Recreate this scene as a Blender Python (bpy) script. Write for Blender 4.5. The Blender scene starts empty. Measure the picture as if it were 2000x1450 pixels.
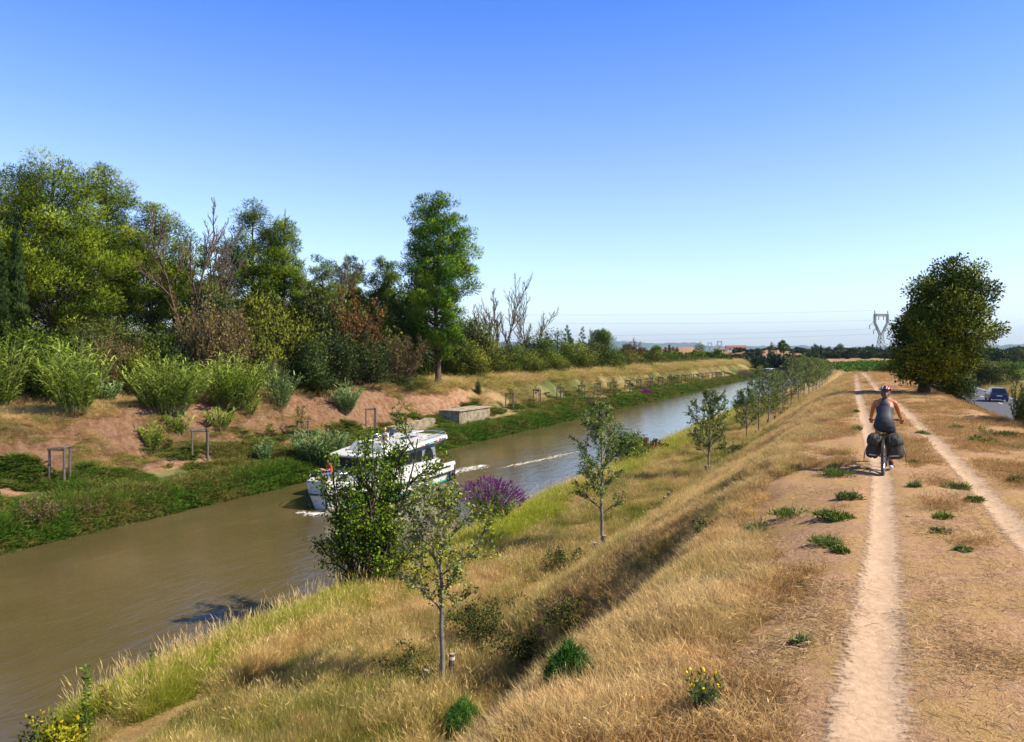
import bpy, math, random
import numpy as np
from mathutils import Vector, Matrix, Euler

SC = bpy.context.scene
COL = SC.collection
PI = math.pi

# ------------------------------------------------------------------ camera
CAMZ = 2.2
FPX = 1500.0                       # focal length in pixels of a 2000 px wide frame
YAW = math.atan(680.0 / FPX)
PITCH = math.atan(37.0 / FPX)
cam_d = bpy.data.cameras.new('camera')
cam = bpy.data.objects.new('camera', cam_d)
COL.objects.link(cam)
cam.location = (0, 0, CAMZ)
cam.rotation_euler = (PI / 2 - PITCH, 0, YAW)
cam_d.sensor_width = 36.0
cam_d.lens = 36.0 * FPX / 2000.0
cam_d.clip_start = 0.05
cam_d.clip_end = 150000
SC.camera = cam

# ------------------------------------------------------------------ world, sun, exposure
SUN_DIR = Vector((0.987, 0.12, 0)).normalized()
SUN_EL = math.radians(44.5)
sd = Vector((SUN_DIR.x * math.cos(SUN_EL), SUN_DIR.y * math.cos(SUN_EL), math.sin(SUN_EL)))
world = bpy.data.worlds.new("World")
SC.world = world
world.use_nodes = True
wn = world.node_tree.nodes
wl = world.node_tree.links
sky = wn.new('ShaderNodeTexSky')
sky.sky_type = 'NISHITA'
sky.sun_disc = False
sky.sun_elevation = SUN_EL
sky.sun_rotation = math.atan2(sd.x, sd.y)
sky.altitude = 50
sky.air_density = 1.25
sky.dust_density = 0.6
sky.ozone_density = 3.0
hs = wn.new('ShaderNodeHueSaturation')
hs.inputs['Saturation'].default_value = 1.0
tc = wn.new('ShaderNodeTexCoord'); sx = wn.new('ShaderNodeSeparateXYZ'); rmp = wn.new('ShaderNodeValToRGB')
grade = wn.new('ShaderNodeMix'); grade.data_type = 'RGBA'; grade.blend_type = 'MULTIPLY'; grade.inputs[0].default_value = 1
e = rmp.color_ramp.elements                 # colour balance of the clear summer sky by height
while len(e) < 5: e.new(.5)
for i_, (p_, c_) in enumerate([(0.0, (.62, .71, .95)), (.07, (.67, .73, .92)), (.20, (.57, .60, .78)), (.42, (.21, .40, .84)), (0.60, (.045, .09, .19))]):
    e[i_].position = p_; e[i_].color = c_ + (1,)
wl.new(tc.outputs['Generated'], sx.inputs[0]); wl.new(sx.outputs[2], rmp.inputs[0])
bg = wn['Background']
wl.new(sky.outputs[0], hs.inputs['Color'])
wl.new(hs.outputs[0], grade.inputs[6]); wl.new(rmp.outputs[0], grade.inputs[7])
wl.new(grade.outputs[2], bg.inputs[0])
bg.inputs[1].default_value = 0.185

sun_d = bpy.data.lights.new('sun', 'SUN')
sun_d.energy = 5.0
sun_d.angle = math.radians(0.5)
sun_d.color = (1.0, 0.89, 0.72)
sun = bpy.data.objects.new('sun', sun_d)
COL.objects.link(sun)
sun.rotation_euler = sd.to_track_quat('Z', 'Y').to_euler()

SC.view_settings.view_transform = 'Standard'
SC.view_settings.look = 'None'
SC.view_settings.exposure = 0.74
SC.view_settings.gamma = 1.0
SC.view_settings.use_curve_mapping = False
SC.render.engine = 'CYCLES'
SC.cycles.max_bounces = 6
SC.cycles.diffuse_bounces = 2
SC.cycles.glossy_bounces = 3
SC.cycles.transmission_bounces = 4
SC.cycles.transparent_max_bounces = 16
SC.cycles.volume_bounces = 0

# ------------------------------------------------------------------ pixel <-> world helpers
CS, SN = math.cos(YAW), math.sin(YAW)
FW = np.array([-SN, CS]); RT = np.array([CS, SN])
cp_, sp_ = math.cos(PITCH), math.sin(PITCH)

def ray(px, py):
    x = (px - 1000.0) / FPX; y = -(py - 725.0) / FPX
    fwd = cp_ + y * sp_; up = -sp_ + y * cp_
    d = np.array([FW[0] * fwd + RT[0] * x, FW[1] * fwd + RT[1] * x, up])
    return d / np.linalg.norm(d)

def at_z(px, py, z):
    d = ray(px, py); t = (z - CAMZ) / d[2]
    return d * t + np.array([0, 0, CAMZ])

def at_depth(px, Z):
    x = (px - 1000.0) / FPX * Z
    p = FW * Z + RT * x
    return float(p[0]), float(p[1])

def depth_of(x, y):
    return x * FW[0] + y * FW[1]

# ------------------------------------------------------------------ numpy noise
def _hash(ix, iy, seed):
    h = (ix.astype(np.int64) * 374761393 + iy.astype(np.int64) * 668265263 + seed * 974711) & 0xffffffff
    h = ((h ^ (h >> 13)) * 1274126177) & 0xffffffff
    h = h ^ (h >> 16)
    return (h & 0xffff) / 65535.0

def vnoise(x, y, seed=0):
    x = np.asarray(x, float); y = np.asarray(y, float)
    ix = np.floor(x); iy = np.floor(y)
    fx = x - ix; fy = y - iy
    fx = fx * fx * (3 - 2 * fx); fy = fy * fy * (3 - 2 * fy)
    a = _hash(ix, iy, seed); b = _hash(ix + 1, iy, seed)
    c = _hash(ix, iy + 1, seed); d = _hash(ix + 1, iy + 1, seed)
    return (a * (1 - fx) + b * fx) * (1 - fy) + (c * (1 - fx) + d * fx) * fy

def fbm(x, y, seed=0, o=4):
    s = 0; a = 0.5; t = 0
    for i in range(o):
        s = s + a * vnoise(x * 2 ** i + 17.3 * i, y * 2 ** i - 9.1 * i, seed + i)
        t += a; a *= 0.5
    return s / t

def sst(a, b, x):
    t = np.clip((x - a) / (b - a), 0, 1)
    return t * t * (3 - 2 * t)

# ------------------------------------------------------------------ terrain
WATER = CAMZ - 8.5
T1 = ([-5, 0, 5, 15, 22, 35, 50, 86, 130], [.10, .12, .17, .37, .25, .06, -.11, -.38, -1.0])
T2 = ([-5, 5, 14, 18, 27, 35, 44, 60, 86, 130], [1.85, 1.8, 1.78, 1.77, 1.62, 1.5, 1.05, .8, .35, -.3])
ROAD_X, ROAD_Z = 13.2, -3.1

def bend(Y):
    return np.clip((Y - 300) / 100, 0, 40) ** 2 * 22

PX = [-4000, -400, -200, -110, -75, -60, -50, -46, -43.2, -41.6, -39.9, -38.8, -36.6, -34.6, -33.7, -33.3, -31, -19, -16.1, -15.6, -14.8, -13.5, -11, -7.8, -5.7]
PZ = [-3.0, -3.0, -2.0, -1.6, -1.6, -1.6, -1.6, -1.55, -1.5, -2.6, -4.2, -4.6, -4.95, -5.35, -5.7, -6.5, -8, -8, -6.6, -6.0, -5.75, -5.3, -4.9, -4.55, -4.3]

def _prof(X, Y):
    base = np.interp(X, PX, PZ)
    # near crest: shoulder bulges, then a steep drop; farther on a plain 42 degree slope
    xe = np.interp(Y, [-5, 5, 12, 20, 30], [-2.5, -2.35, -1.85, -1.35, -1.05])
    u = -(X - 0.0)
    # parametric: s = distance past the shoulder
    near = sst(16.5, 10, Y)
    xe = xe + .22 * (fbm(Y * .45 + 3, Y * 0 + .5, 55, 3) - .5) * 2
    drop_w = 2.5 * near + 6.0 * (1 - near)
    s = (xe - X) / drop_w
    lin = np.clip(s, 0, 1)
    shoulder = -0.42 * near * sst(0, 1, (0 - X) / np.maximum(-xe, .1)) - .10 * sst(0, 1, (0 - X) / np.maximum(-xe, .1))
    zr = shoulder + (-4.3 - (-0.10 - .42 * near)) * lin
    zr = np.where(X > -0.0, 0.0, zr)
    zr = np.where(X < -7.6, base, zr)
    k = sst(-7.6, -6.2, X)
    left = np.where(X < -5.7, base, -4.3)
    z = left * (1 - k) + zr * k
    z = z - .55 * np.exp(-((X + 6.0) / 1.1) ** 2) * near
    # right side of the crest
    xr = np.interp(Y, [0, 15, 40, 60], [5.6, 4.9, 4.0, 3.6])
    dn = np.clip((X - xr) / 4.4, 0, 1)
    z = np.where(X > 0, -3.15 * (dn * .6 + .4 * dn * dn * (3 - 2 * dn)) , z)
    # embankment sinks to the plain past its end
    E = 1 - sst(90, 128, Y)
    plain = -4.4 + .8 * sst(-6, 20, X)
    z = np.where(X > -6, plain + (z - plain) * (E if np.ndim(E) else float(E)), z)
    z = np.where((X > 17), -3.15 - .5 * sst(17, 40, X), z)
    return z

def H0(X, Y):
    X = np.asarray(X, float); Y = np.asarray(Y, float)
    Xb = X + bend(Y)
    z = 0
    for d in (-.45, -.15, .15, .45):
        z = z + _prof(Xb + d, Y) / 4
    # pine hill on the left
    hill = sst(-46, -66, Xb) * (4.6 + 2.2 * sst(-66, -110, Xb)) * sst(98, 52, Y) * sst(-400, -150, X)
    z = z + hill
    # low dry ridge with the farmhouse
    cx, cy = at_depth(1400, 470)
    dr = (X - cx) * RT[0] + (Y - cy) * RT[1]; dz = (X - cx) * FW[0] + (Y - cy) * FW[1]
    z = z + 6.6 * sst(62, 26, np.abs(dr)) * sst(75, 30, np.abs(dz))
    # low dry bank behind the vineyard
    cx, cy = at_depth(1680, 470)
    dr = (X - cx) * RT[0] + (Y - cy) * RT[1]; dz = (X - cx) * FW[0] + (Y - cy) * FW[1]
    z = z + 1.9 * sst(40, 28, np.abs(dr)) * sst(60, 30, np.abs(dz))
    return z

def H(X, Y):
    """terrain height with relief"""
    X = np.asarray(X, float); Y = np.asarray(Y, float)
    z = H0(X, Y)
    far = 1.0
    Xb = X + bend(Y)
    crest = sst(-1.5, 0, Xb) * sst(6, 4, Xb)
    slope = sst(-6.5, -4, Xb) * sst(-.5, -2, Xb)
    berm = sst(-16, -14.2, Xb) * sst(-5, -6.5, Xb)
    clay = sst(-45, -43, Xb) * sst(-37.5, -39, Xb)
    lefts = sst(-34, -36, Xb)
    z = z + (fbm(X * 1.3, Y * 1.3, 3) - .5) * (.09 * crest + .30 * slope + .30 * berm + .22 * lefts)
    z = z + (fbm(X * .35, Y * .22, 31) - .5) * (.10 * crest + .5 * slope + .25 * berm)
    nr = sst(100, 55, Y)
    z = z + (fbm(X * .45, Y * .35, 8) - .5) * (1.3 * clay * (.25 + .75 * nr) + .5 * lefts)
    z = z + (fbm(X * 2.2, Y * 1.4, 12) - .5) * (.75 * clay * (.15 + .85 * nr))
    near = sst(40, 18, np.hypot(X, Y))
    z = z + (fbm(X * 9, Y * 9, 5, 3) - .5) * .035 * near * (crest + slope)
    for T, w, dp in ((T1, .2, .045), (T2, .17, .035)):
        t = np.interp(Y, *T)
        q = np.exp(-((X - t) / w) ** 2)
        z = z - q * dp * (Y < 100) * sst(130, 80, Y)
    return z

def ground(px, py, tmax=900):
    """march the pixel's ray to the terrain"""
    d = ray(px, py)
    ts = np.concatenate([np.linspace(3, 120, 2400), np.linspace(120.05, tmax, 4000)])
    P = d[None, :] * ts[:, None]; P[:, 2] += CAMZ
    h = H(P[:, 0], P[:, 1])
    i = np.argmax(P[:, 2] < h)
    if P[i, 2] >= h[i]: i = len(ts) - 1
    return float(P[i, 0]), float(P[i, 1]), float(h[i])

def Hs(x, y):
    return float(H(np.array([x]), np.array([y]))[0])

# ------------------------------------------------------------------ mesh helpers
def mk_mesh(name, V, F, mat=None, smooth=False, attrs=None, mats=None, midx=None):
    """V (n,3); F array (m,k) or list of arrays of different k"""
    me = bpy.data.meshes.new(name)
    V = np.asarray(V, np.float32)
    Fs = F if isinstance(F, list) else [F]
    Fs = [np.asarray(f, np.int32) for f in Fs if len(f)]
    me.vertices.add(len(V)); me.vertices.foreach_set('co', V.ravel())
    nl = sum(f.size for f in Fs); nf = sum(len(f) for f in Fs)
    me.loops.add(nl); me.polygons.add(nf)
    me.loops.foreach_set('vertex_index', np.concatenate([f.ravel() for f in Fs]))
    st = []; o = 0
    for f in Fs:
        st.append(np.arange(len(f)) * f.shape[1] + o); o += f.size
    me.polygons.foreach_set('loop_start', np.concatenate(st).astype(np.int32))
    if smooth: me.polygons.foreach_set('use_smooth', np.ones(nf, bool))
    if mats:
        for m in mats: me.materials.append(m)
        if midx is not None: me.polygons.foreach_set('material_index', np.asarray(midx, np.int32))
    elif mat: me.materials.append(mat)
    if attrs:
        for k, a in attrs.items():
            at = me.attributes.new(k, 'FLOAT', 'POINT'); at.data.foreach_set('value', np.asarray(a, np.float32))
    me.update(calc_edges=True)
    me.validate()
    return me

class MB:
    """collects primitive shapes into one mesh"""
    def __init__(s): s.v = []; s.f = []; s.n = 0; s.m = []
    def add(s, V, F, m=0):
        s.v.append(np.asarray(V, float)); 
        for f in F:
            s.f.append([int(i) + s.n for i in f]); s.m.append(m)
        s.n += len(V); return s
    def box(s, c, sz, rz=0, rx=0, ry=0, m=0, taper=1.0):
        x, y, z = [a / 2 for a in sz]
        P = np.array([[-x, -y, -z], [x, -y, -z], [x, y, -z], [-x, y, -z], [-x * taper, -y * taper, z], [x * taper, -y * taper, z], [x * taper, y * taper, z], [-x * taper, y * taper, z]])
        R = np.array(Euler((rx, ry, rz)).to_matrix())
        return s.add(P @ R.T + np.array(c), [(0, 3, 2, 1), (4, 5, 6, 7), (0, 1, 5, 4), (1, 2, 6, 5), (2, 3, 7, 6), (3, 0, 4, 7)], m)
    def tube(s, pts, rad, k=6, m=0, cap=True, closed=False):
        V, F = tube_arrays([(np.asarray(pts, float), np.atleast_1d(rad) if np.ndim(rad) else np.full(len(pts), rad))], k, closed)
        s.add(V, F.tolist(), m)
        if cap and not closed:
            n = len(pts)
            s.f.append([s.n - n * k + i for i in range(k)][::-1]); s.m.append(m)
            s.f.append([s.n - k + i for i in range(k)]); s.m.append(m)
        return s
    def ring(s, c, R, r, axis='x', n=32, k=8, m=0, sx=1.0):
        V = []; F = []
        for i in range(n):
            a = 2 * PI * i / n
            for j in range(k):
                b = 2 * PI * j / k
                rr = R + r * math.cos(b); w = r * math.sin(b) * sx
                p = {'x': (w, rr * math.cos(a), rr * math.sin(a)), 'z': (rr * math.cos(a), rr * math.sin(a), w), 'y': (rr * math.cos(a), w, rr * math.sin(a))}[axis]
                V.append(np.add(c, p))
                F.append((i * k + j, ((i + 1) % n) * k + j, ((i + 1) % n) * k + (j + 1) % k, i * k + (j + 1) % k))
        return s.add(V, F, m)
    def loft(s, rings, m=0, cap=True):
        """rings: list of (k,3)"""
        k = len(rings[0]); V = np.concatenate([np.asarray(r, float) for r in rings]); F = []
        for i in range(len(rings) - 1):
            for j in range(k):
                F.append((i * k + j, i * k + (j + 1) % k, (i + 1) * k + (j + 1) % k, (i + 1) * k + j))
        if cap: F.append(list(range(k))[::-1]); F.append([(len(rings) - 1) * k + j for j in range(k)])
        return s.add(V, F, m)
    def ell(s, c, r, nu=12, nv=8, R=None, m=0):
        V = []; F = []
        for i in range(nv + 1):
            t = PI * i / nv
            for j in range(nu):
                a = 2 * PI * j / nu
                V.append((math.sin(t) * math.cos(a), math.sin(t) * math.sin(a), math.cos(t)))
        for i in range(nv):
            for j in range(nu):
                F.append((i * nu + j, (i + 1) * nu + j, (i + 1) * nu + (j + 1) % nu, i * nu + (j + 1) % nu))
        V = np.array(V) * np.array(r)
        if R is not None: V = V @ np.array(R).T
        return s.add(V + np.array(c), F, m)
    def mesh(s, name, mats, smooth=False, bevel=0):
        me = bpy.data.meshes.new(name)
        me.from_pydata(np.concatenate(s.v).tolist(), [], s.f)
        ml = mats if isinstance(mats, (list, tuple)) else [mats]
        for q in ml: me.materials.append(q)
        me.polygons.foreach_set('material_index', s.m)
        if smooth: me.polygons.foreach_set('use_smooth', [True] * len(me.polygons))
        me.validate(); me.update()
        return me
    def build(s, name, mats, parent=None, smooth=False, bevel=0):
        o = part(name, s.mesh(name, mats, smooth), parent)
        if bevel:
            b = o.modifiers.new('b', 'BEVEL'); b.width = bevel; b.segments = 2; b.limit_method = 'ANGLE'
        return o

def tube_arrays(paths, k=5, closed=False):
    Vs = []; Fs = []; n0 = 0
    ang = np.arange(k) * 2 * PI / k
    ca, sa = np.cos(ang), np.sin(ang)
    for P, R in paths:
        n = len(P)
        T = np.gradient(P, axis=0)
        if closed: T = np.roll(P, -1, 0) - np.roll(P, 1, 0)
        T /= np.linalg.norm(T, axis=1)[:, None] + 1e-9
        up = np.array([0, 0, 1.0]) if abs(T[0][2]) < .9 else np.array([1.0, 0, 0])
        A = np.cross(T, up); A /= np.linalg.norm(A, axis=1)[:, None] + 1e-9
        B = np.cross(T, A)
        V = P[:, None, :] + R[:, None, None] * (ca[None, :, None] * A[:, None, :] + sa[None, :, None] * B[:, None, :])
        Vs.append(V.reshape(-1, 3))
        m = n if closed else n - 1
        i = (np.arange(m)[:, None] * k); j = np.arange(k)[None, :]; j2 = (j + 1) % k
        i2 = ((np.arange(m)[:, None] + 1) % n) * k
        Fs.append(np.stack([i + j, i + j2, i2 + j2, i2 + j], -1).reshape(-1, 4) + n0)
        n0 += n * k
    return np.concatenate(Vs), np.concatenate(Fs)

def part(name, me, parent=None, loc=None):
    o = bpy.data.objects.new(name, me); COL.objects.link(o)
    if parent is not None: o.parent = parent
    if loc is not None: o.location = loc
    return o

def thing(name, label, cat, loc=(0, 0, 0), rz=0, scale=1, group=None):
    o = bpy.data.objects.new(name, None); COL.objects.link(o)
    o.location = loc; o.rotation_euler = (0, 0, rz)
    o.scale = scale if np.ndim(scale) else (scale,) * 3
    o.empty_display_size = .2
    o['label'] = label; o['category'] = cat
    if group: o['group'] = group
    return o

def tag(o, label=None, cat=None, group=None, kind=None):
    if label: o['label'] = label
    if cat: o['category'] = cat
    if group: o['group'] = group
    if kind: o['kind'] = kind
    return o

ORD = ['first', 'second', 'third', 'fourth', 'fifth', 'sixth', 'seventh', 'eighth', 'ninth', 'tenth', 'eleventh', 'twelfth', 'thirteenth', 'fourteenth', 'fifteenth', 'sixteenth', 'seventeenth', 'eighteenth', 'nineteenth', 'twentieth', 'twenty-first', 'twenty-second', 'twenty-third', 'twenty-fourth', 'twenty-fifth', 'twenty-sixth', 'twenty-seventh', 'twenty-eighth', 'twenty-ninth', 'thirtieth']
#@@MATERIALS
# ------------------------------------------------------------------ materials
class NT:
    def __init__(s, name):
        s.m = bpy.data.materials.new(name); s.m.use_nodes = True
        s.t = s.m.node_tree; s.t.nodes.clear()
        s.out = s.t.nodes.new('ShaderNodeOutputMaterial')
    def n(s, typ, ins=None, **kw):
        nd = s.t.nodes.new('ShaderNode' + typ)
        for k, v in kw.items(): setattr(nd, k, v)
        for k, v in (ins or {}).items():
            if isinstance(v, tuple) and len(v) == 2 and hasattr(v[0], 'outputs'): s.t.links.new(v[0].outputs[v[1]], nd.inputs[k])
            elif hasattr(v, 'outputs'): s.t.links.new(v.outputs[0], nd.inputs[k])
            else:
                if isinstance(v, tuple) and len(v) == 3 and nd.inputs[k].type == 'RGBA': v = v + (1,)
                nd.inputs[k].default_value = v
        return nd
    def mix(s, f, a, b, mode='MIX'):
        nd = s.t.nodes.new('ShaderNodeMix'); nd.data_type = 'RGBA'; nd.blend_type = mode
        for i, v in ((0, f), (6, a), (7, b)):
            if isinstance(v, tuple) and len(v) == 2 and hasattr(v[0], 'outputs'): s.t.links.new(v[0].outputs[v[1]], nd.inputs[i])
            elif hasattr(v, 'outputs'): s.t.links.new(v.outputs[2] if v.bl_idname == 'ShaderNodeMix' else v.outputs[0], nd.inputs[i])
            else: nd.inputs[i].default_value = v + (1,) if isinstance(v, tuple) else v
        return nd
    def col(s, nd): return (nd, 2)
    def ramp(s, fac, stops):
        nd = s.t.nodes.new('ShaderNodeValToRGB')
        e = nd.color_ramp.elements
        while len(e) < len(stops): e.new(.5)
        for i, (p, c) in enumerate(stops):
            e[i].position = p; e[i].color = (c if isinstance(c, tuple) else (c, c, c)) + (1,)
        s.t.links.new(fac[0].outputs[fac[1]] if isinstance(fac, tuple) else fac.outputs[0], nd.inputs[0])
        return nd
    def math(s, op, a, b=0.0, clamp=False):
        nd = s.t.nodes.new('ShaderNodeMath'); nd.operation = op; nd.use_clamp = clamp
        for i, v in ((0, a), (1, b)):
            if isinstance(v, tuple): s.t.links.new(v[0].outputs[v[1]], nd.inputs[i])
            elif hasattr(v, 'outputs'): s.t.links.new(v.outputs[0], nd.inputs[i])
            else: nd.inputs[i].default_value = v
        return nd
    def noise(s, scale, detail=4, rough=.6, vec=None, dist=0):
        nd = s.n('TexNoise', {'Scale': scale, 'Detail': detail, 'Roughness': rough, 'Distortion': dist})
        if vec is None: vec = s.pos()
        s.t.links.new(vec.outputs[0], nd.inputs['Vector'])
        return nd
    def pos(s):
        if not hasattr(s, '_p'): s._p = s.t.nodes.new('ShaderNodeNewGeometry')
        return s._p
    def obj(s):
        if not hasattr(s, '_o'):
            tc = s.t.nodes.new('ShaderNodeTexCoord')
            s._o = s.n('Mapping', {'Vector': (tc, 3)})
        return s._o
    def attr(s, name, typ='GEOMETRY'):
        return (s.n('Attribute', attribute_name=name, attribute_type=typ), 2)
    def end(s, sh):
        s.t.links.new(sh.outputs[0], s.out.inputs[0]); return s.m

def simple(name, c, rough=.6, metal=0.0, spec=.5, var=.12, scale=8.0, bump=0.0, bscale=40.0):
    t = NT(name)
    nz = t.noise(scale, 4, .6, t.obj())
    a = tuple(max(0, x * (1 - var)) for x in c); b = tuple(min(1, x * (1 + var)) for x in c)
    mx = t.ramp(nz, [(.3, a), (.7, b)])
    ins = {'Base Color': mx, 'Roughness': rough, 'Metallic': metal, 'Specular IOR Level': spec}
    bs = t.n('BsdfPrincipled', ins)
    if bump:
        nb = t.noise(bscale, 3, .6, t.obj())
        bp = t.n('Bump', {'Strength': bump, 'Height': nb, 'Distance': .02})
        t.t.links.new(bp.outputs[0], bs.inputs['Normal'])
    return t.end(bs)

def leafmat(name, dark, mid, light, trans=.3, back=None, rough=.55, wvar=.0, gloss=.25):
    """leaves: colour by the per-leaf 'tint' attribute, light through the blade, optional paler underside"""
    t = NT(name)
    c = t.ramp(t.attr('tint'), [(.08, dark), (.5, mid), (.92, light)])
    oi = t.n('ObjectInfo')
    hv = t.math('MULTIPLY_ADD', (oi, 5), .3); hv.inputs[2].default_value = .85
    hsv = t.n('HueSaturation', {'Color': c, 'Value': hv})
    cc = hsv
    nv = t.n('VectorTransform', {'Vector': (t.n('Attribute', attribute_name='nrm'), 1)}, vector_type='VECTOR', convert_from='OBJECT', convert_to='WORLD')
    gn = t.n('VectorMath', {0: (t.pos(), 1), 'Scale': .45}, operation='SCALE')
    sn = t.n('VectorMath', {0: nv, 1: gn}, operation='ADD')
    nn = t.n('VectorMath', {0: sn}, operation='NORMALIZE')
    if back:
        cc = t.mix((t.pos(), 6), hsv, back)
    fin = (cc, 2) if cc.bl_idname == 'ShaderNodeMix' else (cc, 0)
    d = t.n('BsdfPrincipled', {'Base Color': fin, 'Roughness': rough, 'Specular IOR Level': gloss * .4, 'Normal': nn})
    tc = t.n('HueSaturation', {'Color': (hsv, 0), 'Hue': .485, 'Saturation': 1.1, 'Value': 1.3})
    tr = t.n('BsdfTranslucent', {'Color': tc, 'Normal': nn})
    mx = t.n('MixShader', {0: trans * .6, 1: d, 2: tr})
    return t.end(mx)

def barkmat(name, a, b, scale=6):
    t = NT(name)
    nz = t.noise(scale, 6, .7, t.obj())
    c = t.ramp(nz, [(.3, a), (.7, b)])
    bp = t.n('Bump', {'Strength': .6, 'Distance': .03, 'Height': nz})
    return t.end(t.n('BsdfPrincipled', {'Base Color': c, 'Roughness': .9, 'Normal': bp, 'Specular IOR Level': .15}))

def grassmat(name, dry_root, dry_tip, grn_root, grn_tip, trans=.35, pscale=.5):
    t = NT(name)
    g = t.attr('green', 'INSTANCER')
    nz = t.noise(pscale, 3, .6)
    k = t.math('ADD', g, t.math('MULTIPLY_ADD', nz, 1.6)); k.inputs[1].links[0].from_node.inputs[2].default_value = -.8
    k = t.math('ADD', k, t.math('MULTIPLY_ADD', t.attr('tint'), .5)); k.inputs[1].links[0].from_node.inputs[2].default_value = -.25
    k = t.ramp(k, [(.25, 0.0), (.75, 1.0)])
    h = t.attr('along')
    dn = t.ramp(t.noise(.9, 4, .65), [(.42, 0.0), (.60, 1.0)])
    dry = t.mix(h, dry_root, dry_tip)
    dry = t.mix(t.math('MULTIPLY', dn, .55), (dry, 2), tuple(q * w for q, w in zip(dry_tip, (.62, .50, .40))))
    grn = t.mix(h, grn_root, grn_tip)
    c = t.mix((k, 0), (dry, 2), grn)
    nz2 = t.noise(3.0, 2, .5)
    r = t.ramp(nz2, [(.3, .85), (.7, 1.2)])
    c = t.mix(1.0, c, (r, 0), 'MULTIPLY')
    oi = t.n('ObjectInfo')
    v = t.math('MULTIPLY_ADD', t.attr('tint'), .5); v.inputs[2].default_value = .75
    c2 = t.n('HueSaturation', {'Color': (c, 2), 'Value': v})
    d = t.n('BsdfDiffuse', {'Color': c2}); tr = t.n('BsdfTranslucent', {'Color': c2})
    return t.end(t.n('MixShader', {0: trans, 1: d, 2: tr}))

# ground sheet ------------------------------------------------------------
def ground_mat():
    t = NT('ground_soil')
    P = t.pos()
    clay, green, dry, crest = (t.attr(a) for a in ('clay', 'green', 'dry', 'crest'))
    n1 = t.noise(2.2, 8, .65); n2 = t.noise(14, 6, .7); n3 = t.noise(.05, 5, .6); n4 = t.noise(70, 4, .7)
    n5 = t.noise(.6, 6, .65)
    # far plain: patches of scrub, dry fields and soil
    base = t.ramp(n3, [(.38, (.05, .08, .02)), (.47, (.12, .13, .045)), (.54, (.30, .22, .10)), (.66, (.09, .12, .035))])
    dirt = t.ramp(n2, [(.25, (.25, .125, .065)), (.5, (.41, .25, .145)), (.75, (.54, .36, .22))])
    straw = t.ramp(n4, [(.3, (.27, .16, .06)), (.6, (.46, .30, .13)), (.8, (.62, .45, .24))])
    clayc = t.ramp(n1, [(.28, (.19, .095, .05)), (.45, (.33, .18, .10)), (.6, (.44, .265, .165)), (.8, (.52, .34, .23))])
    grn = t.ramp(n2, [(.3, (.02, .03, .008)), (.7, (.07, .075, .022))])
    dryc = t.ramp(n2, [(.3, (.20, .13, .05)), (.7, (.42, .29, .12))])
    def th(f, nz, a, b, w=1.0):
        s = t.math('ADD', f, t.math('MULTIPLY_ADD', nz, w))
        s.inputs[1].links[0].from_node.inputs[2].default_value = -.5 * w
        return t.ramp(s, [(a, 0.0), (b, 1.0)])
    c = t.mix((th(dry, n5, .35, .65), 0), (base, 0), (dryc, 0))
    c = t.mix((th(clay, n5, .38, .58, 1.2), 0), (c, 2), (clayc, 0))
    c = t.mix((th(green, n5, .4, .65, 1.2), 0), (c, 2), (grn, 0))
    stm = t.ramp(t.noise(1.1, 7, .7), [(.42, 0.0), (.58, 1.0)])
    cr = t.mix((stm, 0), (dirt, 0), (straw, 0))
    c = t.mix(crest, (c, 2), (cr, 2))
    hgt = t.math('ADD', t.math('MULTIPLY', n2, .7), t.math('MULTIPLY', n4, .35))
    bp = t.n('Bump', {'Strength': .8, 'Distance': .05, 'Height': hgt})
    cb = t.n('Bump', {'Strength': t.math('MULTIPLY', clay, 1.0), 'Distance': .6, 'Height': t.noise(1.9, 9, .8), 'Normal': bp})
    return t.end(t.n('BsdfPrincipled', {'Base Color': (c, 2), 'Roughness': .95, 'Specular IOR Level': .1, 'Normal': cb}))

def water_mat():
    t = NT('canal_water')
    P = t.pos()
    mp = t.n('Mapping', {'Vector': P, 'Scale': (1.0, .35, 1.0), 'Rotation': (0, 0, .5)})
    a = t.noise(1.6, 5, .6, mp, .4); b = t.noise(7, 3, .6, mp)
    c = t.noise(.12, 4, .6)
    colr = t.ramp(c, [(.35, (.088, .068, .027)), (.65, (.12, .092, .042))])
    h = t.math('ADD', a, t.math('MULTIPLY', b, .22))
    bp = t.n('Bump', {'Strength': .34, 'Distance': .10, 'Height': h})
    return t.end(t.n('BsdfPrincipled', {'Base Color': colr, 'Roughness': .07, 'IOR': 1.40, 'Normal': bp, 'Specular IOR Level': .5}))

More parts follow.
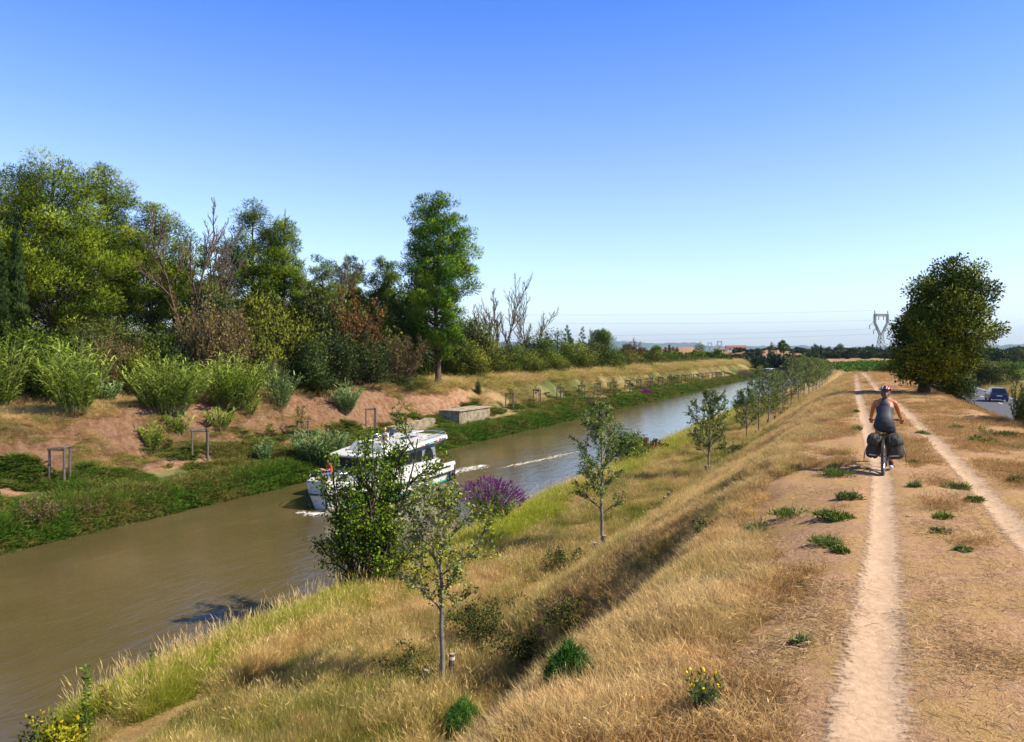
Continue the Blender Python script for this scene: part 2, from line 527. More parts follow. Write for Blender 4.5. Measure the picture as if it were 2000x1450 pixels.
def fade_mat(name, stops, scale=20, lo=.35, hi=.6, bumpd=.02, voro=0, stretch=None, wgt=1.3):
    """surface sheet whose ragged border follows its 'edge' attribute (0 border .. 1 middle)"""
    t = NT(name)
    e = t.attr('edge')
    vec = None
    if stretch: vec = t.n('Mapping', {'Vector': t.pos(), 'Scale': stretch})
    nz = t.noise(scale, 6, .65, vec); nf = t.noise(scale * .25, 6, .7, vec)
    c = t.ramp(t.noise(scale * .6, 6, .7, vec), stops)
    s = t.math('ADD', e, t.math('MULTIPLY_ADD', t.math('ADD', t.math('MULTIPLY', nz, .5), t.math('MULTIPLY', nf, .5)), wgt))
    s.inputs[1].links[0].from_node.inputs[2].default_value = -.5 * wgt
    k = t.ramp(s, [(lo, 0.0), (hi, 1.0)])
    hh = nz
    if voro:
        v = t.n('TexVoronoi', {'Scale': voro, 'Vector': t.pos()}, feature='DISTANCE_TO_EDGE')
        vv = t.ramp(v, [(.0, 0.0), (.08, 1.0)])
        c = t.mix(0.0, (c, 0), (c, 0))
        hh = t.math('ADD', t.math('MULTIPLY', nz, .6), t.math('MULTIPLY', vv, .10))
        c = (c, 2)
    else: c = (c, 0)
    bp = t.n('Bump', {'Strength': .4, 'Distance': bumpd, 'Height': hh})
    d = t.n('BsdfPrincipled', {'Base Color': c, 'Roughness': .95, 'Specular IOR Level': .1, 'Normal': bp})
    tr = t.n('BsdfTransparent')
    return t.end(t.n('MixShader', {0: k, 1: tr, 2: d}))

M = {}
M['ground'] = ground_mat()
M['water'] = water_mat()
M['track'] = fade_mat('pale_track', [(.3, (.38, .25, .15)), (.5, (.46, .325, .215)), (.72, (.55, .41, .29))], 24, .34, .62, .03, 9)
M['gravel'] = simple('gravel', (.42, .36, .30), .95, var=.25, scale=3, bump=.4)
M['asphalt'] = simple('asphalt', (.085, .085, .095), .85, var=.2, scale=2, bump=.2, bscale=60)
M['paint'] = simple('road_paint', (.75, .75, .72), .7)
M['foam'] = fade_mat('foam', [(.3, (.6, .6, .56)), (.7, (.85, .85, .82))], 4, .70, 1.25, .03, 0, (2.2, .9, 1), 4.0)
M['wake'] = fade_mat('wake', [(.3, (.42, .36, .25)), (.7, (.7, .66, .56))], 4, .85, 1.7, .03, 0, (3.2, .5, 1), 4.5)
M['pine'] = leafmat('pine_needles', (.035, .065, .006), (.145, .21, .013), (.33, .40, .03), .35, gloss=.1)
M['pine_b'] = leafmat('pine_needles_fresh', (.03, .09, .006), (.12, .26, .012), (.32, .46, .03), .35, gloss=.1)
M['pine_d'] = leafmat('pine_needles_deep', (.025, .06, .006), (.105, .17, .010), (.26, .33, .02), .35, gloss=.1)
M['cypress'] = leafmat('cypress_sprays', (.01, .024, .006), (.03, .06, .012), (.07, .10, .02), .1, gloss=.1)
M['oak'] = leafmat('oak_leaves', (.025, .05, .006), (.12, .155, .014), (.33, .34, .03), .35, gloss=.2)
M['bushleaf'] = leafmat('ash_leaves', (.035, .08, .009), (.125, .22, .018), (.30, .40, .04), .45, gloss=.15)
M['poplar'] = leafmat('poplar_leaves', (.045, .075, .010), (.14, .20, .025), (.32, .38, .06), .3, back=(.20, .24, .12), gloss=.12)
M['aspen'] = leafmat('aspen_leaves', (.06, .09, .008), (.19, .23, .018), (.46, .48, .06), .35, back=(.28, .32, .14), gloss=.12)
M['shrub_g'] = leafmat('green_scrub', (.03, .065, .007), (.09, .155, .013), (.21, .28, .022), .3)
M['shrub_y'] = leafmat('yellow_green_scrub', (.06, .08, .008), (.15, .18, .016), (.29, .30, .035), .3)
M['shrub_d'] = leafmat('dark_scrub', (.015, .032, .007), (.045, .08, .014), (.10, .14, .025), .2)
M['shrub_o'] = leafmat('olive_scrub', (.04, .055, .012), (.10, .13, .028), (.20, .22, .05), .25)
M['shrub_b'] = leafmat('dry_brown_scrub', (.08, .055, .02), (.17, .125, .045), (.27, .22, .075), .15)
M['shrub_r'] = leafmat('rust_scrub', (.08, .04, .012), (.16, .08, .02), (.24, .13, .03), .2)
M['reed'] = leafmat('reed_leaves', (.07, .12, .012), (.19, .29, .035), (.42, .50, .10), .4, gloss=.15)
M['reedb'] = leafmat('bluish_reed_leaves', (.05, .12, .035), (.14, .25, .085), (.32, .42, .18), .3, gloss=.15)
M['weed'] = leafmat('path_weeds', (.04, .075, .012), (.11, .165, .03), (.22, .28, .06), .3)
M['weedpale'] = leafmat('pale_weeds', (.07, .10, .03), (.15, .20, .06), (.25, .30, .10), .3)
M['fennel'] = leafmat('fennel_fronds', (.02, .07, .01), (.06, .16, .025), (.14, .28, .06), .3)
M['purple'] = leafmat('purple_flowers', (.14, .03, .15), (.25, .05, .25), (.42, .12, .40), .3)
M['yellowfl'] = leafmat('yellow_flowers', (.55, .38, .01), (.75, .55, .01), (.85, .65, .02), .3)
M['goldleaf'] = leafmat('golden_leaves', (.14, .18, .01), (.32, .32, .015), (.55, .42, .02), .35)
M['bramble'] = leafmat('bramble_leaves', (.02, .045, .01), (.05, .085, .018), (.15, .12, .03), .25)
M['far_tree'] = leafmat('far_trees', (.02, .035, .01), (.04, .065, .015), (.085, .11, .025), .15)
M['vine'] = leafmat('vine_leaves', (.03, .08, .008), (.06, .15, .012), (.11, .21, .02), .3)
M['ivy'] = leafmat('ivy', (.01, .035, .006), (.03, .07, .01), (.06, .12, .02), .2)
M['bark'] = barkmat('pine_bark', (.05, .032, .022), (.17, .115, .08))
M['bark_grey'] = barkmat('grey_bark', (.10, .085, .07), (.30, .26, .22))
M['bark_dark'] = barkmat('dark_bark', (.03, .022, .016), (.10, .075, .055))
M['bark_pale'] = barkmat('pale_bark', (.20, .18, .15), (.46, .43, .38), 14)
M['twig'] = barkmat('dead_twigs', (.07, .05, .03), (.17, .13, .09))
M['post'] = barkmat('weathered_wood', (.06, .048, .04), (.19, .16, .14), 9)
M['post_top'] = simple('cut_wood', (.32, .28, .24), .9, var=.2, scale=30)
M['stem'] = simple('green_stem', (.10, .15, .04), .8)
M['cane'] = simple('cane', (.30, .30, .10), .7, var=.3)
#@@SCENE
# ------------------------------------------------------------------ ground sheet
def lines(segs):
    out = [np.array([segs[0][0]])]
    for a, b, st in segs:
        n = max(1, int(round((b - a) / st)))
        out.append(np.linspace(a, b, n + 1)[1:])
    return np.concatenate(out)
gx = np.concatenate([-np.geomspace(14000, 130, 46), lines([(-128, -66, 2.0), (-66, -46, .7), (-46, -36, .22), (-36, -32, .3), (-32, -18, 2), (-18, -12, .25), (-12, -6.5, .16), (-6.5, 5, .075), (5, 16, .22), (16, 60, 2.2)]), np.geomspace(64, 14000, 44)])
gy = np.concatenate([-np.geomspace(600, 6, 14), lines([(-5, 2.5, .6), (2.5, 9, .06), (9, 20, .11), (20, 45, .25), (45, 135, .7), (135, 330, 4), (330, 640, 9)]), np.geomspace(655, 22000, 46)])
GX, GY = np.meshgrid(gx, gy)
GZ = H(GX, GY)
nx, ny = len(gx), len(gy)
i = np.arange(nx - 1)[None, :]; j = np.arange(ny - 1)[:, None]
F = np.stack([j * nx + i, j * nx + i + 1, (j + 1) * nx + i + 1, (j + 1) * nx + i], -1).reshape(-1, 4)
V = np.stack([GX, GY, GZ], -1).reshape(-1, 3)
XB = (GX + bend(GY)).ravel(); YY = GY.ravel()
lim = sst(420, 250, np.abs(YY))
a_clay = sst(-52, -46, XB) * sst(-36.2, -38.6, XB) * lim + .75 * sst(-52, -60, XB) * sst(-150, -110, XB) * sst(120, 60, YY)
a_clay = np.clip(a_clay, 0, 1) * (1 - .72 * sst(62, 92, YY) * sst(-60, -50, XB))
a_green = sst(-37.6, -35.6, XB) * sst(-20, -30, XB) + .55 * sst(-12, -14.7, XB) * sst(-20, -17.5, XB) + .35 * sst(-75, -48, XB) * sst(-40, -46, XB) * sst(60, 110, YY)
a_dry = sst(-16.2, -14.2, XB) * sst(17, 14, XB) * lim + .5 * sst(-60, -47, XB) * sst(-40, -44, XB)
rx, ry = at_depth(1680, 430)
dr = (V[:, 0] - rx) * RT[0] + (V[:, 1] - ry) * RT[1]; dz = (V[:, 0] - rx) * FW[0] + (V[:, 1] - ry) * FW[1]
a_dry = np.maximum(a_dry, sst(60, 45, np.abs(dr)) * sst(80, 60, np.abs(dz)))
rx, ry = at_depth(1400, 470)
dr = (V[:, 0] - rx) * RT[0] + (V[:, 1] - ry) * RT[1]; dz = (V[:, 0] - rx) * FW[0] + (V[:, 1] - ry) * FW[1]
a_clay = np.maximum(a_clay, .62 * sst(80, 60, np.abs(dr)) * sst(90, 70, np.abs(dz)))
a_crest = sst(-2.8, -1.7, XB) * sst(5.6, 4.6, XB) * sst(120, 100, YY)
g = part('ground', mk_mesh('ground', V, F, M['ground'], True, {'clay': a_clay, 'green': np.clip(a_green, 0, 1), 'dry': np.clip(a_dry, 0, 1), 'crest': a_crest}))
tag(g, kind='structure')

# water --------------------------------------------------------------------
wy = np.concatenate([[-200, 0], np.linspace(20, 300, 8), np.linspace(320, 700, 24)])
wV = []; 
for y in wy:
    b = float(bend(y))
    wV += [(-33.9 - b - .4, y, WATER), (-14.9 - b, y, WATER)]
wF = [(2 * k, 2 * k + 1, 2 * k + 3, 2 * k + 2) for k in range(len(wy) - 1)]
tag(part('canal_water', mk_mesh('canal_water', wV, np.array(wF), M['water'])), kind='structure')

def strip(name, ys, cfun, wfun, off, mat, nacross=11, kind='structure', zfun=None, fine=None):
    V = []; E = []
    for y in ys:
        c = cfun(y); w = wfun(y)
        for q in np.linspace(-1, 1, nacross):
            x = c + q * w
            V.append((x, y, 0)); E.append(1 - abs(q))
    V = np.array(V)
    V[:, 2] = (H(V[:, 0], V[:, 1]) if zfun is None else zfun(V[:, 0], V[:, 1])) + off
    i = np.arange(nacross - 1)[None, :]; j = np.arange(len(ys) - 1)[:, None]
    F = np.stack([j * nacross + i, j * nacross + i + 1, (j + 1) * nacross + i + 1, (j + 1) * nacross + i], -1).reshape(-1, 4)
    E = np.array(E)
    endf = np.repeat(np.minimum(1, np.minimum(np.arange(len(ys)), np.arange(len(ys))[::-1]) / 4.0), nacross)
    o = part(name, mk_mesh(name, V, F, mat, True, {'edge': E * endf}))
    return tag(o, kind=kind)

ys_ = np.concatenate([np.arange(1.5, 20, .1), np.arange(20, 50, .3), np.arange(50, 112, .8)])
strip('dirt_track', ys_, lambda y: float(np.interp(y, *T1)) - .10 * sst(11, 4, y), lambda y: float(np.interp(y, [0, 5, 9, 14, 40, 90], [.50, .40, .33, .31, .40, .46])), .010, M['track'], 13)
strip('dirt_track', ys_, lambda y: float(np.interp(y, *T2)), lambda y: float(np.interp(y, [0, 14, 40, 90], [.34, .32, .36, .42])), .012, M['track'], 11)

# tarmac road below the embankment on the right
ys_ = np.arange(20, 260, 3.0)
rv = []
def road_z(x, y): return np.full_like(x, ROAD_Z + .06)
o = strip('road', ys_, lambda y: ROAD_X, lambda y: 2.7, 0, M['asphalt'], 3, zfun=road_z)
for k, yy in enumerate(np.arange(40, 200, 8.0)):
    pass
mb = MB()
for yy in np.arange(40, 220, 6.5): mb.box((ROAD_X - .1, yy, ROAD_Z + .068), (.12, 2.6, .008))
for sx in (2.45,): mb.box((ROAD_X + sx, 140, ROAD_Z + .066), (.1, 220, .004))
tag(mb.build('road_markings', M['paint']), kind='structure')

# gravel track behind the left bank, seen between the reeds
def lt(y): return -47.6 + .6 * math.sin(y * .07)
strip('gravel_track', np.arange(20, 150, 1.5), lt, lambda y: 1.3, .05, M['gravel'], 5)

# far hills -----------------------------------------------------------------
def hills(pxa, pxb, Z, hfun, name='hills', n=160):
    V = []
    for i, px in enumerate(np.linspace(pxa, pxb, n)):
        for q in range(7):
            zz = Z * (1 + q * .05)
            x, y = at_depth(px, zz)
            t = math.sin(PI * min(1, q / 6.0 * 1.0 + .0) * .5) if q < 6 else 1
            V.append((x, y, -20 + (hfun(px) * Z / FPX + 20) * t + 40 * (vnoise(px * .11, q * 1.7, 4) - .5) * t * (q > 0)))
    i = np.arange(6)[None, :]; j = np.arange(n - 1)[:, None]
    F = np.stack([j * 7 + i, j * 7 + i + 1, (j + 1) * 7 + i + 1, (j + 1) * 7 + i], -1).reshape(-1, 4)
    return tag(part(name, mk_mesh(name, V, F, M['hill'], True)), kind='structure')
M['hill'] = simple('far_hills', (.05, .08, .035), 1, var=.4, scale=.002)
hills(1080, 1700, 9000, lambda p: 14 + 12 * math.exp(-((p - 1230) / 75) ** 2) + 7 * math.exp(-((p - 1340) / 40) ** 2) + 4 * vnoise(p * .03, 3, 1) - 4 * sst(1500, 1700, p))
hills(1500, 2150, 6500, lambda p: 9 + 5 * math.exp(-((p - 1755) / 60) ** 2) + 9 * sst(1850, 1990, p) + 3 * vnoise(p * .035, 8, 2))
hills(-250, 1150, 7500, lambda p: 22 + 12 * vnoise(p * .012, 5, 3))
#@@VEG
# ------------------------------------------------------------------ vegetation builders
def unit(v): return v / (np.linalg.norm(v, axis=-1, keepdims=True) + 1e-9)

def leaf_quads(P, D, L, W, rng, fold=.0, tint=None, up=.5):
    """diamond leaves: base P, direction D, length L, width W"""
    n = len(P)
    D = unit(D)
    r = rng.normal(size=(n, 3)); r[:, 2] += up
    B = unit(np.cross(D, r)); 
    L = np.broadcast_to(L, n)[:, None]; W = np.broadcast_to(W, n)[:, None]
    v0 = P; v1 = P + D * L * .45 + B * W * .5; v2 = P + D * L; v3 = P + D * L * .45 - B * W * .5
    V = np.stack([v0, v1, v2, v3], 1).reshape(-1, 3)
    F = np.arange(n * 4).reshape(-1, 4)
    if tint is None: tint = rng.random(n)
    return V, F, np.repeat(tint, 4)

def tri_tufts(P, D, L, W, rng, tint):
    n = len(P); D = unit(D)
    B = unit(np.cross(D, rng.normal(size=(n, 3))))
    L = np.broadcast_to(L, n)[:, None]; W = np.broadcast_to(W, n)[:, None]
    V = np.stack([P - B * W * .5, P + B * W * .5, P + D * L], 1).reshape(-1, 3)
    return V, np.arange(n * 3).reshape(-1, 3), np.repeat(tint, 3)

def leafmesh(name, lst, mat):
    V = []; F = []; T = []; n = 0
    NN = []
    for it in lst:
        v, f, t = it[:3]
        NN.append(it[3] if len(it) > 3 else np.zeros_like(v))
        V.append(v); F.append(f + n); T.append(t); n += len(v)
    ks = set(f.shape[1] for f in F)
    Fs = [np.concatenate([f for f in F if f.shape[1] == k]) for k in ks]
    me = mk_mesh(name, np.concatenate(V), Fs, mat, False, {'tint': np.concatenate(T)})
    NN = np.concatenate(NN)
    if np.any(NN) and len(NN) == len(me.vertices):
        a = me.attributes.new('nrm', 'FLOAT_VECTOR', 'POINT'); a.data.foreach_set('vector', NN.astype(np.float32).ravel())
    return me

def crown_tree(seed, h, base, prof, nclump, cr, nleaf, ll, lw, mat, bark, flat=.6, tr=.2, lean=(0, 0), tuft=True, upb=.5, shell=.45, tvar=.28, dense_top=0, branch_r=.25, wob=.25, lop=None, kb=5, nbr=None, droop=0):
    """trunk, limbs and clumped crown. prof: [(t, radius)] along the crown from base to top"""
    rng = np.random.default_rng(seed)
    pt, pr = zip(*prof); Rm = max(pr)
    nz = 9
    tz = np.linspace(0, h * .97, nz)
    wx = np.cumsum(rng.normal(0, wob * h / 90, nz)) + lean[0] * (tz / h) ** 1.3
    wy = np.cumsum(rng.normal(0, wob * h / 90, nz)) + lean[1] * (tz / h) ** 1.3
    wx -= wx[0]; wy -= wy[0]
    axis = np.stack([wx, wy, tz - .3], 1)
    ax = lambda z: np.array([np.interp(z, tz, wx), np.interp(z, tz, wy), z])
    paths = [(axis, tr * (1 - .93 * (tz / h)) * np.where(tz < .02 * h, 1.35, 1) + .012)]
    C = []; R = []
    # cumulative weight ~ radius so wide parts get more clumps
    tt = np.linspace(0, 1, 200); w = np.interp(tt, pt, pr) ** 1.5 + .12 * Rm ** 1.5
    cw = np.cumsum(w) / w.sum()
    for i in range(nclump):
        t = np.interp((i + rng.random()) / nclump, cw, tt)
        rad = np.interp(t, pt, pr)
        a = i * 2.39996 + rng.normal(0, .5)
        rho = rad * (shell + (1 - shell) * rng.random()) * (.82 + .3 * rng.random())
        if lop is not None: rho *= 1 + lop[0] * math.cos(a - lop[1])
        z = base + t * (h - base)
        c = ax(min(z, h * .97)) + np.array([rho * math.cos(a), rho * math.sin(a), rng.normal(0, .02 * h) - droop * rho])
        C.append(c); R.append(cr * (.55 + .75 * rng.random()) * (.55 + .45 * rad / Rm))
        if nbr is None or i % max(1, nclump // nbr) == 0:
            z0 = max(base * .55 + .1, z - rho * (.35 + .4 * rng.random()))
            p0 = ax(min(z0, h * .94)); mid = (p0 + c) / 2 + np.array([0, 0, -.08 * rho]) + rng.normal(0, .04 * rho + .01, 3)
            q = np.array([0, .33, .66, 1])[:, None]
            pp = (1 - q) ** 2 * p0 + 2 * q * (1 - q) * mid + q ** 2 * c
            paths.append((pp, tr * branch_r * (1.1 - z / h * .7) * np.array([1, .7, .45, .15]) + .006))
    tmesh = mk_mesh('trunk', *tube_arrays(paths, kb), bark, True)
    C = np.array(C); R = np.array(R)
    per = (nleaf * (R ** 2) / (R ** 2).sum()).astype(int) + 4
    ci = np.repeat(np.arange(len(C)), per); n = len(ci)
    d = unit(rng.normal(size=(n, 3)))
    rr = (rng.random(n) ** .45)
    # ragged clumps: modulate the radius by direction
    lump = .72 + .5 * vnoise(d[:, 0] * 2.5 + ci * 3.1, d[:, 1] * 2.5 + d[:, 2] * 2.1 + ci, seed)
    P = C[ci] + d * (rr * lump * R[ci])[:, None] * np.array([1, 1, flat])
    ct = rng.normal(0, tvar * .7, len(C))
    tint = np.clip(.45 + ct[ci] + rng.normal(0, tvar * .35, n), 0, 1)
    D = d + rng.normal(0, .5, (n, 3)) + np.array([0, 0, upb])
    s = .6 + .8 * rng.random(n)
    if tuft: L = tri_tufts(P, D, ll * s, lw * s, rng, tint)
    else: L = leaf_quads(P, D, ll * s, lw * s, rng, tint=tint)
    out_ = P - np.stack([np.interp(P[:, 2], tz, wx), np.interp(P[:, 2], tz, wy), np.full(n, base + (h - base) * .45)], 1)
    NV = unit(d * .75 + unit(out_) * .45 + np.array([0, 0, .12]))
    return tmesh, leafmesh('crown', [L + (np.repeat(NV, 3 if tuft else 4, 0),)], mat)

def place_tree(meshes, name, label, cat, loc, rz=0, sc=1, group=None, names=('trunk', 'crown')):
    t = thing(name, label, cat, loc, rz, sc, group)
    for nm, me in zip(names, meshes): part(nm, me, t)
    return t

def grow(rng, p, d, L, r, depth, out, nch=4, ang=.7, lf=.6, up=.15, wob=.12, seg=6, tips=None, start=.25, rf=.55):
    """recursive branching; out gets (points, radii, depth)"""
    P = [p]; dd = d.copy()
    for i in range(seg):
        dd = unit(dd + rng.normal(0, wob, 3) + np.array([0, 0, up * .3]))
        P.append(P[-1] + dd * L / seg)
    P = np.array(P); q = np.linspace(0, 1, seg + 1)
    out.append((P, r * (1 - .75 * q) + .0015, depth))
    if depth == 0: return
    n = nch + int(rng.integers(0, 2))
    for k in range(n):
        t = start + (1 - start) * (k + rng.random()) / n
        i = min(seg - 1, int(t * seg)); f = t * seg - i
        pp = P[i] * (1 - f) + P[i + 1] * f
        ld = unit(P[i + 1] - P[i])
        a = k * 2.4 + rng.normal(0, .6)
        s = unit(np.cross(ld, [0.3, .2, 1.0] if abs(ld[2]) < .95 else [1, 0, 0])); s2 = np.cross(ld, s)
        side = s * math.cos(a) + s2 * math.sin(a)
        an = ang * (.75 + .5 * rng.random())
        nd = unit(ld * math.cos(an) + side * math.sin(an) + np.array([0, 0, up]))
        grow(rng, pp, nd, L * lf * (1.15 - .6 * t) * (.75 + .5 * rng.random()), r * rf * (1.1 - .5 * t), depth - 1, out, nch, ang, lf, up, wob, max(3, seg - 1), tips, .2, rf)

def leaves_on(rng, out, n, maxd, ll, lw, spread=.03, tv=.25, droop=0, asp_rand=True):
    segs = [(P, dpt) for P, R, dpt in out if dpt <= maxd]
    Ls = np.array([np.linalg.norm(P[-1] - P[0]) for P, _ in segs])
    idx = rng.choice(len(segs), n, p=Ls / Ls.sum())
    t = rng.random(n) ** .8
    A = np.zeros((n, 3)); Dv = np.zeros((n, 3))
    for k, (P, _) in enumerate(segs):
        m = idx == k
        if not m.any(): continue
        q = t[m] * (len(P) - 1); i0 = np.minimum(q.astype(int), len(P) - 2); f = (q - i0)[:, None]
        A[m] = P[i0] * (1 - f) + P[i0 + 1] * f; Dv[m] = unit(P[i0 + 1] - P[i0])
    A += rng.normal(0, spread, (n, 3))
    D = Dv * .5 + rng.normal(0, .8, (n, 3)) + np.array([0, 0, .1 - droop])
    s = .65 + .6 * rng.random(n)
    br = rng.normal(0, tv, len(segs))
    tint = np.clip(.45 + br[idx] * .7 + rng.normal(0, tv * .7, n), 0, 1)
    return leaf_quads(A, D, ll * s, lw * s, rng, tint=tint)

def young_tree(seed, h, cs, wid, nleaf, ll, lw, mat, bark, tr=.045, nb=15, lean=0):
    rng = np.random.default_rng(seed)
    out = []
    z = np.linspace(0, h, 10); x = np.cumsum(rng.normal(0, .015, 10)) + lean * (z / h) ** 2; y = np.cumsum(rng.normal(0, .015, 10))
    x -= x[0]; y -= y[0]
    P = np.stack([x, y, z - .15], 1)
    out.append((P, tr * (1 - .85 * z / h) + .004, 9))
    for k in range(nb):
        t = cs / h + (1 - cs / h) * (k + .5 * rng.random()) / nb * .95
        p = np.array([np.interp(t * h, z, x), np.interp(t * h, z, y), t * h])
        tt = (t - cs / h) / (1 - cs / h)
        L = wid * .62 * (math.sin(PI * min(1, tt * .8 + .22)) ** .8) * (.7 + .5 * rng.random()) + .12
        a = k * 2.4 + rng.normal(0, .4)
        d = unit(np.array([math.cos(a), math.sin(a), .75 + .5 * tt]))
        grow(rng, p, d, L, tr * .42 * (1 - .6 * t), 2, out, 4, .65, .55, .12, .1, 5)
    L = leaves_on(rng, out, nleaf, 2, ll, lw, .03)
    tm = mk_mesh('trunk', *tube_arrays([(P, R) for P, R, _ in out], 5), bark, True)
    return tm, leafmesh('crown', [L], mat)

def bare_tree(seed, h, bark, nb=3, spread=.45, depth=4, tr=.16, ivy=None):
    rng = np.random.default_rng(seed); out = []
    for k in range(nb):
        a = k * 2 * PI / nb + rng.random()
        s = spread * (.2 + .8 * rng.random())
        grow(rng, np.array([0, 0, -.3]) + np.array([math.cos(a), math.sin(a), 0]) * .15, unit(np.array([math.cos(a) * s, math.sin(a) * s, 1])), h * (.7 + .25 * rng.random()), tr, depth, out, 6, .55, .42, .22, .09, 9, start=.35)
    tm = mk_mesh('trunk', *tube_arrays([(P, R + .01) for P, R, _ in out], 4), bark, True)
    res = [tm]
    if ivy:
        big = [P for P, R, d in out if d == depth]
        A = []; 
        for P in big:
            t = rng.random(int(ivy[0])) * ivy[1] * (len(P) - 1); i0 = t.astype(int); f = (t - i0)[:, None]
            a = P[i0] * (1 - f) + P[i0 + 1] * f
            A.append(a + unit(rng.normal(size=a.shape)) * (.18 + .25 * rng.random((len(a), 1))) * (1.2 - t / (len(P)))[:, None])
        A = np.concatenate(A)
        res.append(leafmesh('ivy', [leaf_quads(A, rng.normal(size=A.shape), .22, .18, rng)], M['ivy']))
    return res

def shrub_mesh(seed, w, h, n, ll, lw, mat, stemmat, nst=9, tuft=False, open_=.0, dome=1.0):
    rng = np.random.default_rng(seed)
    nc = 16 + int(w * 6)
    C = []; R = []; paths = []
    for i in range(nc):
        a = i * 2.4 + rng.normal(0, .4); u = rng.random() ** .6
        rad = w * .5 * u * .82
        zt = h * (1 - .55 * u ** 2 * dome) * (.25 + .72 * rng.random())
        c = np.array([rad * math.cos(a), rad * math.sin(a), max(zt, .1 * h)]); C.append(c)
        R.append((.16 + .16 * rng.random()) * min(w, h * 1.3))
        if i % max(1, nc // nst) == 0:
            p0 = np.array([math.cos(a), math.sin(a), 0]) * .08 * w * rng.random() + [0, 0, -.15]
            m = (p0 + c) / 2 + rng.normal(0, .06 * w, 3); q = np.linspace(0, 1, 5)[:, None]
            top = c + (c - p0) * .18
            paths.append(((1 - q) ** 2 * p0 + 2 * q * (1 - q) * m + q ** 2 * top, .014 * w * (1 - .8 * q[:, 0]) + .004))
    C = np.array(C); R = np.array(R)
    per = (n * R ** 2 / (R ** 2).sum()).astype(int) + 3
    ci = np.repeat(np.arange(nc), per); m = len(ci)
    d = unit(rng.normal(size=(m, 3))); lump = .6 + .7 * vnoise(d[:, 0] * 3 + ci * 3.7, d[:, 1] * 3 + d[:, 2] * 2.7 + ci, seed)
    P = C[ci] + d * ((rng.random(m) ** .5) * lump * R[ci])[:, None]
    P[:, 2] = np.abs(P[:, 2]) + .02
    ct = rng.normal(0, .2, nc)
    tint = np.clip(.45 + ct[ci] + rng.normal(0, .16, m), 0, 1)
    D = d * .8 + rng.normal(0, .6, (m, 3)) + [0, 0, .45]
    s = .6 + .8 * rng.random(m)
    L = tri_tufts(P, D, ll * s, lw * s, rng, tint) if tuft else leaf_quads(P, D, ll * s, lw * s, rng, tint=tint)
    L = L + (np.repeat(unit(d * .8 + unit(P - np.array([0, 0, h * .4])) * .4), 3 if tuft else 4, 0),)
    return mk_mesh('stems', *tube_arrays(paths, 4), stemmat, True), leafmesh('foliage', [L], mat)

def twig_shrub(seed, w, h, mat, n=16, leaf=0, lmat=None, lsz=.1):
    """bare or thinly leaved many-stemmed shrub"""
    rng = np.random.default_rng(seed); out = []
    for k in range(n):
        a = k * 2.4; s = .15 + .75 * rng.random() * w / h * .6
        grow(rng, np.array([math.cos(a), math.sin(a), 0]) * .06 * w + [0, 0, -.1], unit(np.array([math.cos(a) * s, math.sin(a) * s, 1])), h * (.6 + .4 * rng.random()), .018 * h / 3, 2, out, 5, .5, .5, .2, .1, 6, start=.2)
    res = [mk_mesh('stems', *tube_arrays([(P, R * .8 + .006) for P, R, _ in out], 3), mat, True)]
    if leaf: res.append(leafmesh('foliage', [leaves_on(rng, out, leaf, 2, lsz, lsz * .5, .06)], lmat))
    return res

def blade_strips(P, D0, L, W, rng, droop=1.0, seg=3, tint=None, jitter=.2):
    """arching strap leaves"""
    n = len(P); D = unit(D0)
    B = unit(np.cross(D, np.array([0, 0, 1.0]) + rng.normal(0, jitter, (n, 3))))
    L = np.broadcast_to(L, n)[:, None]; W = np.broadcast_to(W, n)[:, None]
    V = np.zeros((n, 2 * seg + 1, 3)); cur = P.copy(); dd = D.copy(); 
    for k in range(seg):
        wk = W * (1, .95, .65, .4)[min(k, 3)] * .5
        V[:, 2 * k] = cur - B * wk; V[:, 2 * k + 1] = cur + B * wk
        cur = cur + dd * L / seg
        dd = unit(dd + np.array([0, 0, -1.0]) * droop / seg * (.6 + .8 * rng.random((n, 1))))
    V[:, 2 * seg] = cur
    b = np.arange(n)[:, None] * (2 * seg + 1)
    q = np.concatenate([b + np.array([2 * k, 2 * k + 1, 2 * k + 3, 2 * k + 2]) for k in range(seg - 1)], 0)
    tr = b + np.array([2 * seg - 2, 2 * seg - 1, 2 * seg])
    if tint is None: tint = rng.random(n)
    return V.reshape(-1, 3), q, tr, np.repeat(tint, 2 * seg + 1)

